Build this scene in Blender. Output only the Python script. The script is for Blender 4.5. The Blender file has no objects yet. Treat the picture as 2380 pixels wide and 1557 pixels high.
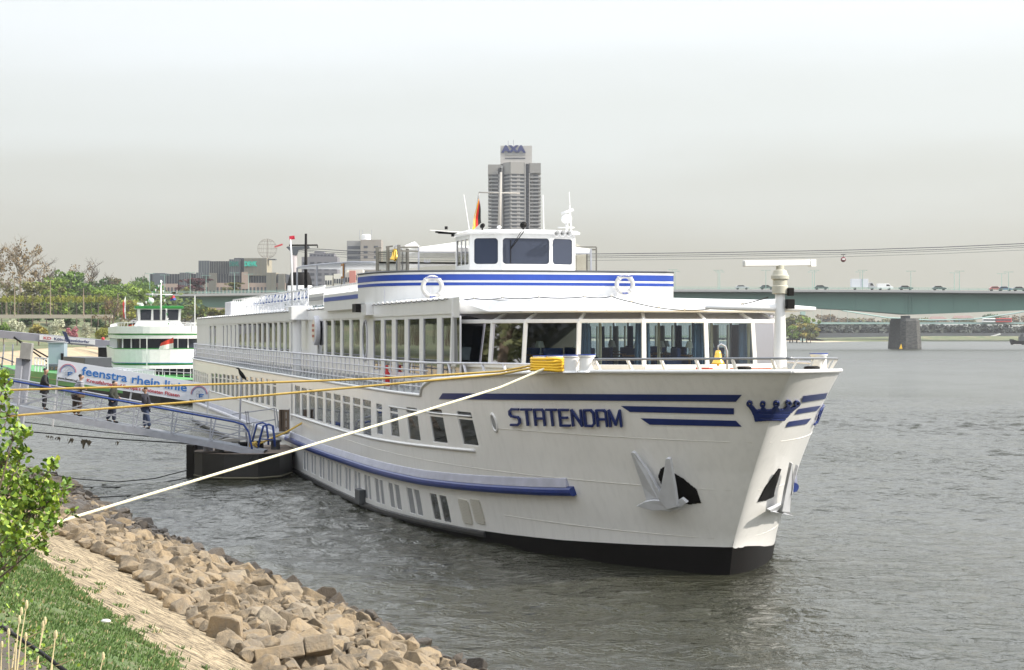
import bpy, bmesh, math, random
import numpy as np
from mathutils import Vector, Matrix
R = math.radians
rnd = random.Random(7)
SC = bpy.context.scene
COL = SC.collection

# ---------------- camera, light, exposure ----------------
F = 4800.0; CAMZ = 6.4; HZ = 774.0; CX = 1190.0      # focal length and horizon in units of a 2380 wide frame
cam_d = bpy.data.cameras.new("camera"); cam = bpy.data.objects.new("camera", cam_d); COL.objects.link(cam)
cam.location = (0, 0, CAMZ); cam.rotation_euler = (R(90), 0, 0)
cam_d.sensor_width = 36; cam_d.lens = 36 * F / 2380; cam_d.shift_y = -4.5 / 2380
cam_d.clip_start = 0.3; cam_d.clip_end = 9000
SC.camera = cam
SC.view_settings.view_transform = 'Standard'; SC.view_settings.look = 'None'
SC.view_settings.exposure = 0.25; SC.view_settings.gamma = 1.0
SC.cycles.use_denoising = True
SC.cycles.max_bounces = 6; SC.cycles.transparent_max_bounces = 16
SUN_AZ = 101.0      # degrees clockwise from the viewing direction
SUN_EL = 36.0
w = bpy.data.worlds.new("World"); SC.world = w; w.use_nodes = True
nt = w.node_tree; nt.nodes.clear()
out = nt.nodes.new('ShaderNodeOutputWorld'); bg = nt.nodes.new('ShaderNodeBackground')
tc = nt.nodes.new('ShaderNodeTexCoord'); sep = nt.nodes.new('ShaderNodeSeparateXYZ')
ramp = nt.nodes.new('ShaderNodeValToRGB'); ramp.color_ramp.interpolation = 'EASE'
els = [(0.0, (.41, .39, .305)), (.03, (.43, .415, .34)), (.07, (.54, .55, .50)), (.105, (.65, .68, .66)),
       (.155, (.78, .82, .84)), (.2, (.95, 1.0, 1.03)), (.3, (1.4, 1.45, 1.5)), (1.0, (1.4, 1.5, 1.65))]
cr = ramp.color_ramp
while len(cr.elements) < len(els): cr.elements.new(0.5)
for e, (p, c) in zip(cr.elements, els): e.position = p; e.color = (*c, 1)
sky = nt.nodes.new('ShaderNodeTexSky'); sky.sky_type = 'NISHITA'; sky.sun_disc = False
sky.sun_elevation = R(SUN_EL); sky.sun_rotation = R(SUN_AZ); sky.dust_density = 6; sky.air_density = 1.2
mx = nt.nodes.new('ShaderNodeMix'); mx.data_type = 'RGBA'; mx.blend_type = 'ADD'; mx.inputs[0].default_value = 0.006
# brighter haze towards the sun's side
mr = nt.nodes.new('ShaderNodeMapRange'); mr.inputs[1].default_value = -0.3; mr.inputs[2].default_value = 0.3
mr.inputs[3].default_value = 0.97; mr.inputs[4].default_value = 1.06
vm = nt.nodes.new('ShaderNodeVectorMath'); vm.operation = 'SCALE'
nt.links.new(tc.outputs['Generated'], sep.inputs[0]); 
cmap = nt.nodes.new('ShaderNodeMapping'); cmap.inputs['Scale'].default_value = (1.5, 1.5, 9); cn = nt.nodes.new('ShaderNodeTexNoise'); cn.inputs['Scale'].default_value = 2.2; cn.inputs['Detail'].default_value = 5
cm = nt.nodes.new('ShaderNodeMapRange'); cm.inputs[1].default_value = .3; cm.inputs[2].default_value = .7; cm.inputs[3].default_value = -.010; cm.inputs[4].default_value = .010
ca = nt.nodes.new('ShaderNodeMath'); ca.operation = 'ADD'; nt.links.new(tc.outputs['Generated'], cmap.inputs[0]); nt.links.new(cmap.outputs[0], cn.inputs['Vector']); nt.links.new(cn.outputs[0], cm.inputs[0])
nt.links.new(sep.outputs['Z'], ca.inputs[0]); nt.links.new(cm.outputs[0], ca.inputs[1]); nt.links.new(ca.outputs[0], ramp.inputs[0])
nt.links.new(sep.outputs['X'], mr.inputs[0]); nt.links.new(ramp.outputs[0], vm.inputs[0]); nt.links.new(mr.outputs[0], vm.inputs['Scale'])
nt.links.new(vm.outputs[0], mx.inputs['A']); nt.links.new(sky.outputs[0], mx.inputs['B'])
nt.links.new(mx.outputs['Result'], bg.inputs[0]); nt.links.new(bg.outputs[0], out.inputs[0])
bg.inputs[1].default_value = 1.0
sl = bpy.data.lights.new("sun", 'SUN'); sun = bpy.data.objects.new("sun", sl); COL.objects.link(sun)
sl.energy = 5.0; sl.angle = R(1.2); sl.color = (1.0, .93, .82)
az = R(SUN_AZ); el = R(SUN_EL)
sdir = Vector((math.sin(az) * math.cos(el), math.cos(az) * math.cos(el), math.sin(el)))
sun.rotation_euler = (-sdir).to_track_quat('-Z', 'Y').to_euler()

# ---------------- calibration: picture point -> place ----------------
th = math.atan(1148 / F)
AX = np.array([-math.sin(th), math.cos(th)]); NV = np.array([-math.cos(th), -math.sin(th)])
S0 = np.array([(1695 - CX) * CAMZ / (1335 - HZ), F * CAMZ / (1335 - HZ)])
def W(x, y, D):                      # world point at depth D
    return Vector(((x - CX) * D / F, D, CAMZ - (y - HZ) * D / F))
def WG(x, y, z=0.0):                 # world point on the level z
    D = F * (CAMZ - z) / (y - HZ); return Vector(((x - CX) * D / F, D, z))
def sx(x, v):
    k = (x - CX) / F; p = S0 + v * NV; return (p[0] - k * p[1]) / (k * AX[1] - AX[0])
def av(x, y, v):                     # point of the ship's plane v
    s = sx(x, v); D = (S0 + s * AX + v * NV)[1]; return s, v, CAMZ - (y - HZ) * D / F
def as_(x, y, s):                    # point of the ship's plane s
    k = (x - CX) / F; p = S0 + s * AX
    v = (k * p[1] - p[0]) / (NV[0] - k * NV[1]); D = (p + v * NV)[1]; return s, v, CAMZ - (y - HZ) * D / F
def L(s, v, z): return Vector((-s, -v, z))

# ---------------- materials ----------------
MATS = {}
def mat(name, col, rough=.5, metal=0.0, var=0.0, scale=3.0, bump=0.0, bscale=20.0, spec=None, ior=None, streak=0.0, coat=0.0):
    if name in MATS: return MATS[name]
    m = bpy.data.materials.new(name); m.use_nodes = True; t = m.node_tree; b = t.nodes['Principled BSDF']
    b.inputs['Base Color'].default_value = (*col, 1); b.inputs['Roughness'].default_value = rough; b.inputs['Metallic'].default_value = metal
    if ior: b.inputs['IOR'].default_value = ior
    if spec is not None: b.inputs['Specular IOR Level'].default_value = spec
    if coat: b.inputs['Coat Weight'].default_value = coat; b.inputs['Coat Roughness'].default_value = .15
    tcn = t.nodes.new('ShaderNodeTexCoord')
    if var or streak:
        n = t.nodes.new('ShaderNodeTexNoise'); n.inputs['Scale'].default_value = scale; n.inputs['Detail'].default_value = 5
        t.links.new(tcn.outputs['Object'], n.inputs['Vector'])
        mp = t.nodes.new('ShaderNodeMapRange'); mp.inputs[1].default_value = .3; mp.inputs[2].default_value = .7
        mp.inputs[3].default_value = 1 - var; mp.inputs[4].default_value = 1 + var * .6
        t.links.new(n.outputs[0], mp.inputs[0]); last = mp.outputs[0]
        if streak:
            mpp = t.nodes.new('ShaderNodeMapping'); mpp.inputs['Scale'].default_value = (6, 6, .35)
            n2 = t.nodes.new('ShaderNodeTexNoise'); n2.inputs['Scale'].default_value = 1.0; n2.inputs['Detail'].default_value = 6
            t.links.new(tcn.outputs['Object'], mpp.inputs[0]); t.links.new(mpp.outputs[0], n2.inputs['Vector'])
            m2 = t.nodes.new('ShaderNodeMapRange'); m2.inputs[1].default_value = .45; m2.inputs[2].default_value = .75
            m2.inputs[3].default_value = 1; m2.inputs[4].default_value = 1 - streak
            t.links.new(n2.outputs[0], m2.inputs[0])
            mu = t.nodes.new('ShaderNodeMath'); mu.operation = 'MULTIPLY'
            t.links.new(last, mu.inputs[0]); t.links.new(m2.outputs[0], mu.inputs[1]); last = mu.outputs[0]
        sc = t.nodes.new('ShaderNodeVectorMath'); sc.operation = 'SCALE'; sc.inputs[0].default_value = col
        t.links.new(last, sc.inputs['Scale']); t.links.new(sc.outputs[0], b.inputs['Base Color'])
    if bump:
        n = t.nodes.new('ShaderNodeTexNoise'); n.inputs['Scale'].default_value = bscale; n.inputs['Detail'].default_value = 6
        t.links.new(tcn.outputs['Object'], n.inputs['Vector'])
        bp = t.nodes.new('ShaderNodeBump'); bp.inputs['Strength'].default_value = bump; bp.inputs['Distance'].default_value = .05
        t.links.new(n.outputs[0], bp.inputs['Height']); t.links.new(bp.outputs[0], b.inputs['Normal'])
    MATS[name] = m; return m
def glass_mat(name, tint, mixv, rough=.02):
    m = bpy.data.materials.new(name); m.use_nodes = True; t = m.node_tree; t.nodes.clear()
    o = t.nodes.new('ShaderNodeOutputMaterial'); tr = t.nodes.new('ShaderNodeBsdfTransparent'); tr.inputs[0].default_value = (*tint, 1)
    g = t.nodes.new('ShaderNodeBsdfGlossy'); g.inputs['Roughness'].default_value = rough; g.inputs[0].default_value = (.72, .70, .76, 1)
    lw = t.nodes.new('ShaderNodeFresnel'); lw.inputs[0].default_value = 1.3
    ad = t.nodes.new('ShaderNodeMath'); ad.operation = 'ADD'; ad.inputs[1].default_value = mixv; ad.use_clamp = True
    mi = t.nodes.new('ShaderNodeMixShader'); t.links.new(lw.outputs[0], ad.inputs[0]); t.links.new(ad.outputs[0], mi.inputs[0])
    t.links.new(tr.outputs[0], mi.inputs[1]); t.links.new(g.outputs[0], mi.inputs[2]); t.links.new(mi.outputs[0], o.inputs[0])
    MATS[name] = m; return m
WHITE = mat('white_paint', (.77, .77, .77), .32, var=.03, scale=1.2, streak=.05, coat=.3)
HULLW = mat('hull_white_paint', (.90, .89, .87), .30, var=.04, scale=.35, streak=.07, coat=.5, bump=.04, bscale=.8)
GREYW = mat('grey_white_paint', (.62, .62, .66), .5, var=.08, scale=1.5, streak=.12)
BLUE = mat('navy_paint', (.012, .028, .15), .35, var=.1, scale=3)
BLUE2 = mat('royal_blue_paint', (.02, .06, .33), .35, var=.08, scale=3)
BLACK = mat('black_paint', (.008, .007, .007), .6, var=.2, scale=2, spec=.2)
DKGREY = mat('dark_grey_metal', (.06, .065, .07), .5, var=.1)
STEEL = mat('galvanised_steel', (.34, .35, .39), .5, .1, var=.12, scale=4)
RAILM = mat('rail_metal', (.25, .26, .28), .35, .6)
WOOD = mat('teak_deck', (.52, .40, .20), .6, var=.15, scale=6)
DECKG = mat('grey_deck', (.28, .30, .30), .7, var=.1)
BRASS = mat('brass', (.75, .48, .10), .25, .9)
RED = mat('red_paint', (.5, .02, .02), .4)
ROPEY = mat('yellow_rope_fibre', (.62, .42, .10), .8, var=.12, scale=8, bump=.4, bscale=60)
ROPEW = mat('pale_rope_fibre', (.85, .80, .58), .8, var=.08, scale=8, bump=.4, bscale=60)
GOLD = mat('yellow_paint', (.85, .52, .03), .5)
GLS = mat('window_glass', (.012, .014, .016), .02, ior=2.1, bump=.06, bscale=.7)
GLG = mat('wheelhouse_glass', (.045, .055, .085), .05, ior=1.6)
GLD = mat('grey_louvre', (.30, .31, .33), .5, var=.1)
LGL = glass_mat('lounge_glass', (.66, .76, .80), .02)
SGL = glass_mat('screen_glass', (.62, .63, .60), .03, .1)
CANV = mat('white_canvas', (.80, .79, .76), .8, var=.05, scale=3)

# ---------------- mesh builder ----------------
class MB:
    def __init__(s): s.v = []; s.f = []; s.m = []
    def add(s, vs, fs, m=0):
        o = len(s.v); s.v += [tuple(p) for p in vs]; s.f += [tuple(i + o for i in f) for f in fs]; s.m += [m] * len(fs)
    def box(s, a, b, m=0):
        x0, y0, z0 = a; x1, y1, z1 = b
        s.add([(x0,y0,z0),(x1,y0,z0),(x1,y1,z0),(x0,y1,z0),(x0,y0,z1),(x1,y0,z1),(x1,y1,z1),(x0,y1,z1)],
              [(0,3,2,1),(4,5,6,7),(0,1,5,4),(1,2,6,5),(2,3,7,6),(3,0,4,7)], m)
    def bar(s, p, q, w, h=None, m=0, up=(0, 0, 1)):
        p = Vector(p); q = Vector(q); h = h or w; d = (q - p)
        if d.length < 1e-6: return
        d.normalize(); u = Vector(up)
        if abs(d.dot(u)) > .98: u = Vector((1, 0, 0))
        a = d.cross(u).normalized(); b = a.cross(d).normalized(); a = a * w / 2; b = b * h / 2
        s.add([p-a-b, p+a-b, p+a+b, p-a+b, q-a-b, q+a-b, q+a+b, q-a+b],
              [(0,3,2,1),(4,5,6,7),(0,1,5,4),(1,2,6,5),(2,3,7,6),(3,0,4,7)], m)
    def tube(s, pts, r, n=8, m=0, cap=True):
        pts = [Vector(p) for p in pts]; rs = r if isinstance(r, (list, tuple)) else [r] * len(pts)
        ring = []; o = len(s.v); prev = None
        for i, p in enumerate(pts):
            d = (pts[min(i+1, len(pts)-1)] - pts[max(i-1, 0)])
            d = d.normalized() if d.length > 1e-9 else Vector((0, 0, 1))
            if prev is None:
                u = Vector((0, 0, 1)) if abs(d.z) < .9 else Vector((1, 0, 0)); a = d.cross(u).normalized()
            else: a = (prev - d * prev.dot(d)).normalized()
            prev = a; b = d.cross(a)
            for k in range(n):
                t = 2 * math.pi * k / n; s.v.append(tuple(p + (a * math.cos(t) + b * math.sin(t)) * rs[i]))
        for i in range(len(pts) - 1):
            for k in range(n):
                k2 = (k + 1) % n; s.f.append((o+i*n+k, o+i*n+k2, o+(i+1)*n+k2, o+(i+1)*n+k)); s.m.append(m)
        if cap:
            s.f.append(tuple(o + k for k in reversed(range(n)))); s.m.append(m)
            e = o + (len(pts) - 1) * n; s.f.append(tuple(e + k for k in range(n))); s.m.append(m)
    def lathe(s, prof, n=16, c=(0, 0, 0), m=0, M=None):
        vs = []; fs = []
        for r, z in prof:
            for k in range(n):
                t = 2 * math.pi * k / n; p = Vector((r * math.cos(t), r * math.sin(t), z))
                if M: p = M @ p
                vs.append(p + Vector(c))
        for i in range(len(prof) - 1):
            for k in range(n): fs.append((i*n+k, i*n+(k+1) % n, (i+1)*n+(k+1) % n, (i+1)*n+k))
        s.add(vs, fs, m)
    def sphere(s, c, r, n=10, m=0, sc=(1, 1, 1)):
        prof = [(max(1e-4, r * math.sin(math.pi * i / n)), -r * math.cos(math.pi * i / n)) for i in range(n + 1)]
        s.lathe(prof, n + 4, c, m, Matrix.Diagonal(Vector(sc)))
    def torus(s, c, Rr, r, M, n=28, k=10, m=0):
        vs = []; fs = []
        for i in range(n):
            t = 2 * math.pi * i / n
            for j in range(k):
                u = 2 * math.pi * j / k
                vs.append(Vector(c) + M @ Vector(((Rr + r*math.cos(u)) * math.cos(t), r*math.sin(u), (Rr + r*math.cos(u)) * math.sin(t))))
        for i in range(n):
            for j in range(k): fs.append((i*k+j, ((i+1) % n)*k+j, ((i+1) % n)*k+(j+1) % k, i*k+(j+1) % k))
        s.add(vs, fs, m)
    def prism(s, poly, off, m=0):      # polygon (3-D points) extruded by a vector
        n = len(poly); off = Vector(off); P = [Vector(p) for p in poly]
        s.add(P + [p + off for p in P], [tuple(range(n)), tuple(reversed(range(n, 2*n)))] + [(i, i+n, (i+1) % n + n, (i+1) % n) for i in range(n)], m)
    def wall(s, poly, z0, z1, m=0):    # open strip along 2-D points
        n = len(poly); s.add([(p[0], p[1], z0) for p in poly] + [(p[0], p[1], z1) for p in poly],
                             [(i, i+1, n+i+1, n+i) for i in range(n - 1)], m)
    def build(s, name, mats, parent=None, smooth=False, bevel=0):
        me = bpy.data.meshes.new(name); me.from_pydata(s.v, [], s.f)
        for mm in (mats if isinstance(mats, (list, tuple)) else [mats]): me.materials.append(mm)
        if len(me.materials) > 1: me.polygons.foreach_set('material_index', s.m)
        if smooth: me.polygons.foreach_set('use_smooth', [True] * len(s.f))
        me.update()
        o = bpy.data.objects.new(name, me); COL.objects.link(o)
        if parent: o.parent = parent
        if bevel:
            b = o.modifiers.new('bevel', 'BEVEL'); b.width = bevel; b.segments = 2; b.limit_method = 'ANGLE'
        return o
def tag(o, label=None, cat=None, group=None, kind=None):
    if label: o['label'] = label
    if cat: o['category'] = cat
    if group: o['group'] = group
    if kind: o['kind'] = kind
    return o
def thing(name, label, cat, loc=(0, 0, 0), rz=0, group=None):
    o = bpy.data.objects.new(name, None); COL.objects.link(o); o.location = loc; o.rotation_euler = (0, 0, rz); o.empty_display_size = .2
    return tag(o, label, cat, group)
def kids(o): return [c for c in bpy.data.objects if c.parent == o]
def dup(o, loc, rz=None, scale=None, label=None, group=None):
    def rec(a, par):
        c = a.copy(); COL.objects.link(c)
        if par: c.parent = par
        for k in CH.get(a.name, []): rec(k, c)
        return c
    CH = {}
    for q in bpy.data.objects:
        if q.parent: CH.setdefault(q.parent.name, []).append(q)
    c = rec(o, None); c.location = loc
    if rz is not None: c.rotation_euler = (0, 0, rz)
    if scale is not None: c.scale = scale if hasattr(scale, '__len__') else (scale,) * 3
    if label: c['label'] = label
    if group: c['group'] = group
    return c
def text_mesh(txt, size, name, m, parent, M, extrude=.01, bold=0.0, align='LEFT', spacing=1.0):
    cu = bpy.data.curves.new('t', 'FONT'); cu.body = txt; cu.size = size; cu.extrude = extrude; cu.offset = bold
    cu.align_x = align; cu.space_character = spacing; cu.resolution_u = 3
    ob = bpy.data.objects.new('t', cu); COL.objects.link(ob); bpy.context.view_layer.update()
    me = bpy.data.meshes.new_from_object(ob.evaluated_get(bpy.context.evaluated_depsgraph_get()))
    bpy.data.objects.remove(ob); me.transform(M); me.materials.clear(); me.materials.append(m)
    o = bpy.data.objects.new(name, me); COL.objects.link(o)
    if parent: o.parent = parent
    return o
ORDN = ['first', 'second', 'third', 'fourth', 'fifth', 'sixth', 'seventh', 'eighth', 'ninth', 'tenth'] + [a + b for a in ('', 'twenty-') for b in (('eleventh', 'twelfth', 'thirteenth', 'fourteenth', 'fifteenth', 'sixteenth', 'seventeenth', 'eighteenth', 'nineteenth', 'twentieth') if not a else ('first', 'second', 'third', 'fourth', 'fifth', 'sixth', 'seventh', 'eighth', 'ninth'))]
ORD = ['leftmost', 'second from the left', 'third from the left', 'fourth from the left', 'fifth from the left', 'sixth from the left',
       'seventh from the left', 'eighth from the left', 'ninth from the left', 'tenth from the left', 'eleventh from the left',
       'twelfth from the left', 'thirteenth from the left', 'fourteenth from the left', 'fifteenth from the left', 'sixteenth from the left',
       'seventeenth from the left', 'eighteenth from the left']
# ======================= THE WHITE CRUISE SHIP =======================
ship = thing('cruise_ship', 'large white river cruise ship with blue stripes and panoramic bow lounge, bow towards the viewer', 'ship',
             (S0[0], S0[1], 0), math.atan2(-AX[1], -AX[0]))
TZ = [-1.5, 0, .77, 2.8, 4.45, 5.45, 6]; TS = [.5, 0, -.24, -1.81, -3.27, -4.54, -5.1]
SEND = 111.0
def tip(z): return np.interp(z, TZ, TS)
def hv(s, z):
    s = np.asarray(s, float); z = np.asarray(z, float)
    t = np.clip(z / 5.45, 0, 1) ** .5; Ln = 30 - 7 * t; p = 2.6; q = .7 + .08 * t
    x = np.clip((s - tip(z)) / Ln, 0, 1)
    st = np.clip((SEND - s) / 16.0, 0, 1); st = np.sqrt(1 - (1 - st) ** 2.6)
    return 6.1 * (1 - (1 - x) ** p) ** q * st
def hp(x, y):
    x = np.atleast_1d(np.asarray(x, float)); y = np.atleast_1d(np.asarray(y, float))
    k = (x - CX) / F; m = -(y - HZ) / F
    def ins(D):
        px = k[:, None] * D - S0[0]; py = D - S0[1] + 0 * px
        s = px * AX[0] + py * AX[1]; v = px * NV[0] + py * NV[1]; z = CAMZ + m[:, None] * D
        return (np.abs(v) <= hv(s, z)) & (s >= tip(z)), s, v, z
    Ds = np.linspace(45, 170, 1400)[None, :]
    ok, *_ = ins(Ds); i = np.argmax(ok, 1); i = np.where(ok.any(1), i, 200)
    lo = Ds[0, np.maximum(i - 1, 0)].copy(); hi = Ds[0, i].copy()
    for _ in range(18):
        mid = (lo + hi) / 2; o_, *_r = ins(mid[:, None]); o_ = o_[:, 0]
        hi = np.where(o_, mid, hi); lo = np.where(o_, lo, mid)
    _, s, v, z = ins(hi[:, None]); return s[:, 0], v[:, 0], z[:, 0]
def hnorm(s, z, sign):                 # outward normal in (s, v, z)
    e = .02; dvs = (hv(s + e, z) - hv(s - e, z)) / (2*e); dvz = (hv(s, z + e) - hv(s, z - e)) / (2*e)
    n = np.stack([-dvs, np.ones_like(dvs), -dvz], -1); n /= np.linalg.norm(n, axis=-1)[..., None]
    n[..., 1] *= sign; return n
def hullpt(s, z, sign=1, off=0.0):
    s = np.maximum(s, tip(z) + .012); n = hnorm(np.array([s]), np.array([z]), sign)[0]; v = float(hv(s, z)) * sign
    return L(s + n[0]*off, v + n[1]*off, z + n[2]*off)
def raster(inside, bbox, step, off, name, m, parent=ship, smooth=True):
    x0, y0, x1, y1 = bbox; nx = int((x1-x0)/step)+1; ny = int((y1-y0)/step)+1
    xs = x0 + np.arange(nx) * step; ys = y0 + np.arange(ny) * step; X, Y = np.meshgrid(xs, ys)
    s, v, z = hp(X.ravel(), Y.ravel()); n = hnorm(s, z, np.sign(v))
    P = np.stack([-(s + n[:, 0]*off), -(v + n[:, 1]*off), z + n[:, 2]*off], 1)
    b = MB(); idx = {}
    def vid(k):
        if k not in idx: idx[k] = len(b.v); b.v.append(tuple(P[k]))
        return idx[k]
    for j in range(ny-1):
        for i in range(nx-1):
            if inside(xs[i] + step/2, ys[j] + step/2):
                a = j*nx+i; b.f.append((vid(a), vid(a+nx), vid(a+nx+1), vid(a+1))); b.m.append(0)
    o = b.build(name, m, parent, smooth)
    so = o.modifiers.new('thick', 'SOLIDIFY'); so.thickness = off * .9; so.offset = -1
    return o
def inpoly(x, y, poly):
    c = False; j = len(poly) - 1
    for i in range(len(poly)):
        xi, yi = poly[i]; xj, yj = poly[j]
        if (yi > y) != (yj > y) and x < (xj-xi)*(y-yi)/(yj-yi)+xi: c = not c
        j = i
    return c
def ztop(s):
    hi = np.interp(s, [-5, 1, 4.2, 10.2, 12], [5.47, 5.38, 5.29, 5.0, 4.93]); lo = np.interp(s, [12, 60, 100, 117], [4.42, 4.42, 4.55, 4.7])
    t = np.clip((s - 10.6) / 2.2, 0, 1); t = 1 - np.sqrt(np.maximum(0, 1 - t**2)) if True else t
    return float(hi + (lo - hi) * t)
# openings of the main deck (picture intervals on the hull)
def z1(x, y): return 664.1 + x*.2132, 863.3 + y*.2132
HOLES = []; WIN = []; SLOT = []
def add_open(xa, xb, yt, yb, kind, mirror=True):
    s, v, z = hp([xa, xb, (xa+xb)/2, (xa+xb)/2], [yt*.5+yb*.5]*2 + [yt, yb]); r = (float(min(s[0], s[1])), float(max(s[0], s[1])), float(z[3]), float(z[2]))
    HOLES.append(r); (WIN if kind == 'w' else SLOT).append(r)
fw = [(97,155),(172,230),(252,318),(338,405),(432,495),(522,597),(620,700),(730,812),(838,930)]
for i, (p, q) in enumerate(fw):
    t = (p - 97) / 740; a = z1(p, 155 + 155*t); b = z1(q, 470 + 225*t); add_open(a[0], b[0], a[1], b[1], 'w')
for (p, q, yt, yb) in [(985,1052,345,685),(1138,1228,372,712),(1325,1448,392,742),(1580,1732,412,780),(1895,2060,428,802)]:
    a = z1(p, yt); b = z1(q, yb); add_open(a[0], b[0], a[1], b[1], 'w')
aft = [292,335,380,425,470,520,570,625,680,737,795,857,922,992]
for i, p in enumerate(aft):
    t = (p - 292) / 700; wd = 27 + 16*t; add_open(432+p*.2026, 432+(p+wd)*.2026, 830+(180+75*t)*.2026, 830+(395+180*t)*.2026, 'w')
for p in (95, 118, 142, 166, 190, 214, 238): add_open(432+p*.2026, 432+(p+11)*.2026, 830+(115+.3*p)*.2026, 830+(300+.5*p)*.2026, 'w')
for (p, q) in [(175,201),(207,231),(258,283),(290,313),(348,376),(382,406),(437,466),(472,498),(530,557),(565,592),(630,661),(668,697),(735,767),(775,807),(848,882),(890,920),(968,1012),(1025,1062),(1122,1172),(1192,1245),(1328,1390),(1410,1470),(1585,1662),(1690,1770)]:
    s, v, z = hp([664.1+p*.2132+3, 664.1+q*.2132+3], [1135 + (p-175)*.035]*2); a, b = sorted((float(s[0]), float(s[1])))
    zb = float(np.interp(a, [8, 14, 40], [.46, .40, .38])); r = (a, b, zb, zb + .84); HOLES.append(r); SLOT.append(r)
def lines(vals, lo, hi, step):
    v = sorted(set([round(a, 4) for a in vals])); outl = []
    for a, b in zip(v[:-1], v[1:]):
        if b - a < .004: continue
        k = max(1, int(math.ceil((b-a)/step)))
        outl += [a + (b-a)*i/k for i in range(k)]
    return outl + [v[-1]]
def skin(sl, zl, pt, holes, depth, name, m, sharp=False):
    b = MB(); ns, nz = len(sl), len(zl)
    P = [[pt(s, z, 0) for z in zl] for s in sl]; Q = [[None]*nz for _ in sl]
    for i in range(ns):
        for j in range(nz): b.v.append(tuple(P[i][j]))
    def hole(i, j):
        if i < 0 or j < 0 or i >= ns-1 or j >= nz-1: return False
        s = (sl[i]+sl[i+1])/2; z = (zl[j]+zl[j+1])/2
        return any(h[0] < s < h[1] and h[2] < z < h[3] for h in holes)
    H = [[hole(i, j) for j in range(nz-1)] for i in range(ns-1)]
    deep = {}
    def dv(i, j):
        if (i, j) not in deep: deep[i, j] = len(b.v); b.v.append(tuple(pt(sl[i], zl[j], -depth)))
        return deep[i, j]
    for i in range(ns-1):
        for j in range(nz-1):
            a, c, d, e = i*nz+j, (i+1)*nz+j, (i+1)*nz+j+1, i*nz+j+1
            if not H[i][j]: b.f.append((a, c, d, e)); b.m.append(0); continue
            if i == 0 or not H[i-1][j]: b.f.append((a, e, dv(i, j+1), dv(i, j))); b.m.append(0)
            if i == ns-2 or not H[i+1][j]: b.f.append((c, dv(i+1, j), dv(i+1, j+1), d)); b.m.append(0)
            if j == 0 or not H[i][j-1]: b.f.append((a, dv(i, j), dv(i+1, j), c)); b.m.append(0)
            if j == nz-2 or not H[i][j+1]: b.f.append((e, d, dv(i+1, j+1), dv(i, j+1))); b.m.append(0)
    return b
def warp(sl_, z):                      # stem line follows the rake
    return sl_ + tip(z) * max(0, 1 - sl_/7.5)**1.5 if sl_ < 7.5 else sl_
def hull_pt(sign):
    def f(s, zl, off):
        if zl > 4.3:
            s_ = warp(s, zl); z = 4.3 + (zl-4.3)/1.17*(ztop(s_)-4.3)
        else: z = zl
        if s == 0: return L(float(tip(z)), 0, z)
        return hullpt(warp(s, z), z, sign, off)
    return f
bs = [0, .01, .05, .12, .22, .35, .55, .8, 1.1, 1.5, 2, 2.6, 3.3, 4, 5, 6, 7, 7.5, 11, 11.5, 12, 12.4, 12.6, 12.8, 13.2, 96, 100, 103, 105, 107, 108.5, 109.6, 110.4, 110.8, 111]
sl = lines(bs + [h[0] for h in HOLES] + [h[1] for h in HOLES], 0, SEND, 1.2)
# cluster the opening heights so that the skin keeps few rows
zs = [-1.2, -.3, 0, .3, 1.4, 1.8, 2.2, 3.4, 4.3, 4.5, 4.7, 4.9, 5.1, 5.3, 5.47]
HQ = []
for h in HOLES:
    q = (h[0], h[1], round(h[2]*20)/20, round(h[3]*20)/20); HQ.append(q); zs += [q[2], q[3]]
HQw = {(round(h[0], 3)): q for h, q in zip(HOLES, HQ)}
zl = lines(zs, 0, 0, .45)
near = skin(sl, zl, hull_pt(1), HQ, .045, 'hull', HULLW)
slf = lines(bs, 0, 0, 1.2); zlf = lines([-1.2, -.3, 0, .3, 1.4, 1.8, 2.2, 3.4, 4.3, 4.5, 4.7, 4.9, 5.1, 5.3, 5.47], 0, 0, .45)
far = skin(slf, zlf, hull_pt(-1), [], .1, 'hull', HULLW)
near.add(far.v, [tuple(reversed(f)) for f in far.f])
hull = near.build('hull', HULLW, ship, True)
hull.data.set_sharp_from_angle(angle=R(35))
# glass and louvre slots
for k, h in enumerate(HQ):
    iswin = h[3] - h[2] > .9 and h[2] > 2
    b = MB(); dd = -.035
    c = [hullpt(h[0], h[2], 1, dd), hullpt(h[1], h[2], 1, dd), hullpt(h[1], h[3], 1, dd), hullpt(h[0], h[3], 1, dd)]
    b.add(c, [(0, 1, 2, 3)])
    if iswin:
        fr = MB(); zt = h[2] + (h[3]-h[2])*.78; wt = .06 if h[1]-h[0] > .6 else .03
        cc = [hullpt(s_, z_, 1, -.022) for s_, z_ in ((h[0], h[2]), (h[1], h[2]), (h[1], h[3]), (h[0], h[3]))]
        for a_, b_ in zip(cc, cc[1:] + cc[:1]): fr.bar(a_, b_, .035, .05)
        fr.bar(hullpt(h[0], zt, 1, -.025), hullpt(h[1], zt, 1, -.025), .03, .06)
        # rounded corner fillets
        rr = min(.16, (h[1]-h[0])*.3)
        for sa, za, ds, dz in ((h[0], h[2], 1, 1), (h[1], h[2], -1, 1), (h[1], h[3], -1, -1), (h[0], h[3], 1, -1)):
            pts = [hullpt(sa + ds*rr*(1-math.cos(t)), za + dz*rr*(1-math.sin(t)), 1, -.01) for t in (0, .52, 1.05, 1.57)]
            o_ = hullpt(sa, za, 1, -.01); fr.add([o_] + pts, [(0, 1, 2), (0, 2, 3), (0, 3, 4)])
        wf = fr.build('window', WHITE, ship); b.build('pane', GLS, wf)
    else:
        b.build('porthole', GLS if h[1] < 14.5 else GLD, ship)
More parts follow.
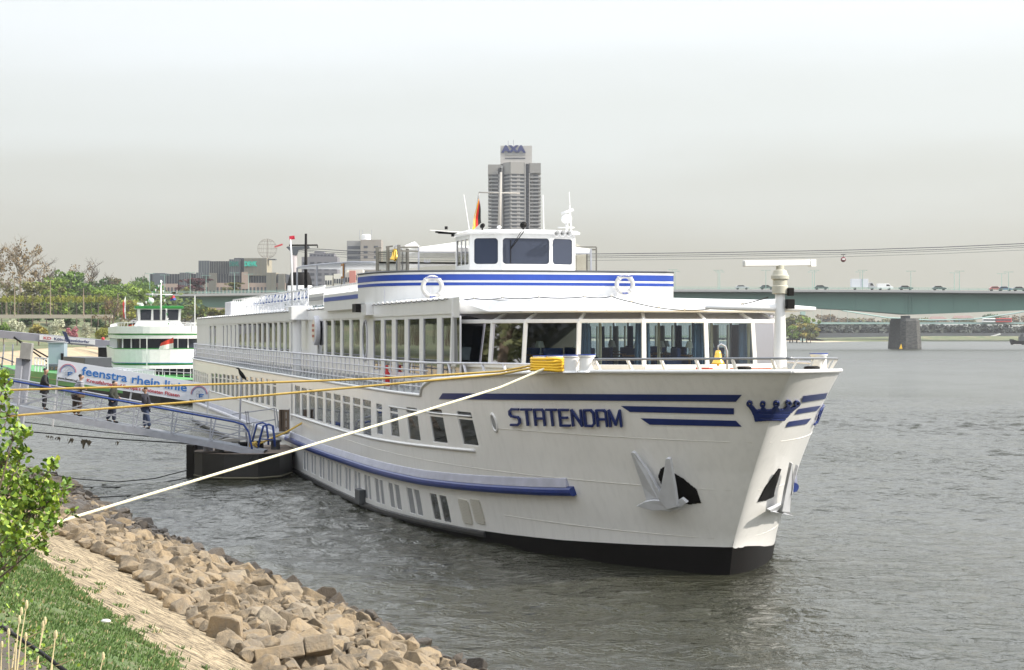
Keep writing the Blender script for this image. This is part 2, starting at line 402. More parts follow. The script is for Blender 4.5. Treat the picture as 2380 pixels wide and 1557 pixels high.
# louvred vents near the bow
for xa in (1072, 1100):
    s, v, z = hp([xa, xa+22, xa+4, xa+14], [1185, 1188, 1160, 1215]); b = MB()
    for k in range(15):
        z_ = z[3] + (z[2]-z[3])*(k+.5)/15; ins_ = .05 if k in (0, 14) else 0
        b.bar(hullpt(float(s[0])-ins_, z_, 1, .02), hullpt(float(s[1])+ins_, z_, 1, .02), .05, .035)
    b.build('vent', mat('vent_paint', (.55, .53, .47), .5), ship)
# strips along the hull
def strip(s0, s1, zlo, zhi, olo, ohi, name, m, sign=1, step=.8, thick=None, parent=ship, fine=None):
    b = MB(); ss = list(np.arange(s0, s1, step)) + [s1]; n = len(ss)
    for s in ss: b.v.append(tuple(hullpt(s, zlo(s), sign, olo)))
    for s in ss: b.v.append(tuple(hullpt(s, zhi(s), sign, ohi)))
    for i in range(n-1): b.f.append((i, i+1, n+i+1, n+i)); b.m.append(0)
    return b
def rub(profile, s0, s1, zc, name, m, sign=1, step=.8):
    b = MB(); ss = list(np.arange(s0, s1, step)) + [s1]; k = len(profile)
    for s in ss:
        for (o_, dz) in profile: b.v.append(tuple(hullpt(s, zc(s) + dz, sign, o_)))
    for i in range(len(ss)-1):
        for j in range(k-1): b.f.append((i*k+j, (i+1)*k+j, (i+1)*k+j+1, i*k+j+1)); b.m.append(0)
    for e in (0, len(ss)-1): b.f.append(tuple(e*k+j for j in range(k))); b.m.append(0)
    return b.build(name, m, ship, False)
xs_, ys_ = zip(*[(677,1021),(724,1042),(770.6,1059),(877,1093),(984,1117),(1090,1129),(1162,1134),(1260,1139),(1337,1140)])
ws, _, wz = hp(xs_, ys_); o_ = np.argsort(ws); ws = ws[o_]; wz = wz[o_]
wale = lambda s: float(np.interp(s, ws, wz))
round_ = [(-.02, .12), (.12, .12), (.18, .08), (.20, 0), (.18, -.08), (.12, -.12), (-.02, -.12)]
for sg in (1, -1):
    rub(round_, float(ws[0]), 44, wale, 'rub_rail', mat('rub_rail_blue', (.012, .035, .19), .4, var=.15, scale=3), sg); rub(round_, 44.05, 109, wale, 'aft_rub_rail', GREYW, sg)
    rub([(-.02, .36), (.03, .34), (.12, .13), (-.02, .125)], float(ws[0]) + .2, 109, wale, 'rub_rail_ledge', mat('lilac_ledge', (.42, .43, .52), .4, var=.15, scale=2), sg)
    boot = (lambda s: float(np.interp(s, [-1, 0, 2, 5, 9, 20, 117], [.77, .74, .64, .50, .38, .24, .24]))) if sg > 0 else (lambda s: float(np.interp(s, [-1, 0, 1.5, 3, 5, 20, 117], [.77, .74, .56, .42, .30, .2, .2])))
    b = MB(); ss = [-.3, -.2, 0, .2, .5, .9, 1.5, 2.2, 3, 4, 5, 6.5, 8, 10] + list(np.arange(12, 110, 2.0)) + [110.5, 111]
    zz = [0, .25, .5, .75, 1]
    for s in ss:
        for t in zz:
            z_ = -.5 + (boot(s) + .5) * t
            s2 = float(tip(z_)) + (s + .3) if s < 1 else s
            b.v.append(tuple(L(s2 - .03, 0, z_)) if s == -.3 else tuple(hullpt(s2, z_, sg, .015)))
    for i in range(len(ss)-1):
        for j in range(len(zz)-1):
            a = i*5+j; b.f.append((a, a+5, a+6, a+1) if sg > 0 else (a, a+1, a+6, a+5)); b.m.append(0)
    b.build('boot_topping', BLACK, ship, True)
    rub([(-.01, .10), (.07, .08), (.09, 0), (.07, -.08), (-.01, -.1)], 9.4, 110.5, lambda s: boot(s) - .1, 'rub_strip', mat('black_rubber', (.035, .035, .038), .45, var=.2), sg)
    b = MB(); b.tube([L(float(tip(5.47)) - .02, 0, 5.47)] + [hullpt(s, ztop(s), sg, .0) for s in [-4.54, -4.5, -4.45, -4.3, -4, -3.5, -3] + list(np.arange(-2, 10.5, .7)) + list(np.arange(10.6, 13, .2)) + list(np.arange(13.5, 111, 1.5))], .06, 6)
    b.build('gunwale', WHITE, ship, True)
# sill ledge below the main-deck windows
s_, v_, z_ = hp([677, 735, 800, 868, 950, 1104], [963, 982, 1002, 1019, 1032, 1047]); o_ = np.argsort(s_)
led = lambda s: float(np.interp(s, s_[o_], z_[o_]))
b = MB(); b.tube([hullpt(s, led(s), 1, .02) for s in np.arange(float(min(s_)), 43, .9)], .045, 6); b.build('sill_ledge', WHITE, ship, True)
b = MB(); b.tube([hullpt(s, 2.62, 1, .02) for s in np.arange(45, 100, 2)], .04, 6); b.build('sill_ledge', WHITE, ship, True)
s_, v_, z_ = hp([905, 960, 1020, 1080, 1095], [944, 953, 961, 966, 967]); o2 = np.argsort(s_)
b = MB(); b.tube([hullpt(a, c, 1, .01) for a, c in zip(s_[o2], z_[o2])], .03, 6); b.build('sill_ledge', WHITE, ship, True)
# deck sheets
def deck(s0, s1, dz, m, name, n=60):
    b = MB(); ss = np.linspace(s0, s1, n)
    for s in ss:
        zt = ztop(s) + dz; hw = float(hv(max(s, tip(zt)+.02), zt)) - .03
        for t in (-1, -.5, 0, .5, 1): b.v.append(tuple(L(s, hw*t, zt + .09*(1-t*t))))
    for i in range(n-1):
        for j in range(4): b.f.append((i*5+j, i*5+j+1, (i+1)*5+j+1, (i+1)*5+j)); b.m.append(0)
    return b.build(name, m, ship, True)
deck(-4.48, 10.6, -.03, WOOD, 'foredeck'); deck(10.65, 110.8, -.06, DECKG, 'side_deck', 80)
# recessed entrance port amidships
s_, v_, z_ = hp([649, 679, 664, 664], [920, 920, 882, 952]); sa, sb = sorted((float(s_[0]), float(s_[1])))
b = MB(); b.add([hullpt(sa, 2.4, 1, .03), hullpt(sb, 2.4, 1, .03), hullpt(sb, 4.1, 1, .03), hullpt(sa, 4.1, 1, .03)], [(0, 1, 2, 3)]); b.build('entrance_door', WHITE, ship)
# small oval fairlead and portlight
s_, v_, z_ = hp([1149], [982]); b = MB(); M_ = Matrix.Rotation(0, 3, 'Z')
pc = hullpt(float(s_[0]), float(z_[0]), 1, .012); nn = Vector(hullpt(float(s_[0]), float(z_[0]), 1, 1)) - pc
nn.normalize(); q_ = nn.to_track_quat('Y', 'Z').to_matrix()
b.torus(pc, .20, .035, q_ @ Matrix.Diagonal(Vector((.8, 1, 1.3))), 24, 6); fl = b.build('fairlead', WHITE, ship, True)
b = MB(); n_ = 20; b.add([pc + q_ @ Vector((.16*math.cos(2*math.pi*i/n_), 0, .26*math.sin(2*math.pi*i/n_))) for i in range(n_)], [tuple(range(n_))]); b.build('opening', GLD, fl)
# ---- paint marks: stripes, name, crown ----
def quadmark(poly, name, step=6, off=.018):
    (a, b_, c, d) = poly; n = max(2, int(max(abs(b_[0]-a[0]), 12)/step)); X = []; Y = []
    for t in np.linspace(0, 1, n+1):
        X += [a[0]+(b_[0]-a[0])*t, d[0]+(c[0]-d[0])*t]; Y += [a[1]+(b_[1]-a[1])*t, d[1]+(c[1]-d[1])*t]
    s, v, z = hp(X, Y); m_ = MB()
    for i in range(len(X)): m_.v.append(tuple(hullpt(float(s[i]), float(z[i]), 1 if v[i] > 0 else -1, off)))
    for i in range(n): m_.f.append((2*i, 2*i+1, 2*i+3, 2*i+2)); m_.m.append(0)
    return m_.build(name, BLUE, ship, True)
quadmark([(1029.6, 913.5), (1724.7, 916.6), (1710.7, 932.8), (1020.5, 927.5)], 'stripe')
quadmark([(1443.7, 942.5), (1706.5, 947.6), (1706.5, 962.3), (1465, 956.8)], 'stripe')
quadmark([(1489, 971.3), (1710.7, 976.9), (1724.7, 990.8), (1511, 986.3)], 'stripe')
quadmark([(1865, 919.4), (1931, 911.5), (1926, 924.5), (1863, 934.6)], 'stripe', 3)
quadmark([(1854.5, 949.5), (1907, 941.6), (1897, 954), (1846, 962.7)], 'stripe', 3)
quadmark([(1832, 979), (1885, 971.4), (1873, 984.9), (1825, 992)], 'stripe', 3)
GL = {'S': [[(4,6),(1,6),(0,5.2),(0,4),(.6,3.3),(3.4,2.9),(4,2.2),(4,.8),(3,0),(0,0)]], 'T': [[(-.2,6),(4.2,6)],[(2,6),(2,0)]],
      'A': [[(0,0),(0,6),(3.4,6),(4,5.4),(4,0)],[(0,2.6),(4,2.6)]], 'E': [[(4,6),(0,6),(0,0),(4,0)],[(0,3),(3.2,3)]],
      'N': [[(0,0),(0,6),(4,0),(4,6)]], 'D': [[(0,0),(0,6),(3,6),(4,5),(4,1),(3,0),(0,0)]], 'M': [[(0,0),(0,6),(2.4,.6),(4.8,6),(4.8,0)]]}
def letters(fn, sign, txt='STATENDAM'):
    b = MB(); x = 0; tot = 9*4 + .8 + 8*1.55; hw = .40
    for ch in txt:
        for st in GL[ch]:
            for (p, q) in zip(st[:-1], st[1:]):
                d = Vector((q[0]-p[0], q[1]-p[1])); ln = d.length; d.normalize(); pn = Vector((-d.y, d.x)) * hw
                k = max(1, int(ln/1.2)); e0 = -.28; vs = []
                for i in range(k+1):
                    t = e0 + (ln - 2*e0) * i / k; c = Vector(p) + d*t
                    for sg_ in (1, -1):
                        g = c + pn*sg_; vs.append(fn((x + g.x)/tot, g.y/6, sign))
                o = len(b.v); b.v += [tuple(v__) for v__ in vs]
                for i in range(k): b.f.append((o+2*i, o+2*i+1, o+2*i+3, o+2*i+2)); b.m.append(0)
        x += (4.8 if ch == 'M' else 4) + 1.55
    return b
def fn_near(u, w_, sign):
    x_ = 1187 + (1443-1187)*u - 4*(1-w_) * -1; y_ = (950 + 2.5*u) + (1-w_)*(36 + .5*u)
    FNX.append(x_); FNY.append(y_); return (0, 0, 0)
FNX = []; FNY = []; lb = letters(fn_near, 1); s_, v_, z_ = hp(FNX, FNY); NM = (s_, z_)
lb.v = [tuple(hullpt(float(a), float(c), 1, .05)) for a, c in zip(s_, z_)]
o = lb.build('ship_name', BLUE, ship); so = o.modifiers.new('thick', 'SOLIDIFY'); so.thickness = .045; so.offset = 0
sN, sX = float(np.min(s_)), float(np.max(s_))
zlo_, zhi_ = float(np.percentile(z_, 2)), float(np.percentile(z_, 98))
lb = letters(lambda u, w_, sg: hullpt(sN + (sX-sN)*u, 3.95 + .42*w_, -1, .05), -1)
o = lb.build('ship_name', BLUE, ship); so = o.modifiers.new('thick', 'SOLIDIFY'); so.thickness = .045; so.offset = 0
def z5(x, y): return 1411 + x*.3465, 830 + y*.3465
body = [z5(*p) for p in [(946,318),(960,322),(975,318),(1003,350),(1032,346),(1038,328),(1052,328),(1068,348),(1103,346),(1124,324),(1140,324),(1153,346),(1183,342),(1203,320),(1218,320),(1222,340),(1258,322),(1280,322),(1240,355),(1212,385),(1180,422),(1100,418),(995,426),(985,385),(968,350)]]
rings = [z5(*p) for p in [(957,307),(1045,310),(1133,307),(1213,303),(1269,306)]]
def crown_in(x, y):
    for cx, cy in rings:
        d = math.hypot(x-cx, y-cy)
        if d < 3.2: return False
        if d < 6.6: return True
    if not inpoly(x, y, body): return False
    for (cy, a, b_) in ((z5(0, 371)[1], 1762, 1842), (z5(0, 403)[1], 1765, 1832)):
        t = (x-a)/(b_-a)
        if 0 < t < 1 and abs(y - (cy - 4*t*(1-t)*-1.5)) < .75: return False
    return True
raster(crown_in, (1733, 928, 1860, 980), .75, .05, 'crown_emblem', BLUE)
# weld seams
SEAM = mat('weld_seam', (.66, .64, .60), .5)
for zq, sa_, sb_ in ((3.62, -2.4, 7.5), (2.32, -1.2, 30), (.98, -.1, 8.0)):
    b = MB(); b.tube([hullpt(s, zq, 1, .002) for s in np.arange(sa_, sb_, .5)], .009, 4, cap=False); b.build('weld_seam', SEAM, ship)
    b = MB(); b.tube([hullpt(s, zq, -1, .002) for s in np.arange(sa_, 6, .5)], .009, 4, cap=False); b.build('weld_seam', SEAM, ship)
# ---- anchors ----
def pixplate(polys, off, name, m, parent, thick=.08):
    b = MB()
    for poly in polys:
        X = [p[0] for p in poly]; Y = [p[1] for p in poly]; s, v, z = hp(X, Y)
        offs = [p[2] if len(p) > 2 else off for p in poly]
        P = [hullpt(float(a), float(c), 1 if d > 0 else -1, o1) for a, c, d, o1 in zip(s, z, v, offs)]
        s0, v0, z0 = hp([sum(X)/len(X)], [sum(Y)/len(Y)]); n = Vector(hullpt(float(s0[0]), float(z0[0]), 1 if v0[0] > 0 else -1, 1)) - hullpt(float(s0[0]), float(z0[0]), 1 if v0[0] > 0 else -1, 0)
        b.prism(P, -n.normalized()*thick)
    return b.build(name, m, parent, bevel=.015)
pocket = [z5(*p) for p in [(345,800),(360,750),(385,733),(425,738),(435,765),(470,790),(515,815),(560,855),(600,885),(630,975),(560,985),(480,975),(400,940)]]
pk = raster(lambda x, y: inpoly(x, y, pocket), (1525, 1080, 1635, 1178), 1.5, .02, 'anchor_pocket', BLACK)
fl1 = [z5(*p) for p in [(205,610),(215,603),(230,610),(300,735),(385,880),(390,960),(300,945),(268,840),(235,740)]]
fl2 = [z5(*p) for p in [(452,632),(465,625),(480,632),(495,720),(515,840),(528,955),(460,975),(400,900),(418,840),(440,720)]]
pl = [z5(*p) for p in [(248,965),(300,935),(350,925),(400,925),(460,960),(545,905),(580,935),(520,978),(470,998),(430,990),(350,992)]]
an = pixplate([[(x, y, .30 if i in (0, 1, 2) else .22) for i, (x, y) in enumerate(fl1)], [(x, y, .42) for x, y in fl2], [(x, y, .34) for x, y in pl]], .3, 'anchor', mat('anchor_paint', (.58, .59, .62), .45, var=.1, scale=3, bump=.1, bscale=6), ship, .10)
pixplate([[(*z5(*p), .2) for p in [(385,870),(420,780),(432,785),(405,880),(400,920),(375,920)]]], .2, 'shank', GREYW, an, .08)
pocket2 = [z5(*p) for p in [(1010,968),(1060,870),(1150,745),(1165,750),(1150,800),(1120,900),(1115,935),(1060,960)]]
raster(lambda x, y: inpoly(x, y, pocket2), (1755, 1085, 1820, 1168), 1.2, .02, 'anchor_pocket', BLACK)
an2 = pixplate([[(*z5(*p), .30) for p in [(1175,672),(1183,675),(1180,760),(1160,1015),(1108,1005),(1135,860)]],
          [(*z5(*p), .30) for p in [(1215,690),(1222,695),(1190,800),(1170,900),(1178,870),(1190,780)]],
          [(*z5(*p), .30) for p in [(1025,985),(1100,955),(1190,1030),(1180,1040),(1075,1008),(1035,1000)]]], .3, 'anchor', MATS['anchor_paint'], ship, .08)
# raised weld line / fender block at the waterline
s_, v_, z_ = hp([839], [1166]); b = MB(); c = hullpt(float(s_[0]), .42, 1, .1); c2 = hullpt(float(s_[0])-.9, .42, 1, .1)
b.bar(c, c2, .24, .55); b.build('fender_block', DKGREY, ship, bevel=.03)
# ---------------- superstructure ----------------
VW = 5.3
WH = []
def ow(xa, xb, yt, yb, fix=None):
    a, b = sorted((sx(xa, VW), sx(xb, VW))); xm = (xa+xb)/2
    zt = av(xm, yt, VW)[2]; zb = av(xm, yb, VW)[2]
    if fix: zb, zt = fix
    WH.append((a, b, round(zb*20)/20, round(zt*20)/20))
for p in [(867,885),(892.5,910.5),(919,940),(948,974.5),(983,1015.5),(1026,1068)]: ow(*p, 0, 0, (5.0, 6.92))
for p in [(1345,1405),(1425,1480),(1500,1565),(1585,1655),(1675,1755)]: ow(415+p[0]*.2399, 415+p[1]*.2399, 0, 0, (5.4, 6.95))
for p in [(578,610),(627,658),(675,705),(722,752),(768,800),(815,848),(868,905),(923,955),(978,1015),(1035,1070),(1090,1145)]: ow(415+p[0]*.2399, 415+p[1]*.2399, 0, 0, (5.4, 6.95))
for p in [(300,318),(340,362),(428,440),(465,477),(503,515),(545,557)]: ow(415+p[0]*.2399, 415+p[1]*.2399, 0, 0, (5.35, 6.9))
sw = lines([10.5, 104] + [h[0] for h in WH] + [h[1] for h in WH], 0, 0, 3.0)
zw = lines([4.36, 5.0, 5.2, 5.35, 5.4, 6.9, 6.92, 6.95, 7.5] + [h[2] for h in WH] + [h[3] for h in WH], 0, 0, 2.0)
wb = skin(sw, zw, lambda s, z, off: L(s, VW + off, z), WH, .05, 'w', WHITE)
wb.box((-104, 5.25, 4.3), (-34, 5.3, 7.5)); wb.box((-34, 5.25, 4.3), (-10.5, 5.3, 5.15)); wb.box((-34, 5.25, 6.88), (-10.5, 5.3, 7.5)); wb.box((-104.1, -5.3, 4.3), (-104, 5.3, 7.5)); wb.box((-34.2, -5.2, 4.3), (-34.1, 5.2, 7.4))
for k in range(13): wb.box((-10.75 - k*2.03, 5.24, 5.15), (-10.5 - k*2.03 , 5.3, 6.88))
wb.build('superstructure', WHITE, ship)
for k, h in enumerate(WH):
    big = h[2] < 5.2; fr = MB(); v0 = VW - .03
    w2 = .05 if big else .035
    P = [L(h[0], v0, h[2]), L(h[1], v0, h[2]), L(h[1], v0, h[3]), L(h[0], v0, h[3])]
    for a, b_ in zip(P, P[1:] + P[:1]): fr.bar(a, b_, w2, w2)
    if not big:
        rr = .16
        for sa, za, ds, dz in ((h[0], h[2], 1, 1), (h[1], h[2], -1, 1), (h[1], h[3], -1, -1), (h[0], h[3], 1, -1)):
            pts = [L(sa + ds*rr*(1-math.cos(t)), VW+.004, za + dz*rr*(1-math.sin(t))) for t in (0, .5, 1.05, 1.57)]
            fr.add([L(sa, VW+.004, za)] + pts, [(0, 1, 2), (0, 2, 3), (0, 3, 4)])
    wf = fr.build('window', GREYW if big else WHITE, ship)
    b = MB(); b.add([L(h[0], v0-.01, h[2]), L(h[1], v0-.01, h[2]), L(h[1], v0-.01, h[3]), L(h[0], v0-.01, h[3])], [(0, 1, 2, 3)]); b.build('pane', GLS, wf)
b = MB(); b.add([(-34, 5.28, 5.15), (-10.5, 5.28, 5.15), (-10.5, 5.28, 6.88), (-34, 5.28, 6.88)], [(0, 1, 2, 3)]); b.build('far_glazing', LGL, ship)
# oval window + round emblem plate
a = av(849.5, 790, VW); b = MB(); n_ = 24
b.add([L(a[0] + .62*math.cos(2*math.pi*i/n_)*.8, VW+.02, a[2]-.02 + .75*math.sin(2*math.pi*i/n_)) for i in range(n_)], [tuple(range(n_))])
ov = b.build('oval_window', GLS, ship)
b = MB(); b.tube([L(a[0] + .64*math.cos(2*math.pi*i/n_)*.8, VW+.03, a[2]-.02 + .78*math.sin(2*math.pi*i/n_)) for i in range(n_+1)], .035, 5); b.build('window_frame', GREYW, ov)
a = av(722, 768, VW+.35); b = MB(); b.lathe([(0.001, .22), (.62, .22), (.66, .18), (.66, 0), (0.001, 0)], 28, M=Matrix.Rotation(R(90), 3, 'X'))
for i, vv in enumerate(b.v): b.v[i] = tuple(Vector(vv) + L(a[0], VW, a[2]))
em = b.build('round_sign', GREYW, ship, False, .01)
b = MB(); b.lathe([(.001, .235), (.5, .235), (.5, .225)], 28, M=Matrix.Rotation(R(90), 3, 'X')); b.v = [tuple(Vector(q) + L(a[0], VW, a[2])) for q in b.v]; b.build('sign_face', mat('cream', (.66, .6, .5), .5), em)
b = MB()
for dz in (-.25, 0, .22): b.box((-a[0]-.32, -VW-.25, a[2]+dz-.05), (-a[0]+.32, -VW-.237, a[2]+dz+.06))
b.build('sign_writing', mat('dull_red', (.35, .09, .06), .5), em)
# ---- panoramic lounge ----
s0 = 4.6; base = [(0, .95, 12), (.77, 2.69, 36), (2.18, 3.96, 60), (3.99, 4.55, 76), (5.9, 5.3, 90)]
OUT = [(s0+a, -v, -g) for a, v, g in reversed(base)] + [(s0+a, v, g) for a, v, g in base]
def ring(off): return [(s + off*math.cos(R(g)), v - off*math.sin(R(g))) for s, v, g in OUT]
def rw(off, z): return [L(s, v, z) for s, v in ring(off)]
r_deck, r_bot, r_bar, r_eye = rw(-.02, 4.9), rw(0, 5.43), rw(.10, 6.75), rw(.62, 7.03)
r_eye[0] = L(10.5, -5.25, 7.03); r_eye[-1] = L(10.5, 5.25, 7.03)
lb = MB(); n_ = len(OUT)
lb.add(r_deck + r_bot, [(i, i+1, n_+i+1, n_+i) for i in range(n_-1)]); lb.build('lounge_base', WHITE, ship)
fr = MB()
for i in range(n_):
    if 0 < i < n_-1:
        fr.bar(r_bot[i], r_bar[i], .12, .11, up=(1, 0, 0)); fr.bar(r_bar[i], r_eye[i], .09, .1, up=(1, 0, 0))
    else: fr.bar(r_bot[i], L(10.5, 5.25*(1 if i else -1), 7.03), .16, .16, up=(1, 0, 0))
    if i < n_-1:
        fr.bar(r_bot[i], r_bot[i+1], .12, .13); fr.bar(r_bar[i], r_bar[i+1], .11, .11); fr.bar(r_eye[i], r_eye[i+1], .12, .1)
fr.build('lounge_frame', WHITE, ship, bevel=.01)
for i in range(n_-1):
    b = MB(); b.add([r_bot[i], r_bot[i+1], r_bar[i+1], r_bar[i]], [(0, 1, 2, 3)]); b.build('lounge_pane', LGL, ship)
    b = MB(); b.add([r_bar[i], r_bar[i+1], r_eye[i+1], r_eye[i]], [(0, 1, 2, 3)]); b.build('upper_pane', LGL, ship)
# fascia
f0, f1, f2 = rw(.0, 7.0), rw(-.04, 7.05), rw(.34, 7.35)
for rr_ in (f0, f1, f2):
    for i, sg in ((0, -1), (-1, 1)): rr_[i] = L(10.5, (VW+.02)*sg, rr_[i].z if rr_ is not f2 else 7.44)
for q_ in f2:
    if -q_.x < 10.45: q_.z = float(np.interp(-q_.x, [4.9, 10.5], [7.35, 7.44]))
b = MB()
b.add(r_eye + f0 + f1 + f2, [(k*n_+i, k*n_+i+1, (k+1)*n_+i+1, (k+1)*n_+i) for k in range(3) for i in range(n_-1)])
for sg in (1, -1):
    b.box((-104.2, min(sg*(VW+.0), sg*(VW+.03)), 7.0), (-10.5, max(sg*VW, sg*(VW+.03)), 7.46))
b.build('roof_fascia', WHITE, ship)
# roof: one cambered sheet, front edge following the fascia
b = MB(); hh_ = [(-p.x, abs(p.y)) for p in f2[n_//2:]]; ns_ = [4.935, 5.0, 5.2, 5.6, 6.0, 6.6, 7.2, 8, 9, 10.5, 12, 16, 20, 22, 40, 70, 104.2]
for s in ns_:
    hw = float(np.interp(s, [h_[0] for h_ in hh_], [h_[1] for h_ in hh_])) if s < 10.5 else VW + .03
    ze = float(np.interp(s, [4.9, 10.5], [7.35, 7.44])); zc = float(np.interp(s, [4.9, 20, 24], [7.35, 7.74, 7.78]))
    for tq in (-1, -.97, -.85, -.6, 0, .6, .85, .97, 1): b.v.append((-s, hw*tq, ze + (zc-ze)*(1-abs(tq)**5)))
for i in range(len(ns_)-1):
    for j in range(8): b.f.append((i*9+j, i*9+j+1, (i+1)*9+j+1, (i+1)*9+j)); b.m.append(0)
b.build('roof', WHITE, ship, True)
b = MB(); b.box((-104, -5.2, 7.0), (-10.6, 5.2, 7.03)); b.v += []; b.build('lounge_ceiling', mat('ceiling', (.6, .58, .52), .8), ship)
# string of lamps along the roof edge and to the mast
def sag(p, q, d, n=14): return [p.lerp(q, i/n) - Vector((0, 0, d*4*(i/n)*(1-i/n))) for i in range(n+1)]
sl_ = MB(); bulbs = MB()
lp = [L(s, VW+.07, 7.47) for s in np.arange(25.5, 10.4, -.95)] + [L(*q, 7.45) for q in [(9.4, 4.85), (8.0, 4.3), (6.7, 3.5), (5.7, 2.4), (5.3, 1.7)]]
mt = L(-3.55, 0, 7.35); lp2 = [L(5.3, 1.7, 7.45), L(4.3, 1.4, 7.28), L(3.0, 1.0, 7.1), L(1.6, .7, 7.02), L(0, .45, 7.04), L(-1.6, .2, 7.14), L(-3, .03, 7.3)]
for a, b_ in zip(lp[:-1], lp[1:]): sl_.tube(sag(a, b_, .035, 4), .014, 4)
for a, b_ in zip(lp2[:-1], lp2[1:]): sl_.tube(sag(a, b_, .01, 3), .014, 4)
for a in list(np.arange(26, 102.5, 1.3)): sl_.tube(sag(L(a, VW+.07, 7.47), L(a+1.3, VW+.07, 7.47), .035, 2), .016, 4)
for p in lp + lp2[1:-1]: bulbs.sphere(p + Vector((0, 0, .03)), .045, 5)
for a in np.arange(27.3, 103, 1.3): bulbs.sphere(L(a, VW+.07, 7.5), .045, 5)
so = sl_.build('lamp_cord', BLACK, ship); tag(bulbs.build('bulbs', CANV, so), kind='stuff')
# lounge interior
b = MB(); b.add([L(s, v, 5.0) for s, v in ring(.15)] + [L(34, 5.2, 5.0), L(34, -5.2, 5.0)], [tuple(range(n_+2))]); b.build('lounge_floor', mat('carpet', (.05, .06, .10), .9), ship)
b = MB(); b.box((-34.05, -5.1, 5.0), (-33.9, 5.1, 7.0)); b.build('lounge_bulkhead', mat('panelling', (.16, .13, .10), .6), ship)
CUR = mat('blue_curtain', (.05, .09, .14), .9, var=.2); CUR2 = mat('beige_curtain', (.5, .46, .34), .9)
rr_ = ring(.42)
def curtain(p, wd, m, z0=5.15, z1=6.68, ang=0.0):
    b = MB(); k = 14
    for i in range(k+1):
        t = (i/k-.5)*wd; a = .035*math.sin(i*1.9); b.v += [(p.x + math.cos(ang)*t - math.sin(ang)*a, p.y + math.sin(ang)*t + math.cos(ang)*a, z0), (p.x + math.cos(ang)*t*.8 - math.sin(ang)*a, p.y + math.sin(ang)*t*.8 + math.cos(ang)*a, z1)]
    for i in range(k): b.f.append((2*i, 2*i+2, 2*i+3, 2*i+1)); b.m.append(0)
    b.build('curtain', m, ship)
for i in list(range(1, 7)):
    s, v = rr_[i]; curtain(L(s, v, 0), .5, CUR, ang=R(90) - R(OUT[i][2]))
    s2 = (rr_[i][0]*.7 + rr_[i-1][0]*.3); v2 = rr_[i][1]*.7 + rr_[i-1][1]*.3; curtain(L(s2+.1, v2, 0), .10, CUR2, ang=R(90) - R(OUT[i][2]))
for k in range(12): s = 9.7 + k*2.03; curtain(L(s, -5.05, 0), .75, CUR if k % 3 else CUR2); curtain(L(s+.62, -5.02, 0), .16, CUR2)
for s in (7.4, 8.8, 10.5, 12): curtain(L(s+1.5, 4.4, 0), .35, CUR)
def cabin_table(s, v):
    s = s + 2.6 if s < 9 else s; v *= .8
   
    b = MB(); b.lathe([(.02, 5.0), (.22, 5.01), (.04, 5.05), (.04, 5.7), (.45, 5.71), (.45, 5.75), (.001, 5.75)], 14, L(s, v, 0)); t = b.build('lounge_table', mat('table_wood', (.2, .1, .05), .4), ship)
    b = MB(); b.lathe([(.05, 5.75), (.06, 5.77), (.02, 5.8), (.02, 5.95), (.13, 5.95), (.07, 6.15)], 10, L(s, v, 0)); b.build('table_lamp', mat('lamp_shade', (.7, .72, .7), .5), t)
for s, v in [(4.2, 0.6), (4.6, -1.6), (5.6, 2.4), (6.4, -3.2), (7, 3.4), (8.5, 0), (8.8, 3.6), (10.5, 3.2), (11, -2), (14, -3.4), (17, -3.6), (20, -3.2)]: cabin_table(s, v)
def armchair(s, v, a):
    s = s + 2.6 if s < 9 else s; v *= .8
    b = MB(); M_ = Matrix.Rotation(a, 3, 'Z'); b.box((-.3, -.3, 5.25), (.3, .3, 5.42)); b.box((-.32, .22, 5.42), (.32, .34, 5.95)); b.box((-.38, -.3, 5.2), (-.28, .34, 5.65)); b.box((.28, -.3, 5.2), (.38, .34, 5.65))
    for x in (-.3, .3):
        for y in (-.25, .28): b.box((x-.02, y-.02, 5.0), (x+.02, y+.02, 5.25))
    b.v = [tuple(M_ @ Vector(q) + L(s, v, 0)) for q in b.v]; b.build('lounge_chair', mat('upholstery', (.04, .07, .2), .9), ship, bevel=.03)
for i, (s, v) in enumerate([(4.1, -.5), (5.0, -2.4), (5.2, 1.7), (6.1, 3.0), (7.6, 3.9), (7.8, .8), (9.4, 3.4), (6.8, -2.3), (8.9, -1), (11, 2), (12.3, -3), (15.5, -3.8), (18.5, -3.8), (10, -3.8)]): armchair(s, v, i*1.3)
# foredeck: rails, bollards, bell, winch, mast
def rail_px(pts, posts, name='bow_rail'):
    s, v, z = hp([p[0] for p in pts], [p[1]+26 for p in pts])
    return s, v
b = MB()
def edge(s, sg, z, off=-.06): zt = min(z, 5.4); return L(max(s, tip(5.4)+.03), (float(hv(max(s, tip(5.4)+.05), 5.3))+off)*sg, z)
sr = [2.6, 1.6, .6, -.4, -1.4, -2.3, -3.1, -3.7, -4.15, -4.4, -4.5]
railp = [edge(s, 1, ztop(s)+.32) for s in sr] + [edge(s, -1, ztop(s)+.32) for s in reversed(sr)]
b.tube(railp, .035, 6); br = b.build('bow_rail', RAILM, ship, True)
b = MB()
for sg in (1, -1):
    for s in [2.0, .8, -.4, -1.5, -2.5, -3.4, -4.2]:
        p = edge(s, sg, ztop(s)); q = edge(s+.12, sg, ztop(s)+.31); p2 = Vector((p.x-.18, p.y*.96, p.z-.02)); b.bar(p2, q, .09, .05)
b.build('rail_stanchion', WHITE, br)
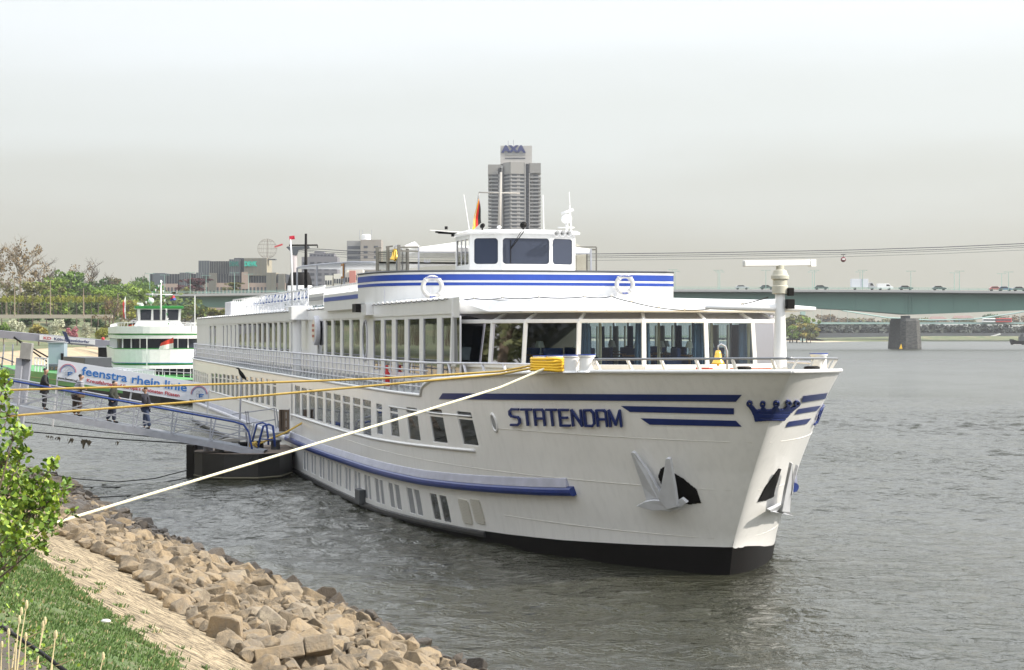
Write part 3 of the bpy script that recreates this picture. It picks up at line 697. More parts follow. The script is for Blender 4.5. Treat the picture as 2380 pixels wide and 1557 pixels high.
# side rail: three bars and many posts
zr = lambda s: float(np.interp(s, [4, 8, 12, 20, 60, 117], [5.52, 5.50, 5.46, 5.46, 5.52, 5.66]))
def se(s, z, off=-.10): return L(s, float(hv(s, 4.4))+off, z)
rs = list(np.arange(4.0, 10.6, .8)) + list(np.arange(11, 110, 1.4)) + [110.2, 110.7]
b = MB()
b.tube([se(3.7, 5.3), se(3.8, 5.45)] + [se(s, zr(s)) for s in rs], .04, 6)
for fz in (.25, .5, .75): b.tube([se(s, 4.42 + (zr(s)-4.42)*fz) for s in rs if s > 12.3], .028, 5)
for s in np.arange(13.2, 110, 1.1): b.tube([se(s, 4.4), se(s, zr(s))], .022, 5)
for s in (4.6, 5.9, 7.3, 8.7, 10): b.bar(se(s, 5.0), se(s+.3, zr(s)), .07, .05)
b.build('side_rail', GREYW, ship, True)
for s in np.arange(13.6, 78, 1.1): b = MB(); b.box((-s-.3, -VW-.03, 4.5), (-s+.25, -VW-.004, 4.74)); b.build('scupper_plate', GLD, ship)
b = MB(); b.tube([L(s, -(float(hv(s, 4.4))-.1), zr(s)) for s in rs], .04, 6); b.build('side_rail', GREYW, ship, True)
def bollard(x, y, sd, wd=.3, v=None):
    s, vv, z = sd; b = MB(); c = L(s, vv, z)
    b.lathe([(wd*.62, 0), (wd*.5, .05), (wd*.5, .40), (wd*.58, .42), (wd*.58, .46), (.001, .46)], 16, c); o = b.build('bollard', WHITE, ship, True); o.data.set_sharp_from_angle(angle=R(40))
    b = MB(); b.lathe([(.001, .475), (wd*.60, .475), (wd*.6, .455)], 16, c); b.build('bollard_cap', BLUE2, o)
def as_top(x, s): a = as_(x, 850, s); return s, a[1]
for x, s in ((1258, 2.6), (1290, 2.2), (1328, 1.6), (1364, 1.1), (1903, -2.2)):
    v = as_(x, 850, s)[1]; bollard(x, 0, (s, v, ztop(s)-.02), .40)
def coil():
    b = MB()
    v1, v2 = as_(1258, 850, 2.6)[1], as_(1290, 850, 2.2)[1]; z = ztop(2.4)
    for k in range(5):
        pts = []
        for i in range(25):
            t = 2*math.pi*i/24; c = L(2.6, v1, 0) if math.cos(t) < 0 else L(2.2, v2, 0)
            d = (L(2.2, v2, 0) - L(2.6, v1, 0)).normalized(); nrm = Vector((-d.y, d.x, 0))
            pts.append(c + d*math.cos(t)*.27 + nrm*math.sin(t)*.27 + Vector((0, 0, z + .06 + k*.075 + .01*math.sin(3*t+k))))
        b.tube(pts, .042, 6)
    b.tube([L(2.2, v2+.25, z+.4), L(2.15, v2+.1, z+.3), L(2.2, v2-.2, z+.15), L(2.4, v2-.3, z+.04)], .04, 6)
    o = b.build('rope_coil', GOLD, None, True); o.location = ship.location; o.rotation_euler = ship.rotation_euler
    tag(o, 'bright yellow mooring rope wound round the white bollards on the foredeck', 'rope')
coil()
for x in (1728, 1887):
    s = -2.6 if x < 1800 else -3.3; v = as_(x, 855, s)[1]; b = MB(); b.lathe([(.16, 0), (.15, .09), (.20, .10), (.20, .16), (.14, .18), (.001, .18)], 14, L(s, v, ztop(s)-.05)); o = b.build('deck_vent', BLACK, ship, True)
for (x0, x1) in ((1622, 1652), (1698, 1790)):
    b = MB(); a = as_(x0, 852, 0.6 if x0 < 1650 else -.2); c = as_(x1, 854, 0.2 if x0 < 1650 else -.8); b.bar(L(a[0], a[1], 5.42), L(c[0], c[1], 5.42), .16, .12); b.build('hatch_coaming', RED, ship)
def bell(p, sc, name_par, post_h):
    b = MB(); b.tube([p + Vector(q)*1 for q in [(0, .25*sc, -post_h), (0, .25*sc, .1), (0, .2*sc, .24), (0, .08*sc, .3), (0, 0, .25), (0, 0, .12)]], .025, 6); o = b.build('bell_bracket', STEEL, ship, True)
    b = MB(); b.lathe([(.01, .14*sc), (.06*sc, .13*sc), (.09*sc, .05*sc), (.11*sc, -.08*sc), (.17*sc, -.19*sc), (.19*sc, -.23*sc), (.15*sc, -.22*sc), (.001, -.1*sc)], 16, p); b.sphere(p + Vector((0, 0, -.24*sc)), .04*sc, 6); b.build('bell', BRASS, o, True)
a = as_(1669, 826, -.4); bell(L(*a), 1.0, 0, a[2] - 5.4)
# radar mast at the bow
b = MB(); mb = L(-3.75, 0, 0); b.lathe([(.22, 5.35), (.21, 5.4), (.17, 5.6), (.145, 6.4), (.12, 7.2), (.12, 7.45)], 16, mb); mast = b.build('radar_mast', WHITE, ship, True)
b = MB(); b.lathe([(.12, 7.36), (.20, 7.38), (.20, 7.56), (.18, 7.58), (.18, 7.72), (.225, 7.74), (.225, 7.82), (.2, 7.84), (.16, 7.95), (.10, 7.97), (.10, 8.08), (.001, 8.08)], 18, mb); rd_ = b.build('radar_drive', mat('beige_cast', (.48, .46, .38), .5, var=.1), mast, True); rd_.data.set_sharp_from_angle(angle=R(30))
b = MB(); d = Vector((math.cos(R(-104)), math.sin(R(-104)), 0)) ; d = Vector((-.215, -.977, 0)); d.rotate(Matrix.Rotation(R(0), 3, 'Z')); c = mb + Vector((0, 0, 8.14))
la = as_(1717, 652, -3.75)[1]; lb_ = as_(1905, 652, -3.75)[1]
p_, q_ = L(-3.75-.35, la, 8.10), L(-3.75+.35, lb_, 8.16); b.bar(p_, q_, .11, .15); b.build('radar_scanner', mat('pale_grey_paint', (.62, .62, .6), .4), mast, bevel=.02)
b = MB(); b.bar(q_.lerp(p_, .0), q_.lerp(p_, .07), .14, .18); b.build('scanner_cap', CANV, mast)
b = MB(); la = as_(1640, 722, -3.7)[1]; lb_ = as_(1895, 724, -3.7)[1]; b.tube([L(-3.7, la, 7.03), L(-3.7, 0, 7.02), L(-3.7, lb_, 7.0)], [.05, .10, .05], 8); b.build('cross_spar', WHITE, mast, True)
b = MB(); c = L(-3.9, -.2, 7.42); b.box(c - Vector((.07, .07, .10)), c + Vector((.08, .09, .10))); b.box(c - Vector((.08, .10, .42)), c + Vector((.1, .1, -.18)));  b.build('mast_lamp', BLACK, mast, bevel=.02)
# ---- sun-deck bulwark ----
bw = [(27.5, 5.5), (25.4, 5.42), (24.2, 5.15), (23.2, 4.5), (22.5, 3.5), (22.0, 2), (21.8, 0), (21.8, -2), (21.9, -4), (22.0, -5.3), (22.2, -5.62), (27.5, -5.7)]
def bwall(off, z0, z1, name, m, close=True):
    b = MB(); P = []
    for i, (s, v) in enumerate(bw):
        a = bw[max(i-1, 0)]; c = bw[min(i+1, len(bw)-1)]; t = Vector((c[0]-a[0], c[1]-a[1])).normalized(); nn = Vector((t.y, -t.x))
        P.append((s + nn.x*off, v + nn.y*off))
    b.add([L(s, v, z0) for s, v in P] + [L(s, v, z1) for s, v in P], [(i, i+1, len(P)+i+1, len(P)+i) for i in range(len(P)-1)])
    return b, P
for i in range(3): pass
def smooth(pts, k=3):
    for _ in range(k):
        q = [pts[0]]
        for a, b_ in zip(pts[:-1], pts[1:]):
            q += [(a[0]*.75+b_[0]*.25, a[1]*.75+b_[1]*.25), (a[0]*.25+b_[0]*.75, a[1]*.25+b_[1]*.75)]
        pts = q + [pts[-1]]
    return pts
bw = smooth(bw[:8], 2) + bw[8:]
nr = Vector((bw[3][1]-bw[1][1], 0)) 
b, P = bwall(0, 7.5, 8.66, 'bulwark', WHITE); ib, PI_ = bwall(.08, 7.5, 8.66, '', WHITE)
sgn = -1 if PI_[len(bw)//2][0] > bw[len(bw)//2][0] else 1
ib, PI_ = bwall(-sgn*.08, 7.5, 8.66, '', WHITE); o_ = len(b.v); b.add(ib.v, ib.f); nP = len(bw)
b.f += [(nP+i, nP+i+1, o_+nP+i+1, o_+nP+i) for i in range(nP-1)]; b.m += [0]*(nP-1)
bul = b.build('bulwark', WHITE, ship, True); bul.data.set_sharp_from_angle(angle=R(30))
for za, zb in ((8.34, 8.56), (8.15, 8.26)):
    b, _ = bwall(sgn*.012, za, zb, '', BLUE2); b.build('stripe', BLUE2, bul, True)
b, _ = bwall(sgn*.0, 8.66, 8.70, '', BLACK); b2, _ = bwall(-sgn*.1, 8.7, 8.70, '', BLACK)
cp = MB(); cp.tube([L(s, v, 8.68) for s, v in bw], .04, 5); cp.build('capping_rail', DKGREY, bul)
b = MB()
for k in (10, 17, 24, 29):
    if k < len(bw): s, v = bw[k]; b.bar(L(s-.0, v, 7.52), L(s, v, 8.12), .05, .03)
b.build('panel_seam', GREYW, bul)
# lower platform sections aft of the bulwark
def sect(x0, x1, zt, zs0, zs1, zb, v, m):
    sa, sb = sorted((sx(x0, v), sx(x1, v))); xm = (x0+x1)/2; zt, zs0, zs1, zb = [av(xm, q, v)[2] for q in (zt, zs0, zs1, zb)]; b = MB(); b.box((-sb, -v, zb), (-sa, -v+.1, zt)); o = b.build('bulwark_panel', WHITE, ship)
    b = MB(); b.box((-sb+.02, -v-.012, zs0), (-sa-.02, -v-.001, zs1)); b.build('stripe', m, o)
    b = MB(); b.tube([L(sa, v-.05, zt+.32), L(sb, v-.05, zt+.32)], .03, 5)
    for s in np.arange(sa, sb, .5): b.bar(L(s, v-.05, zt), L(s, v-.05, zt+.32), .10, .05)
    b.build('rail', WHITE, o)
sect(753, 832, 681, 697.5, 688, 720, 5.5, BLUE2)
sect(718, 752, 683, 698, 690, 709, 5.34, GLD)
b = MB(); a = av(847, 713, VW+.2); b.box((-a[0]-1.1, -VW-.5, a[2]-.2), (-a[0]-.2, -VW, a[2]+.12)); b.build('navigation_lamp', BLACK, ship)
b = MB(); b.box((-a[0]-.2, -VW-.3, a[2]-.32), (-a[0]+1.0, -VW, a[2]+.1)); b.build('lamp_bracket', WHITE, ship)
# life rings (hung on the bulwark: things of their own)
def lifering(x, y, s, dia, label):
    a = as_(x, y, s); c = ship.matrix_basis @ L(*a) if False else None
    t = thing('life_ring', label, 'life ring', group='life rings on the bulwark'); t.location = ship.location; t.rotation_euler = ship.rotation_euler
    b = MB(); M_ = Matrix.Rotation(R(90), 3, 'Z'); p = L(*a); b.torus(p, dia/2-.09, .085, M_, 32, 10); b.build('ring', mat('ring_white', (.50, .49, .47), .5, var=.08), t, True)
    b = MB()
    for k in range(4):
        u = R(45 + 90*k); q = p + M_ @ Vector((math.cos(u)*(dia/2-.09), 0, math.sin(u)*(dia/2-.09))); b.torus(q, .094, .012, M_ @ Matrix.Rotation(-u, 3, 'Y') @ Matrix.Rotation(R(90), 3, 'X'), 14, 5)
    b.tube([p + M_ @ Vector((-.42, .0, -.2)), p + M_ @ Vector((-.32, 0, -.44)), p + M_ @ Vector((-.1, 0, -.44))], .012, 5); b.tube([p + M_ @ Vector((.42, .0, -.2)), p + M_ @ Vector((.32, 0, -.44)), p + M_ @ Vector((.1, 0, -.44))], .012, 5)
    b.build('strap', GREYW, t)
    for i, (tx, zz) in enumerate((('STATENDAM', dia/2-.12), ('BASEL', -dia/2+.05))):
        M4 = Matrix.Translation(p + Vector((.095, 0, zz))) @ Matrix.Rotation(R(90), 4, 'Z') @ Matrix.Rotation(R(90), 4, 'X')
        text_mesh(tx, .085, 'writing', BLUE2, t, M4, .003, .003, 'CENTER')
    return t
lifering(1005, 667, 21.75, .88, 'white life ring on the blue-striped bulwark, above the side windows')
lifering(1452, 661, 21.55, .80, 'white life ring on the blue-striped bulwark, above the bow lounge windows')
# ---- wheelhouse ----
SF = 24.2
wk = [as_(1062, 560, 27.0), as_(1092, 560, SF+.55), as_(1168, 560, SF), as_(1280, 560, SF), as_(1337, 560, SF+.55), as_(1337, 560, SF+3)]
wk[0] = (27.4, wk[1][1], 0); wk[5] = (27.4, wk[4][1], 0)
zW0, zW1, zS, zH = 7.7, 10.18, 9.02, 10.0
wh = MB(); panes = []
def facet(A, B, u0, u1):
    p = Vector((-A[0], -A[1], 0)); q = Vector((-B[0], -B[1], 0)); d = (q-p); ln = d.length; d.normalize(); n = Vector((-d.y, d.x, 0))
    if n.dot(Vector((-25.8, 0, 0)) - p) < 0: n = -n
    X = lambda u, z, k=0: tuple(p + d*(u*ln) + Vector((0, 0, z)) + n*k)
    for (ua, ub, za, zb) in ((0, 1, zW0, zS), (0, 1, zH, zW1), (0, u0, zS, zH), (u1, 1, zS, zH)):
        wh.add([X(ua, za), X(ub, za), X(ub, zb), X(ua, zb), X(ua, za, .07), X(ub, za, .07), X(ub, zb, .07), X(ua, zb, .07)], [(0,1,2,3),(7,6,5,4),(0,4,5,1),(1,5,6,2),(2,6,7,3),(3,7,4,0)])
    rr = .13
    for ua, za, du, dz in ((u0, zS, 1, 1), (u1, zS, -1, 1), (u1, zH, -1, -1), (u0, zH, 1, -1)):
        pts = [X(ua + du*rr/ln*(1-math.cos(t)), za + dz*rr*(1-math.sin(t)), -.003) for t in (0, .4, .8, 1.2, 1.57)]
        wh.add([X(ua, za, -.003)] + pts, [(0, 1, 2), (0, 2, 3), (0, 3, 4), (0, 4, 5)])
    panes.append([X(u0, zS, .03), X(u1, zS, .03), X(u1, zH, .03), X(u0, zH, .03)])
facet(wk[0], wk[1], .08, .92); facet(wk[1], wk[2], .13, .86); facet(wk[2], wk[3], .0, .97); facet(wk[3], wk[4], .08, .88); facet(wk[4], wk[5], .1, .9)
wheel = wh.build('wheelhouse', WHITE, ship)
for i, P in enumerate(panes):
    b = MB(); b.add(P, [(0, 1, 2, 3)]); b.build('window', GLG if 0 < i < 4 else SGL, wheel)
    if i == 0:
        b = MB()
        for t in (.35, .68): b.bar(Vector(P[0]).lerp(Vector(P[1]), t), Vector(P[3]).lerp(Vector(P[2]), t), .05, .05)
        b.build('window_bar', WHITE, wheel)
b = MB(); b.add([L(k[0], k[1], zW1) for k in wk], [tuple(range(6))]); b.add([L(k[0], k[1], 8.9) for k in wk], [tuple(range(6))]); b.build('wheelhouse_floor', DKGREY, wheel)
b = MB(); rf = []
for off, z in ((.0, 10.15), (.14, 10.18), (.16, 10.25), (.02, 10.32), (-.5, 10.36)):
    rf.append([Vector((-(k[0]*(1) - (off if i not in (0, 5) else -off)), -(k[1] + off*(1 if k[1] > 0 else -1)), z)) for i, k in enumerate(wk)])
for q in rf: b.v += [tuple(p) for p in q]
for k in range(4):
    for i in range(6): b.f.append((k*6+i, k*6+(i+1) % 6, (k+1)*6+(i+1) % 6, (k+1)*6+i)); b.m.append(0)
b.f.append(tuple(24+i for i in range(6))); b.m.append(0); b.build('wheelhouse_roof', WHITE, wheel)
def P_(x, y, s): return L(*as_(x, y, s))
b = MB(); b.bar(P_(1218, 537, SF-.3), P_(1188, 578, SF-.12), .03); b.bar(P_(1212, 537, SF-.3), P_(1186, 578, SF-.12), .02); b.bar(P_(1187, 558, SF-.06), P_(1187, 612, SF-.06), .03); b.build('wiper', BLACK, wheel)
for x in (1286, 1299.5, 1313):
    b = MB(); c = P_(x+6, 543, SF-.2); b.lathe([(.12, .22), (.10, .16), (.045, .05), (.03, -.1), (.001, -.12)], 12, c, M=Matrix.Rotation(R(90), 3, 'Y')); b.build('horn', WHITE, wheel, True)
for (x, y0, y1, r) in ((1216, 518, 534, .13), (1121, 520, 538, .09)):
    b = MB(); c = P_(x, y0+5, SF+.3); b.lathe([(.001, -.14), (r*.8, -.13), (r, 0), (r*.85, .14), (.001, .15)], 10, c, M=Matrix.Rotation(R(80), 3, 'Y')); b.bar(P_(x, y0+9, SF+.3), P_(x, y1+2, SF+.3), .05); b.build('searchlight', BLACK, wheel, True)
b = MB(); b.bar(P_(1078, 452, 25), P_(1092, 541, 25), .03); b.bar(P_(1262, 453, 25), P_(1264, 537, 25), .035); b.bar(P_(1323, 446, 25), P_(1328, 540, 25), .025); b.bar(P_(1324, 478, 25), P_(1328, 540, 25), .05); b.build('whip_antenna', WHITE, wheel)
b = MB(); c = P_(1317, 509, 25); b.sphere(c, .22, 8, sc=(1, 1, .85)); b.bar(c - Vector((0, 0, .15)), c - Vector((0, 0, .55)), .09); b.bar(c + Vector((0, -.35, -.33)), c + Vector((0, .3, -.33)), .05); b.bar(P_(1305, 497, 25), P_(1332, 487, 25), .06, .1); b.build('radome', WHITE, wheel, True)
b = MB(); c = P_(1160, 528, 25); b.sphere(c, .09, 6, sc=(1, 1, .7)); b.bar(c, c - Vector((0, 0, .25)), .03); b.build('antenna_dome', WHITE, wheel)
b = MB(); b.tube([P_(1160, 560, 28), P_(1164, 400, 28)], [.085, .045], 8); b.tube([P_(1113, 447, 28), P_(1208, 449, 28)], .03, 6); b.bar(P_(1113, 447, 28), P_(1112, 462, 28), .03)
b.build('signal_mast', mat('mast_paint', (.36, .34, .31), .5), ship, True)
b = MB(); b.bar(P_(998, 535, 27), P_(1072, 540, 27), .28, .03); sc_ = b.build('side_radar', CANV, ship)
b = MB(); b.bar(P_(1012, 539, 27), P_(1093, 546, 27), .06); b.bar(P_(1037, 526, 27), P_(1037, 533, 27), .10); b.bar(P_(1052, 541, 27), P_(1052, 550, 27), .10); b.bar(P_(1018, 541, 27), P_(1055, 543, 27), .06); b.build('radar_arm', BLACK, sc_)
# German flag (hoisted on the halyard)
FB, FR, FG = mat('flag_black', (.012, .012, .012), .8), mat('flag_red', (.55, .02, .015), .8), mat('flag_gold', (.80, .45, .02), .8)
def flag(pts, name, label, mats, sdist, par_local=True):
    # pts: corner picture points (4), each band a strip between edges
    A, B_, C, D_ = [P_(*p, sdist) for p in pts]; nb = len(mats); b = MB(); k = 10
    for j in range(nb):
        o = len(b.v)
        for i in range(k+1):
            t = i/k
            for q in (j/nb, (j+1)/nb):
                p = A.lerp(B_, t).lerp(D_.lerp(C, t), q); p.x += .12*math.sin(t*5 + q*2); b.v.append(tuple(p))
        for i in range(k): b.f.append((o+2*i, o+2*i+1, o+2*i+3, o+2*i+2)); b.m.append(j)
    o = b.build(name, mats, None, True); o.location = ship.location; o.rotation_euler = ship.rotation_euler; return tag(o, label, 'flag')
flag([(1113, 462), (1120, 517), (1097, 536), (1111, 462)], 'flag', 'black, red and gold flag hanging beside the wheelhouse mast', [FB, FR, FG], 27.5)
b = MB(); b.tube([P_(1112, 450, 27.5), P_(1098, 545, 27.5)], .012, 4); b.build('halyard', STEEL, ship)
# bell post, wind screens and marquee on the sun deck
a = as_(918, 588, 25.8); bell(L(*a), 1.15, 0, a[2] - 7.7)
PO = mat('screen_post', (.13, .125, .11), .6)
pp = [(877, 577.6, 27.0), (901.5, 574, 26.2), (927, 569, 25.2), (947, 578, 26.4)]
b = MB(); gl = []
for x, y, s in pp: q = P_(x, y, s); b.bar(Vector((q.x, q.y, 7.6)), q, .11); 
for (x0, y0, x1, y1, s) in ((872, 576, 886, 576, 27), (897, 574, 913, 572, 26.2), (925, 575, 972, 574, 25.2), (925, 583, 972, 584, 25.2), (947, 578, 947, 632, 26)): b.bar(P_(x0, y0, s), P_(x1, y1, s), .06)
scr = b.build('screen_frame', PO, ship)
for (a_, c_) in zip(pp[:-1], pp[1:]):
    q, r_ = P_(*a_), P_(*c_); b = MB(); b.add([(q.x, q.y, 7.7), (r_.x, r_.y, 7.7), tuple(r_ - Vector((0, 0, .12))), tuple(q - Vector((0, 0, .12)))], [(0, 1, 2, 3)]); b.build('screen_pane', SGL, scr)
# marquee
mq = thing('marquee', 'white canvas marquee tent with clear side walls beside the wheelhouse', 'tent'); mq.location = ship.location; mq.rotation_euler = ship.rotation_euler
e = [(28.6, as_(973, 572, 28.6)[1]), (28.6, -4.2), (33.5, -4.2), (33.5, as_(973, 572, 28.6)[1])]
vl, vr = e[0][1], -4.2; vm = (vl+vr)/2; zE, zR, zV = 9.80, 10.34, 9.62; b = MB()
b.add([L(28.6, vl, zE), L(28.6, vr, zE), L(33.5, vr, zE), L(33.5, vl, zE), L(30.5, vm, zR), L(32, vm, zR)], [(0, 1, 4), (1, 2, 5, 4), (2, 3, 5), (3, 0, 4, 5)])
b.add([L(28.6, vl, zE), L(28.6, vr, zE), L(33.5, vr, zE), L(33.5, vl, zE), L(28.6, vl, zV), L(28.6, vr, zV), L(33.5, vr, zV), L(33.5, vl, zV)], [(0, 1, 5, 4), (1, 2, 6, 5), (2, 3, 7, 6), (3, 0, 4, 7)])
b.add([tuple(P_(940, 571, 29)), tuple(P_(950, 579, 29)), tuple(P_(975, 572, 29)), tuple(P_(964, 561, 29.5))], [(0, 1, 2, 3)])
b.build('canopy', CANV, mq)
b = MB()
for (s, v) in ((28.6, vl), (28.6, (vl*2+vr)/3), (28.6, vr), (33.5, vl), (33.5, vr), (31, vl)): b.bar(L(s, v, 7.75), L(s, v, zE), .06)
b.bar(L(28.6, vl, zV), L(28.6, vr, zV), .05); b.bar(L(28.55, vl, 8.2), L(28.55, 0, 8.2), .04); b.bar(L(28.55, vl, 8.5), L(28.55, 0, 8.5), .04); b.build('tent_pole', STEEL, mq)
for i, (va, vb) in enumerate(((vl, (vl*2+vr)/3), ((vl*2+vr)/3, vr))):
    b = MB(); b.add([L(28.62, va, 7.8), L(28.62, vb, 7.8), L(28.62, vb, zV), L(28.62, va, zV)], [(0, 1, 2, 3)]); b.build('side_wall', glass_mat('clear_vinyl%d' % i, (.80, .80, .78), .02, .2), mq)
for x in (993, 1076):
    b = MB(); c = P_(x, 608, 28.55)
    b.box(c + Vector((-.004, -.11, -.03)), c + Vector((0.0, .11, 0)))
    for k in range(3): b.add([c + Vector((0.004, -.1+.1*k-.04, 0)), c + Vector((.004, -.1+.1*k+.04, 0)), c + Vector((.004, -.1+.1*k, .11))], [(0, 1, 2)])
    b.build('crown_print', STEEL, mq)
q = P_(1386, 632, 30)
b = MB(); b.bar(P_(1386, 632, 30), P_(1386, 575, 30), .05); b.bar(P_(1340, 574, 30), P_(1386, 574, 30), .05); b.bar(P_(1340, 580, 30), P_(1386, 580, 30), .06); b.bar(P_(1364, 632, 30), P_(1364, 580, 30), .05); b.build('screen_frame', PO, ship)
b = MB(); pts = [P_(1340, 632, 31), P_(1364, 632, 31), P_(1362, 590, 31), P_(1354, 574, 31), P_(1340, 566, 31)]; b.prism(pts, Vector((-.1, 0, 0))); b.build('rolled_canopy', mat('dull_canvas', (.45, .43, .37), .9, var=.1), ship)
# awning wing aft
vA = 2.6
b = MB(); aw = [(690.5, 622), (700, 618.5), (720, 616), (750, 613), (775, 611), (817, 608), (873, 608)]
for (x, y) in aw: s = sx(x, vA); zz = av(x, y, vA)[2]; b.v += [tuple(L(s, vA, zz)), tuple(L(s, -3.6, zz)), tuple(L(s, vA, zz-.08)), tuple(L(s, -3.6, zz-.08))]
for i in range(len(aw)-1):
    for q_ in ((0, 1), (3, 2), (2, 0), (1, 3)): b.f.append((4*i+q_[0], 4*i+q_[1], 4*i+4+q_[1], 4*i+4+q_[0])); b.m.append(0)
awn = b.build('awning', mat('awning_grey', (.55, .56, .57), .6), ship, True)
b = MB()
for (x, y, v) in ((690.5, 622, vA), (737, 614, vA), (690.5, 622, -3.5), (860, 608, -3.5), (800, 609, vA)): a = av(x, y, vA); b.tube([L(a[0], v, 7.6), L(a[0], v, a[2])], .05, 6)
b.tube([L(sx(x, vA), vA, av(x, y, vA)[2]-.02) for x, y in aw], .05, 6); b.build('awning_frame', STEEL, awn)
b = MB(); a = av(796, 627, vA+.1); c = L(*a); b.box(c - Vector((.33, .03, .42)), c + Vector((.33, .03, .3))); nb_ = b.build('notice_board', mat('varnished_wood', (.28, .13, .03), .5), ship)
b = MB(); b.box(c - Vector((.24, .045, .33)), c + Vector((.24, -.031, .18))); b.build('notice_paper', CANV, nb_)
# funnel
sF = sx(697, 0.4); D_f = (S0 + sF*AX + .4*NV)[1]; rF = 29*D_f/F; b = MB()
zt = CAMZ + (HZ-633)*D_f/F; b.lathe([(rF, 7.4), (rF, zt-.9), (rF*.98, zt-.85)], 24, L(sF, .4, 0)); fu = b.build('funnel', WHITE, ship, True)
b = MB(); b.lathe([(rF*1.005, zt-.86), (rF*.92, zt-.45), (rF*.78, zt-.05), (rF*.72, zt), (rF*.6, zt-.02), (rF*.6, zt-.5), (.001, zt-.5)], 24, L(sF, .4, 0)); b.build('funnel_top', BLACK, fu, True)
# black signal mast, white staff with red flag
b = MB(); sM = sx(711, 1.0)*.9; b.tube([P_(711, 690, sM), P_(711, 543, sM)], [.12, .07], 8); b.bar(P_(672, 570, sM), P_(738, 569.5, sM), .1, .09); b.bar(P_(738, 570, sM), P_(738, 576, sM), .05); b.build('black_mast', BLACK, ship, True)
sT = sx(680, 5.0); b = MB(); b.tube([P_(680, 711, sT), P_(677, 590, sT), P_(675, 556, sT)], [.06, .05, .03], 7); b.build('flagstaff', WHITE, ship, True)
o = flag([(672, 549), (685, 547), (685, 556), (672, 557)], 'flag', 'small red flag with a white emblem on a white staff', [mat('flag_crimson', (.55, .03, .06), .8)], sT)
# sun-deck rail and deck chairs aft
b = MB(); vS = 5.0; sa, sb = sx(716, vS), sx(541, vS)
b.tube([L(sa, vS, 8.45), L((sa+sb)/2, vS, 8.5), L(sb, vS, 8.5)], .035, 5); b.tube([L(sa, vS, 8.0), L(sb, vS, 8.0)], .02, 4)
for s in np.arange(sa, sb, 1.35): b.tube([L(s, vS, 7.5), L(s, vS, 8.47)], .025, 4)
b.build('sundeck_rail', WHITE, ship)
dc = None
for i, s in enumerate(np.arange(sa+.6, sb-8, 1.05)):
    if dc is None:
        dc = thing('deck_chair', 'white deck chair with blue seat, first from the bow end of its row', 'deck chair', group='deck chairs on the sun deck')
        b = MB(); b.bar((-.3, -.25, 0), (.25, -.25, .95), .04); b.bar((-.3, .25, 0), (.25, .25, .95), .04); b.bar((.3, -.28, 0), (-.3, -.28, .55), .04); b.bar((.3, .28, 0), (-.3, .28, .55), .04); b.bar((.25, -.25, .95), (.25, .25, .95), .04); b.build('frame', WHITE, dc)
        b = MB(); b.add([(-.35, -.22, .42), (-.35, .22, .42), (.1, .22, .36), (.1, -.22, .36), (.28, -.22, .95), (.28, .22, .95)], [(0, 1, 2, 3), (3, 2, 5, 4)]); so = b.build('sling', mat('blue_canvas', (.04, .09, .28), .9, var=.1), dc); so.modifiers.new('t', 'SOLIDIFY').thickness = .02
    else: c = dup(dc, (0, 0, 0), label='white deck chair with blue seat, %s from the bow end of its row' % ORDN[i])
    q = dc if i == 0 else c
    Mw = Matrix.Translation(Vector((S0[0], S0[1], 0))) @ Matrix.Rotation(math.atan2(-AX[1], -AX[0]), 4, 'Z') @ Matrix.Translation(L(s, 4.35, 7.72)) @ Matrix.Rotation(R(80 + (i*37) % 23), 4, 'Z')
    q.location = Mw.translation; q.rotation_euler = Mw.to_euler()
b = MB(); s = sx(551, 4.0); b.box((-s-2.2, -4.6, 7.6), (-s+1.5, -1, 8.5)); b.build('deck_locker', GREYW, ship, bevel=.05)
b = MB(); s = sx(572, 2.5); b.box((-s-1.5, -2.6, 7.6), (-s+1.5, 0, 8.9)); b.build('deck_house', CANV, ship, bevel=.1)
# crane post on the side deck and small red extinguishers
sP = sx(690, 5.75); b = MB(); b.tube([L(sP, 5.75, 4.4), L(sP, 5.75, 7.2)], .22, 10); b.box((-sP-.35, -6.1, 7.0), (-sP+.6, -5.3, 7.65)); b.build('davit_post', WHITE, ship, bevel=.03)
for x in (899,): a = av(x, 868, 5.5); b = MB(); b.lathe([(.12, 0), (.12, .45), (.05, .55), (.05, .75)], 8, L(a[0], 5.5, 4.5)); b.build('fire_extinguisher', RED, ship, True)
# heron-like black bird on the hull ledge
# ======================= WATER AND BANKS =======================
def node_mat(name):
    m = bpy.data.materials.new(name); m.use_nodes = True; t = m.node_tree; return m, t, t.nodes['Principled BSDF']
def noise(t, vec, scale, detail=4, rough=.55, dist=0):
    n = t.nodes.new('ShaderNodeTexNoise'); n.inputs['Scale'].default_value = scale; n.inputs['Detail'].default_value = detail
    n.inputs['Roughness'].default_value = rough; n.inputs['Distortion'].default_value = dist; t.links.new(vec, n.inputs['Vector']); return n.outputs[0]
def mapped(t, sc, rot=0):
    g = t.nodes.new('ShaderNodeNewGeometry'); mp = t.nodes.new('ShaderNodeMapping'); mp.inputs['Scale'].default_value = sc; mp.inputs['Rotation'].default_value = (0, 0, rot)
    t.links.new(g.outputs['Position'], mp.inputs[0]); return mp.outputs[0]
def math_(t, op, a, b=None):
    n = t.nodes.new('ShaderNodeMath'); n.operation = op
    for i, q in enumerate((a, b)):
        if q is None: continue
        if isinstance(q, (int, float)): n.inputs[i].default_value = q
        else: t.links.new(q, n.inputs[i])
    return n.outputs[0]
def rampn(t, fac, stops):
    r = t.nodes.new('ShaderNodeValToRGB'); c = r.color_ramp
    while len(c.elements) < len(stops): c.elements.new(.5)
    for e, (p, col) in zip(c.elements, stops): e.position = p; e.color = (*col, 1)
    t.links.new(fac, r.inputs[0]); return r.outputs[0]
wm, t, b_ = node_mat('river_water')
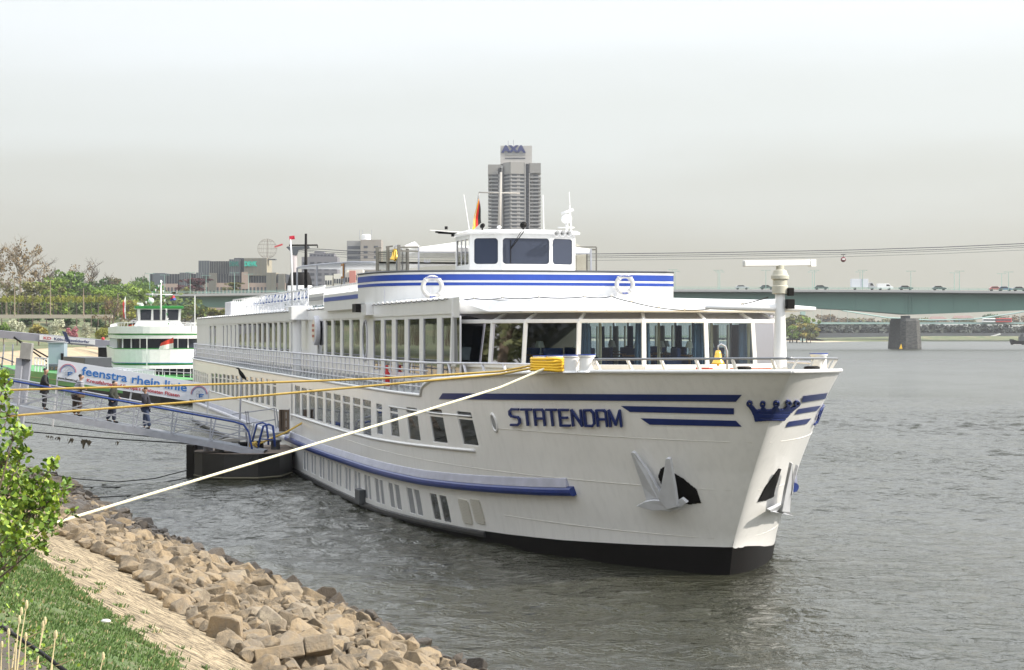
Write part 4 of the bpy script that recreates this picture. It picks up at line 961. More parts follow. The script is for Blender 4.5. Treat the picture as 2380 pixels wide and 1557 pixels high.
b_.inputs['IOR'].default_value = 1.33; b_.inputs['Specular IOR Level'].default_value = .33; g_ = t.nodes.new('ShaderNodeNewGeometry'); sp_ = t.nodes.new('ShaderNodeSeparateXYZ'); t.links.new(g_.outputs['Position'], sp_.inputs[0]); rg_ = t.nodes.new('ShaderNodeMapRange'); rg_.inputs[1].default_value = 40; rg_.inputs[2].default_value = 500; rg_.inputs[3].default_value = .07; rg_.inputs[4].default_value = .28; t.links.new(sp_.outputs['Y'], rg_.inputs[0]); t.links.new(rg_.outputs[0], b_.inputs['Roughness'])
a1 = noise(t, mapped(t, (1, 1.15, 1), .3), 1.1, 3, .55, .5); a2 = noise(t, mapped(t, (1, 1.1, 1), -.5), 3.1, 3, .6, .5); a3 = noise(t, mapped(t, (1, .8, 1), -.4), .3, 3, .5)
h = math_(t, 'ADD', math_(t, 'MULTIPLY', a1, 1.0), math_(t, 'ADD', math_(t, 'MULTIPLY', a2, .34), math_(t, 'MULTIPLY', a3, 1.6)))
patch = noise(t, mapped(t, (1, .5, 1), .2), .05, 3, .6)
mr_ = t.nodes.new('ShaderNodeMapRange'); mr_.inputs[1].default_value = .35; mr_.inputs[2].default_value = .65; mr_.inputs[3].default_value = .4; mr_.inputs[4].default_value = 1.0
t.links.new(patch, mr_.inputs[0])
bp = t.nodes.new('ShaderNodeBump'); bp.inputs['Distance'].default_value = .32; t.links.new(mr_.outputs[0], bp.inputs['Strength'])
t.links.new(h, bp.inputs['Height']); t.links.new(bp.outputs[0], b_.inputs['Normal'])
cc = rampn(t, patch, [(.3, (.026, .026, .016)), (.7, (.044, .045, .032))]); t.links.new(cc, b_.inputs['Base Color'])
# wavy sheet: real waves near the ship, plane further out
GX = np.arange(-46, 92.01, .23); GY = np.arange(26, 210.01, .23); MX, MY = np.meshgrid(GX, GY); Zw = np.zeros_like(MX); rs_ = np.random.RandomState(8)
gust = .72 + .5*np.sin(MX*.11 + 1.7*np.sin(MY*.05))*np.sin(MY*.07 + 1.3*np.sin(MX*.06))
for k in range(90):
    lam = .7 * (4.2/.7)**rs_.rand()**1.4; a = rs_.normal(1.15, .75); kx, ky = math.cos(a)*6.283/lam, math.sin(a)*6.283/lam
    ph = kx*MX + ky*MY + rs_.rand()*6.28 + .6*np.sin(MX*.31+k)*np.sin(MY*.23+2*k); Zw += .0046*lam**.8*(np.sin(ph) + .25*np.sin(2*ph+1.2))
ex_ = np.minimum(np.minimum(MX-GX[0], GX[-1]-MX)/8, np.minimum(MY-GY[0], GY[-1]-MY)/20).clip(0, 1); Zw *= gust*ex_
ny_, nx_ = MX.shape; V_ = np.stack([MX, MY, Zw], -1).reshape(-1, 3)
x0_, x1_, y0_, y1_ = GX[0], GX[-1], GY[0], GY[-1]
extra = np.array([(-900, -60, 0), (3000, -60, 0), (3000, 3400, 0), (-900, 3400, 0)], float); nb_ = len(V_)
idx = np.arange(ny_*nx_).reshape(ny_, nx_); q4 = np.stack([idx[:-1, :-1], idx[:-1, 1:], idx[1:, 1:], idx[1:, :-1]], -1).reshape(-1, 4)
c0, c1, c2, c3 = idx[0, 0], idx[0, -1], idx[-1, -1], idx[-1, 0]
q4 = np.concatenate([q4, [[nb_, nb_+1, c1, c0], [nb_+1, nb_+2, c2, c1], [nb_+2, nb_+3, c3, c2], [nb_+3, nb_, c0, c3]]])
V_ = np.concatenate([V_, extra]); me = bpy.data.meshes.new('water'); me.vertices.add(len(V_)); me.vertices.foreach_set('co', V_.ravel())
me.loops.add(q4.size); me.loops.foreach_set('vertex_index', q4.ravel().astype(np.int32)); me.polygons.add(len(q4)); me.polygons.foreach_set('loop_start', np.arange(0, q4.size, 4, dtype=np.int32))
me.polygons.foreach_set('use_smooth', [True]*len(q4)); me.update(calc_edges=True); me.materials.append(wm); o = bpy.data.objects.new('water', me); COL.objects.link(o); tag(o, kind='structure')

SH = [(19.2, -15.6), (-1.6, 40.6), (-4.5, 49), (-7.25, 55.2), (-9.05, 59.5), (-14.5, 73.9), (-20.5, 91.4), (-32, 112), (-47, 145), (-70, 260), (-106, 530), (-120, 900), (-112, 1400), (-60, 2300)]
SHN = np.array(SH)
def shore(tt):                        # tt = distance along
    seg = np.linalg.norm(np.diff(SHN, axis=0), axis=1); cum = np.concatenate([[0], np.cumsum(seg)])
    x = np.interp(tt, cum, SHN[:, 0]); y = np.interp(tt, cum, SHN[:, 1]); e = .8 + tt*.02
    dx = np.interp(tt+e, cum, SHN[:, 0]) - np.interp(tt-e, cum, SHN[:, 0]); dy = np.interp(tt+e, cum, SHN[:, 1]) - np.interp(tt-e, cum, SHN[:, 1]); l = math.hypot(dx, dy)
    return x, y, -dy/l, dx/l
TOT = float(np.sum(np.linalg.norm(np.diff(SHN, axis=0), axis=1)))
def sdist(x, y):
    best = 1e9
    for (x0, y0), (x1, y1) in zip(SH[:-1], SH[1:]):
        dx, dy = x1-x0, y1-y0; tt = max(0, min(1, ((x-x0)*dx+(y-y0)*dy)/(dx*dx+dy*dy))); d = math.hypot(x-x0-tt*dx, y-y0-tt*dy)
        if d < abs(best): best = d * (1 if (dx*(y-y0)-dy*(x-x0)) > 0 else -1)
    return best
DP = [-9, 0, 5.3, 5.5, 8.4, 10.4, 10.6, 12.2, 13.9, 22, 60, 700]; DZ = [-1.6, -.05, 1.25, 1.35, 2.8, 3.6, 3.65, 4.35, 4.6, 4.6, 4.7, 5.5]
DP2 = [-9, 0, 6, 12, 30, 60, 700]; DZ2 = [-1.6, -.05, 1.6, 2.6, 3.0, 3.3, 3.5]
def sst(a, b, x): u = max(0, min(1, (x-a)/(b-a))); return u*u*(3-2*u)
def hb(d, x, y):
    k = sst(95, 200, y); z = np.interp(d, DP, DZ)*(1-k) + np.interp(d, DP2, DZ2)*k
    z += 9.0*sst(600, 690, y)*sst(6, 40, d) + 3*sst(900, 1400, y)*sst(10, 60, d)
    return float(z)
def bank(ds, t0, t1, step, name, m, lift=0.0, ragged=0.0, kind='structure', rough=0.0, ustep=None):
    b = MB(); ts = []; tt = t0
    while tt < t1: ts.append(tt); tt += step * (1 + max(0, tt-110)*.03)
    ts.append(t1); k = len(ds)
    for tt in ts:
        x, y, nx, ny = shore(tt)
        for j, d in enumerate(ds):
            dd = d
            if ragged and j == 0: dd += ragged*(math.sin(tt*2.1)+math.sin(tt*5.3+1)*.6+math.sin(tt*11.7)*.35)
            px, py = x + nx*dd, y + ny*dd
            b.v.append((px, py, hb(dd, px, py) + lift + rough*math.sin(px*7.3+py*3.1)*math.sin(py*9.1+dd*5)))
    for i in range(len(ts)-1):
        for j in range(k-1): b.f.append((i*k+j+1, i*k+j, (i+1)*k+j, (i+1)*k+j+1)); b.m.append(0)
    o = b.build(name, m, None, True); return tag(o, kind=kind)
# materials of the bank
def ground_mat(name, stops, scale, scv=(1, 1, 1), rough=.9, bump=.5, bs=8, dist=.06):
    m, t, b_ = node_mat(name); b_.inputs['Roughness'].default_value = rough
    n1 = noise(t, mapped(t, scv), scale, 6, .65); t.links.new(rampn(t, n1, stops), b_.inputs['Base Color'])
    bp = t.nodes.new('ShaderNodeBump'); bp.inputs['Strength'].default_value = bump; bp.inputs['Distance'].default_value = dist
    t.links.new(noise(t, mapped(t, scv), bs, 6, .7), bp.inputs['Height']); t.links.new(bp.outputs[0], b_.inputs['Normal']); MATS[name] = m; return m
SOIL = ground_mat('wet_rubble', [(.3, (.05, .038, .026)), (.7, (.12, .09, .06))], 1.5)
GRASSM = ground_mat('turf', [(.34, (.22, .175, .11)), (.45, (.11, .125, .05)), (.62, (.07, .12, .032)), (.75, (.09, .14, .04))], 2.6, bs=14)
EARTH = ground_mat('dark_earth', [(.3, (.055, .045, .035)), (.7, (.10, .08, .06))], 2.0, bs=6)
FARG = ground_mat('bank_scrub', [(.3, (.06, .08, .03)), (.5, (.10, .12, .045)), (.7, (.20, .16, .09))], .12, bs=.6, bump=.3)
BEIGE = ground_mat('pale_gravel', [(.3, (.28, .21, .13)), (.7, (.48, .38, .24))], .25, bs=.8)
# stone revetment: courses of flat stones, sun bleached
m, t, b_ = node_mat('stone_revetment'); b_.inputs['Roughness'].default_value = .9
vv = mapped(t, (1.5, 5.5, 5.5), R(8)); vo = t.nodes.new('ShaderNodeTexVoronoi'); vo.feature = 'DISTANCE_TO_EDGE'; vo.inputs['Scale'].default_value = 1.0; vo.inputs['Randomness'].default_value = 1
dist_ = t.nodes.new('ShaderNodeVectorMath'); dist_.operation = 'ADD'; nn_ = t.nodes.new('ShaderNodeTexNoise'); nn_.inputs['Scale'].default_value = 3; t.links.new(vv, nn_.inputs['Vector'])
t.links.new(vv, dist_.inputs[0]); t.links.new(nn_.outputs[1], dist_.inputs[1]); t.links.new(dist_.outputs[0], vo.inputs['Vector'])
cr_ = rampn(t, vo.outputs['Distance'], [(0, (.10, .075, .05)), (.05, (.20, .155, .10)), (.10, (.42, .34, .225)), (.3, (.50, .41, .28))])
n2 = rampn(t, noise(t, mapped(t, (1, 2.5, 2.5)), 1.6, 8, .8), [(.38, (.42, .40, .36)), (.5, (.9, .88, .84)), (.62, (1.15, 1.12, 1.05))])
mxx = t.nodes.new('ShaderNodeMix'); mxx.data_type = 'RGBA'; mxx.blend_type = 'MULTIPLY'; mxx.inputs[0].default_value = 1; t.links.new(cr_, mxx.inputs['A']); t.links.new(n2, mxx.inputs['B'])
t.links.new(mxx.outputs['Result'], b_.inputs['Base Color'])
bp = t.nodes.new('ShaderNodeBump'); bp.inputs['Strength'].default_value = 1; bp.inputs['Distance'].default_value = .16
hh = math_(t, 'ADD', math_(t, 'MINIMUM', vo.outputs['Distance'], .12), math_(t, 'MULTIPLY', noise(t, mapped(t, (2, 5, 5)), 4, 6, .7), .25)); t.links.new(hh, bp.inputs['Height']); t.links.new(bp.outputs[0], b_.inputs['Normal'])
REV = m
T0 = 20.0
bank([-9, -4, 0, 3, 5.3, 5.5], T0, 150, .6, 'rubble_slope', SOIL, rough=.0)
bank([4.3, 5.3, 5.5, 6.2, 7, 7.8, 8.4, 9.0], T0, 150, .25, 'revetment', REV, .03, .0, rough=.012)
bank([8.3, 8.8, 9.5, 10.2, 10.8], T0, 150, .12, 'grass_verge', GRASSM, .05, .22, rough=.015)
bank([10.35, 10.7, 12.0, 12.5], T0, 150, .2, 'footpath', EARTH, .09, .06, rough=.01)
bank([11.9, 13.5, 18, 30, 60], T0, 150, 1.0, 'upper_bank', GRASSM, .11, .15)
bank([-9, -2, 0, 3, 6, 9, 12], 149, TOT, 2, 'far_shore', BEIGE, 0)
bank([11.5, 20, 30, 40, 50, 60, 80, 120, 200, 400, 700], 149, TOT, 3, 'terrain', FARG, .03)

# ---- riprap ----
def rock_mesh(seed):
    r = random.Random(seed); bm = bmesh.new(); sc = (1, .62 + r.random()*.35, .5 + r.random()*.3)
    for _ in range(13 + seed % 4):
        u = r.uniform(-1, 1); a = r.uniform(0, 6.283); q = math.sqrt(1-u*u); k = .8 + .25*r.random(); bm.verts.new((q*math.cos(a)*k*sc[0]*.5, q*math.sin(a)*k*sc[1]*.5, u*k*sc[2]*.5))
    res = bmesh.ops.convex_hull(bm, input=bm.verts); bmesh.ops.delete(bm, geom=[g for g in res['geom_interior'] if isinstance(g, bmesh.types.BMVert)], context='VERTS')
    bmesh.ops.bevel(bm, geom=list(bm.edges), offset=.018, segments=1, affect='EDGES', profile=.6)
    me = bpy.data.meshes.new('rock'); bm.to_mesh(me); bm.free(); return me
def rock_mat(name, stops, rough):
    m, t, b_ = node_mat(name); b_.inputs['Roughness'].default_value = rough
    oi = t.nodes.new('ShaderNodeObjectInfo'); tc_ = t.nodes.new('ShaderNodeTexCoord')
    n = noise(t, tc_.outputs['Object'], 2.2, 7, .7); f = math_(t, 'ADD', math_(t, 'MULTIPLY', n, .7), math_(t, 'MULTIPLY', oi.outputs['Random'], .35))
    t.links.new(rampn(t, f, stops), b_.inputs['Base Color'])
    bp = t.nodes.new('ShaderNodeBump'); bp.inputs['Strength'].default_value = 1; bp.inputs['Distance'].default_value = .09
    t.links.new(noise(t, tc_.outputs['Object'], 5, 9, .78), bp.inputs['Height']); t.links.new(bp.outputs[0], b_.inputs['Normal']); return m
RK = rock_mat('sandstone', [(.28, (.11, .09, .065)), (.40, (.23, .18, .12)), (.52, (.38, .285, .175)), (.64, (.28, .23, .17)), (.85, (.50, .41, .28))], .85)
RW = rock_mat('wet_stone', [(.25, (.035, .027, .02)), (.8, (.11, .085, .06))], .45)
RMESH = [rock_mesh(i) for i in range(16)]; RMW = []
for me in RMESH: me.materials.append(RK)
for me in RMESH: c = me.copy(); c.materials.clear(); c.materials.append(RW); RMW.append(c)
cand = []; rr = random.Random(11)
tt = 24.0
cells = {}
def far_enough(x, y, r):
    k = (int(x/.8), int(y/.8))
    for i in (-1, 0, 1):
        for j in (-1, 0, 1):
            for (a, b2, r2) in cells.get((k[0]+i, k[1]+j), []):
                if math.hypot(a-x, b2-y) < (r+r2)*.34: return False
    cells.setdefault(k, []).append((x, y, r)); return True
for n_try in range(42000):
    tt = 36 + 104 * rr.random()**1.5; d = rr.uniform(-.35, 5.35); x, y, nx, ny = shore(tt); x += nx*d; y += ny*d
    if y < 18 or d > np.interp(y, [31, 54], [5.35, 4.75]): continue
    s = rr.choice([.26, .32, .38, .42, .48, .52, .58, .64, .72, .86]) * (1.0 if d > .8 else .85)
    if x*F/y + CX < -60 and y < 100: continue
    if far_enough(x, y, s): cand.append((x, y, d, s))
proj = []
for (x, y, d, s) in cand:
    z = hb(d, x, y) + .10; px = CX + F*x/y; py = HZ + F*(CAMZ-z)/y; vis = -10 < px < 2390 and py < 1600
    if px < 150 and py > 1000: vis = vis and py < 1240 and px > 60
    wet = d < .05 or (y > 62 and d < 2.6 and rr.random() < .8) or (y > 78)
    proj.append((-(s*F/y) if vis else 0, x, y, z, d, s, wet))
proj.sort(key=lambda q: q[0]); nd = nw = 0
big = proj[:298]; rest = proj[298:]; gr = 'riprap blocks along the water'
for i, (pz, x, y, z, d, s, wet) in enumerate(big):
    o = bpy.data.objects.new('rock', (RMW if wet else RMESH)[rr.randrange(16)]); COL.objects.link(o); o.location = (x, y, z + s*.08)
    o.rotation_euler = (rr.uniform(-.5, .5), rr.uniform(-.5, .5), rr.uniform(0, 6.28)); o.scale = (s*1.12, s*1.02, s*rr.uniform(.85, 1.3))
    lab = 'dark wet block of stone at the waterline of the riprap' if wet else ('large pale sandstone block in the riprap on the bank' if s > .8 else ('medium pale sandstone block in the riprap on the bank' if s > .52 else 'small pale sandstone block in the riprap on the bank'))
    row = 'at the foot of the paved slope' if d > 4.4 else ('at the water\'s edge' if d < 1.2 else ('in the upper middle' if d > 2.8 else 'in the lower middle'))
    zo = 'near the picture\'s bottom edge' if y < 27.5 else ('around the concrete slab' if y < 31 else ('in the near stretch' if y < 36 else ('in the middle stretch' if y < 43 else ('short of the rope' if y < 53 else 'where the rope ends'))))
    tag(o, '%s %s, %s' % ('dark wet stone' if wet else ('large pale sandstone block' if s > .75 else ('medium pale sandstone block' if s > .45 else 'small pale sandstone block')), row, zo), 'rock', gr)
for wet in (False, True):
    b = MB()
    for (pz, x, y, z, d, s, w_) in rest:
        if w_ != wet: continue
        me = RMESH[rr.randrange(16)]; M_ = Matrix.Translation((x, y, z + s*.06)) @ Matrix.Rotation(rr.uniform(0, 6.28), 4, 'Z') @ Matrix.Rotation(rr.uniform(-.5, .5), 4, 'X') @ Matrix.Diagonal((s*1.2, s*1.15, s*1.15, 1))
        b.add([M_ @ v.co for v in me.vertices], [tuple(p.vertices) for p in me.polygons])
    tag(b.build('riprap_wet' if wet else 'riprap', RW if wet else RK), kind='stuff', label='dark wet rubble further along the waterline' if wet else 'pale broken stone rubble between the larger blocks')
# cast concrete block lying among the stones
c = WG(682, 1548, 1.15); cb = thing('concrete_block', 'broken cast concrete slab with square recesses lying on the riprap', 'concrete block', c + Vector((0, 0, .22)), R(-12))
b = MB(); b.box((-.62, -.3, -.12), (.15, .3, .1)); b.box((.17, -.3, -.1), (.62, .3, .16)); o = b.build('slab', RK, cb, bevel=.02)
cb.rotation_euler = (R(-18), R(-8), R(12)); b = MB()
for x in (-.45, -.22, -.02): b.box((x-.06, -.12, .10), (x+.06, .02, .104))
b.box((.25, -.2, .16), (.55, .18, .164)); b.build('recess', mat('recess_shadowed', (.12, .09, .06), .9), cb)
# ---- grass blades, tufts ----
GB = [mat('grass_blade', (.08, .145, .03), .7, var=.3, scale=2), mat('grass_blade_light', (.12, .185, .05), .7), mat('dry_blade', (.42, .33, .17), .8)]
b = MB(); gr_ = random.Random(5)
def tuft(x, y, z, n, hgt, spread, dry=.06):
    for _ in range(n):
        a = gr_.uniform(0, 6.283); q = spread*gr_.random(); px, py = x + q*math.cos(a), y + q*math.sin(a); hh = hgt*gr_.uniform(.5, 1.2); w_ = .006 + .004*gr_.random() + hgt*.02
        lx, ly = hh*.5*math.cos(a), hh*.5*math.sin(a); m = 2 if gr_.random() < dry else (1 if gr_.random() < .35 else 0); pa = gr_.uniform(0, 3.14); cx, cy = w_*math.cos(pa), w_*math.sin(pa)
        b.add([(px-cx, py-cy, z), (px+cx, py+cy, z), (px+lx*.4+cx*.7, py+ly*.4+cy*.7, z+hh*.6), (px+lx*.4-cx*.7, py+ly*.4-cy*.7, z+hh*.6), (px+lx, py+ly, z+hh)], [(0, 1, 2, 3), (3, 2, 4)], m)
n = 0
while n < 8200:
    tt = gr_.uniform(26, 58); d = gr_.uniform(8.2, 10.8); x, y, nx, ny = shore(tt); x += nx*d; y += ny*d
    px = CX + F*x/max(y, 1); 
    if y < 13 or px < -80 or px > 700: continue
    # bare patches
    if math.sin(x*3.1+y*1.3)*math.sin(y*.9-x*2.2) > .62 and gr_.random() < .8: n += 1; continue
    tuft(x, y, hb(d, x, y)+.04, 7, .042, .12, .05); n += 1
for _ in range(260):                   # tufts growing out of the revetment
    tt = gr_.uniform(26, 62); d = 8.4 - abs(gr_.gauss(0, .75)); x, y, nx, ny = shore(tt); x += nx*d; y += ny*d
    if y > 13 and d > 5.7 and math.sin(tt*1.7) > -.2: tuft(x, y, hb(d, x, y)+.02, 26, .06, .13)
for _ in range(1500):
    tt = gr_.uniform(20, 40); d = gr_.uniform(11.9, 13.8); x, y, nx, ny = shore(tt); x += nx*d; y += ny*d
    if 7.0 < y < 20 and x < -1.4: tuft(x, y, hb(d, x, y)+.1, 8, .16, .14, .12)
tag(b.build('grass', GB), 'short green grass with bare dry patches on the bank', None, None, 'stuff')
# dry stalks in the corner
DRY = mat('dry_straw', (.60, .49, .28), .8)
stk = [(8, 1500, 62, 1405), (30, 1557, 45, 1440), (48, 1557, 105, 1443), (70, 1557, 100, 1452), (95, 1557, 130, 1475), (60, 1557, 20, 1470), (120, 1557, 128, 1476), (0, 1480, 50, 1420), (80, 1520, 60, 1480), (20, 1557, 5, 1500), (190, 1557, 240, 1525)]
dg = None
for i, (x0, y0, x1, y1) in enumerate(stk):
    D = 8.6 + (i % 4)*.35; p0 = W(x0, y0+25, D); p1 = W(x1, y1, D+.15); g0 = sdist(p0.x, p0.y); p0.z = min(p0.z, hb(g0, p0.x, p0.y)+.1)
    t_ = thing('dry_stalk', 'bleached dry grass stalk, %s counted round the lower left corner' % ORDN[i], 'dry stalk', p0, 0, 'dry stalks in the foreground')
    v = p1 - p0; b = MB(); b.tube([Vector((0, 0, 0)), v*.5 + Vector((-.02, 0, .03)), v*.85 + Vector((-.01, 0, .02)), v], [.0045, .004, .003, .0015], 5); b.build('stem', DRY, t_)
    b = MB()
    for k in range(3): q = v*(.55+.16*k); e = q + Vector((.05+.02*k, 0, .035)); b.add([q, q + Vector((.03, .004, .004)), e], [(0, 1, 2)])
    b.sphere(v, .006, 5, sc=(1.2, 1, 3.4)); b.build('seed_head', DRY, t_)
# black hose along the path edge
b = MB(); pts = [W(-20, 1440, 10.4), W(40, 1480, 9.7), W(100, 1520, 9.2), W(165, 1570, 8.7)]; b.tube(pts, .010, 6)
tag(b.build('hose', BLACK, None, True), 'thin black hose lying on the dark earth path', 'hose')
# small pale pebble on the grass
p = WG(246, 1452, 3.35); b = MB(); b.sphere(p + Vector((0, 0, .04)), .035, 6, sc=(1.5, 1, .6)); tag(b.build('pebble', CANV, None, True), 'small white pebble lying on the green verge', 'pebble')
# ---- leafy shrub at the left edge ----
LEAF = [mat('leaf_bright', (.25, .36, .035), .45, var=.4, scale=6), mat('leaf_mid', (.12, .21, .026), .45, var=.4, scale=6), mat('leaf_yellow', (.33, .38, .05), .5)]
for m in LEAF: m.node_tree.nodes['Principled BSDF'].inputs['Subsurface Weight'].default_value = .25; m.node_tree.nodes['Principled BSDF'].inputs['Subsurface Radius'].default_value = (.02, .04, .01)
BARK = mat('bark', (.10, .075, .05), .9, var=.2, bump=.4)
def leaf(b, p, s, r, m):
    q = Matrix.Rotation(r.uniform(0, 6.28), 3, 'Z') @ Matrix.Rotation(r.gauss(1.0, .5), 3, 'X') @ Matrix.Rotation(r.uniform(-.6, .6), 3, 'Y')
    pts = [(0, 0, 0), (.42, .18, .06), (.5, .5, .05), (.3, .85, 0), (0, 1.08, -.08), (-.3, .85, 0), (-.5, .5, .05), (-.42, .18, .06), (0, .5, -.05)]
    b.add([p + q @ (Vector(v)*s) for v in pts], [(8, i, i+1) for i in range(7)] + [(8, 7, 0)], m)
def shrub(px_list, D0, label, n, ls, name='leafy_bush', seed=3):
    r = random.Random(seed); root = W(-150, 1330, D0); d = sdist(root.x, root.y); root.z = hb(d, root.x, root.y)
    t_ = thing(name, label, 'bush', root); br = MB(); lf = MB()
    for (x, y, rad, dens) in px_list:
        c = W(x, y, D0 + r.uniform(-.5, .5)) - root; base = Vector((r.uniform(-.3, .1), r.uniform(-.2, .2), 0)); mid = base.lerp(c, .55) + Vector((r.uniform(-.15, .1), 0, r.uniform(-.05, .2)))
        br.tube([base, mid, c], [.018, .010, .004], 5); R_ = rad*D0/F
        for _ in range(int(n*dens)):
            dv = Vector((r.gauss(0, 1), r.gauss(0, 1), r.gauss(0, 1))).normalized() * R_ * r.random()**.45
            p = c + dv; k = r.random(); leaf(lf, p, ls*r.uniform(.6, 1.25), r, 0 if k < .5 else (1 if k < .93 else 2))
        for _ in range(5):
            dv = Vector((r.gauss(0, 1), r.gauss(0, 1), r.gauss(0, .8))).normalized()*R_; br.tube([c - dv*.2, c + dv*.9], [.005, .002], 4)
    br.build('branch', BARK, t_, True); lf.build('foliage', LEAF, t_, True); return t_
shrub([(2, 868, 16, .25), (12, 890, 22, .4), (8, 925, 26, .35), (20, 965, 26, .4), (40, 990, 22, .35), (0, 1120, 60, 2.0), (70, 1160, 50, 1.6), (30, 1215, 55, 1.8), (30, 1020, 30, .5), (5, 1075, 44, 1.0), (48, 1060, 30, .7), (62, 1010, 18, .3), (20, 1150, 60, 2.0), (85, 1120, 44, 1.3), (120, 1085, 22, .35), (130, 1150, 34, .9), (60, 1200, 62, 2.2), (5, 1230, 60, 1.8), (115, 1215, 36, 1.0), (40, 1270, 48, 1.3), (95, 1265, 30, .6), (150, 1135, 20, .4), (168, 1190, 14, .15), (10, 1320, 40, .6), (-20, 1000, 44, .5), (100, 1175, 40, 1.1)],
      15.5, 'bright green broad-leaved bush leaning in from the left edge', 84, .040)
# low weeds at the foot
r = random.Random(9)
for i, (x, y) in enumerate([(15, 1385), (50, 1425), (85, 1490), (10, 1465), (130, 1500), (60, 1540)]):
    D = 10.5 - i*.3; c = W(x, y, D); t_ = thing('weed', 'small bright green weed by the earth path, %s' % ['highest in the picture', 'beside the dry seed head', 'between the dry stalks', 'at the left edge', 'nearest the earth path', 'lowest in the picture'][i], 'weed', c, 0, 'weeds by the path'); lf = MB()
    for _ in range(45): leaf(lf, Vector((r.gauss(0, .08), r.gauss(0, .08), r.uniform(-.12, .04))), r.uniform(.010, .020), r, r.choice([0, 1, 1]))
    lf.build('foliage', LEAF, t_, True)

# trees on the upper bank beside and behind the viewer (mirrored in the ship's windows)
r = random.Random(21); lfm, brk = MB(), MB()
for i in range(190):
    tt = 2 + (i//2)*6.2 + (i % 2)*3; x, y, nx, ny = shore(tt); d = 23 + (i % 2)*7 + r.uniform(-2, 4); x += nx*d; y += ny*d
    if x/max(y, 1) > (-.36 if y < 250 else -.275) or y < 18 or y > 600 or i % 3 == 1: continue
    z0 = 4.6; h = r.uniform(11, 19); brk.tube([(x, y, z0), (x+r.uniform(-.5, .5), y, z0+h*.5), (x+r.uniform(-1, 1), y, z0+h*.9)], [.35, .22, .06], 6)
    for _ in range(7): a = r.uniform(0, 6.28); q = z0 + h*r.uniform(.3, .7); brk.tube([(x, y, q), (x+2.5*math.cos(a), y+2.5*math.sin(a), q+2.5)], [.14, .04], 4)
    for _ in range(3000 if y < 100 else 600):
        c = Vector((x + r.gauss(0, 2.2), y + r.gauss(0, 2.2), z0 + h*r.uniform(.28, 1.0))); q = Matrix.Rotation(r.uniform(0, 6.28), 3, 'Z') @ Matrix.Rotation(r.uniform(0, 3), 3, 'X'); s = r.uniform(.2, .5)*(1 if y < 100 else 2.6)
        lfm.add([c + q @ Vector(v)*s for v in ((-.5, -.3, 0), (.45, -.4, .1), (.55, .35, 0), (-.3, .5, -.1))], [(0, 1, 2, 3)])
o = lfm.build('riverside_wood', mat('bank_leaves', (.09, .10, .035), .8, var=.6, scale=.6)); tag(o, 'band of spring trees on the upper bank beside the viewer', kind='stuff'); o2 = brk.build('trunk', BARK, o)
# ======================= TREES =======================
def leafcloud(clumps, n, size, r, flat=.75):
    b = MB()
    for k in range(n):
        cx, cy, cz, cr = clumps[r.randrange(len(clumps))]
        d = Vector((r.gauss(0, 1), r.gauss(0, 1), r.gauss(0, 1))).normalized() * cr * (.55 + .5*r.random()); p = Vector((cx, cy, cz)) + Vector((d.x, d.y, d.z*flat))
        q = Matrix.Rotation(r.uniform(0, 6.28), 3, 'Z') @ Matrix.Rotation(r.uniform(0, 3.1), 3, 'X'); s = size*r.uniform(.5, 1.3)
        b.add([p + q @ Vector(v)*s for v in ((-.5, -.3, 0), (.45, -.4, .1), (.55, .35, 0), (-.3, .5, -.1))], [(0, 1, 2, 3)])
    return b
def limbs(r, h, tr, spread, levels=3, nb=5, start=.3, up=.55):
    b = MB()
    def rec(p, d, ln, rad, lv):
        q = p + d*ln*.5 + Vector((r.gauss(0, .04), r.gauss(0, .04), 0))*ln; e = q + (d + Vector((r.gauss(0, .15), r.gauss(0, .15), r.uniform(0, .2)))).normalized()*ln*.5
        b.tube([p, q, e], [rad, rad*.8, rad*.55], 5 if lv > 1 else 3, cap=False)
        if lv > 0:
            for i in range(nb if lv == levels else 3 + (lv > 1)):
                t = r.uniform(.35, 1); pp = p.lerp(e, t); a = r.uniform(0, 6.28); dd = (d*up + Vector((math.cos(a)*spread, math.sin(a)*spread, r.uniform(-.05, .5)))).normalized()
                rec(pp, dd, ln*r.uniform(.5, .72), rad*.5, lv-1)
    rec(Vector((0, 0, h*start)), Vector((0, 0, 1)), h*.45, tr*.8, levels)
    b.tube([(0, 0, -.5), (0, 0, h*.15), (0, 0, h*start+.1)], [tr*1.3, tr, tr*.85], 7, cap=False)
    return b
def fol(name, c, var=.35): return mat(name, c, .85, var=var, scale=.35)
FK = {'green': fol('leaf_green', (.13, .22, .03)), 'dark': fol('leaf_dark', (.06, .12, .028)), 'fresh': fol('leaf_fresh', (.20, .29, .035)),
      'olive': fol('leaf_olive', (.17, .17, .045)), 'brown': fol('leaf_brown', (.21, .15, .07)), 'lime': fol('leaf_lime', (.30, .31, .05)),
      'white': fol('blossom_white', (.52, .53, .38)), 'pink': fol('blossom_pink', (.42, .15, .18)), 'purple': fol('leaf_purple', (.12, .04, .045)), 'yellow': fol('leaf_yellowish', (.34, .28, .06))}
TB = mat('tree_bark', (.11, .085, .065), .9, var=.2); TBL = mat('pale_bark', (.26, .21, .15), .9, var=.15)
PROT = {}
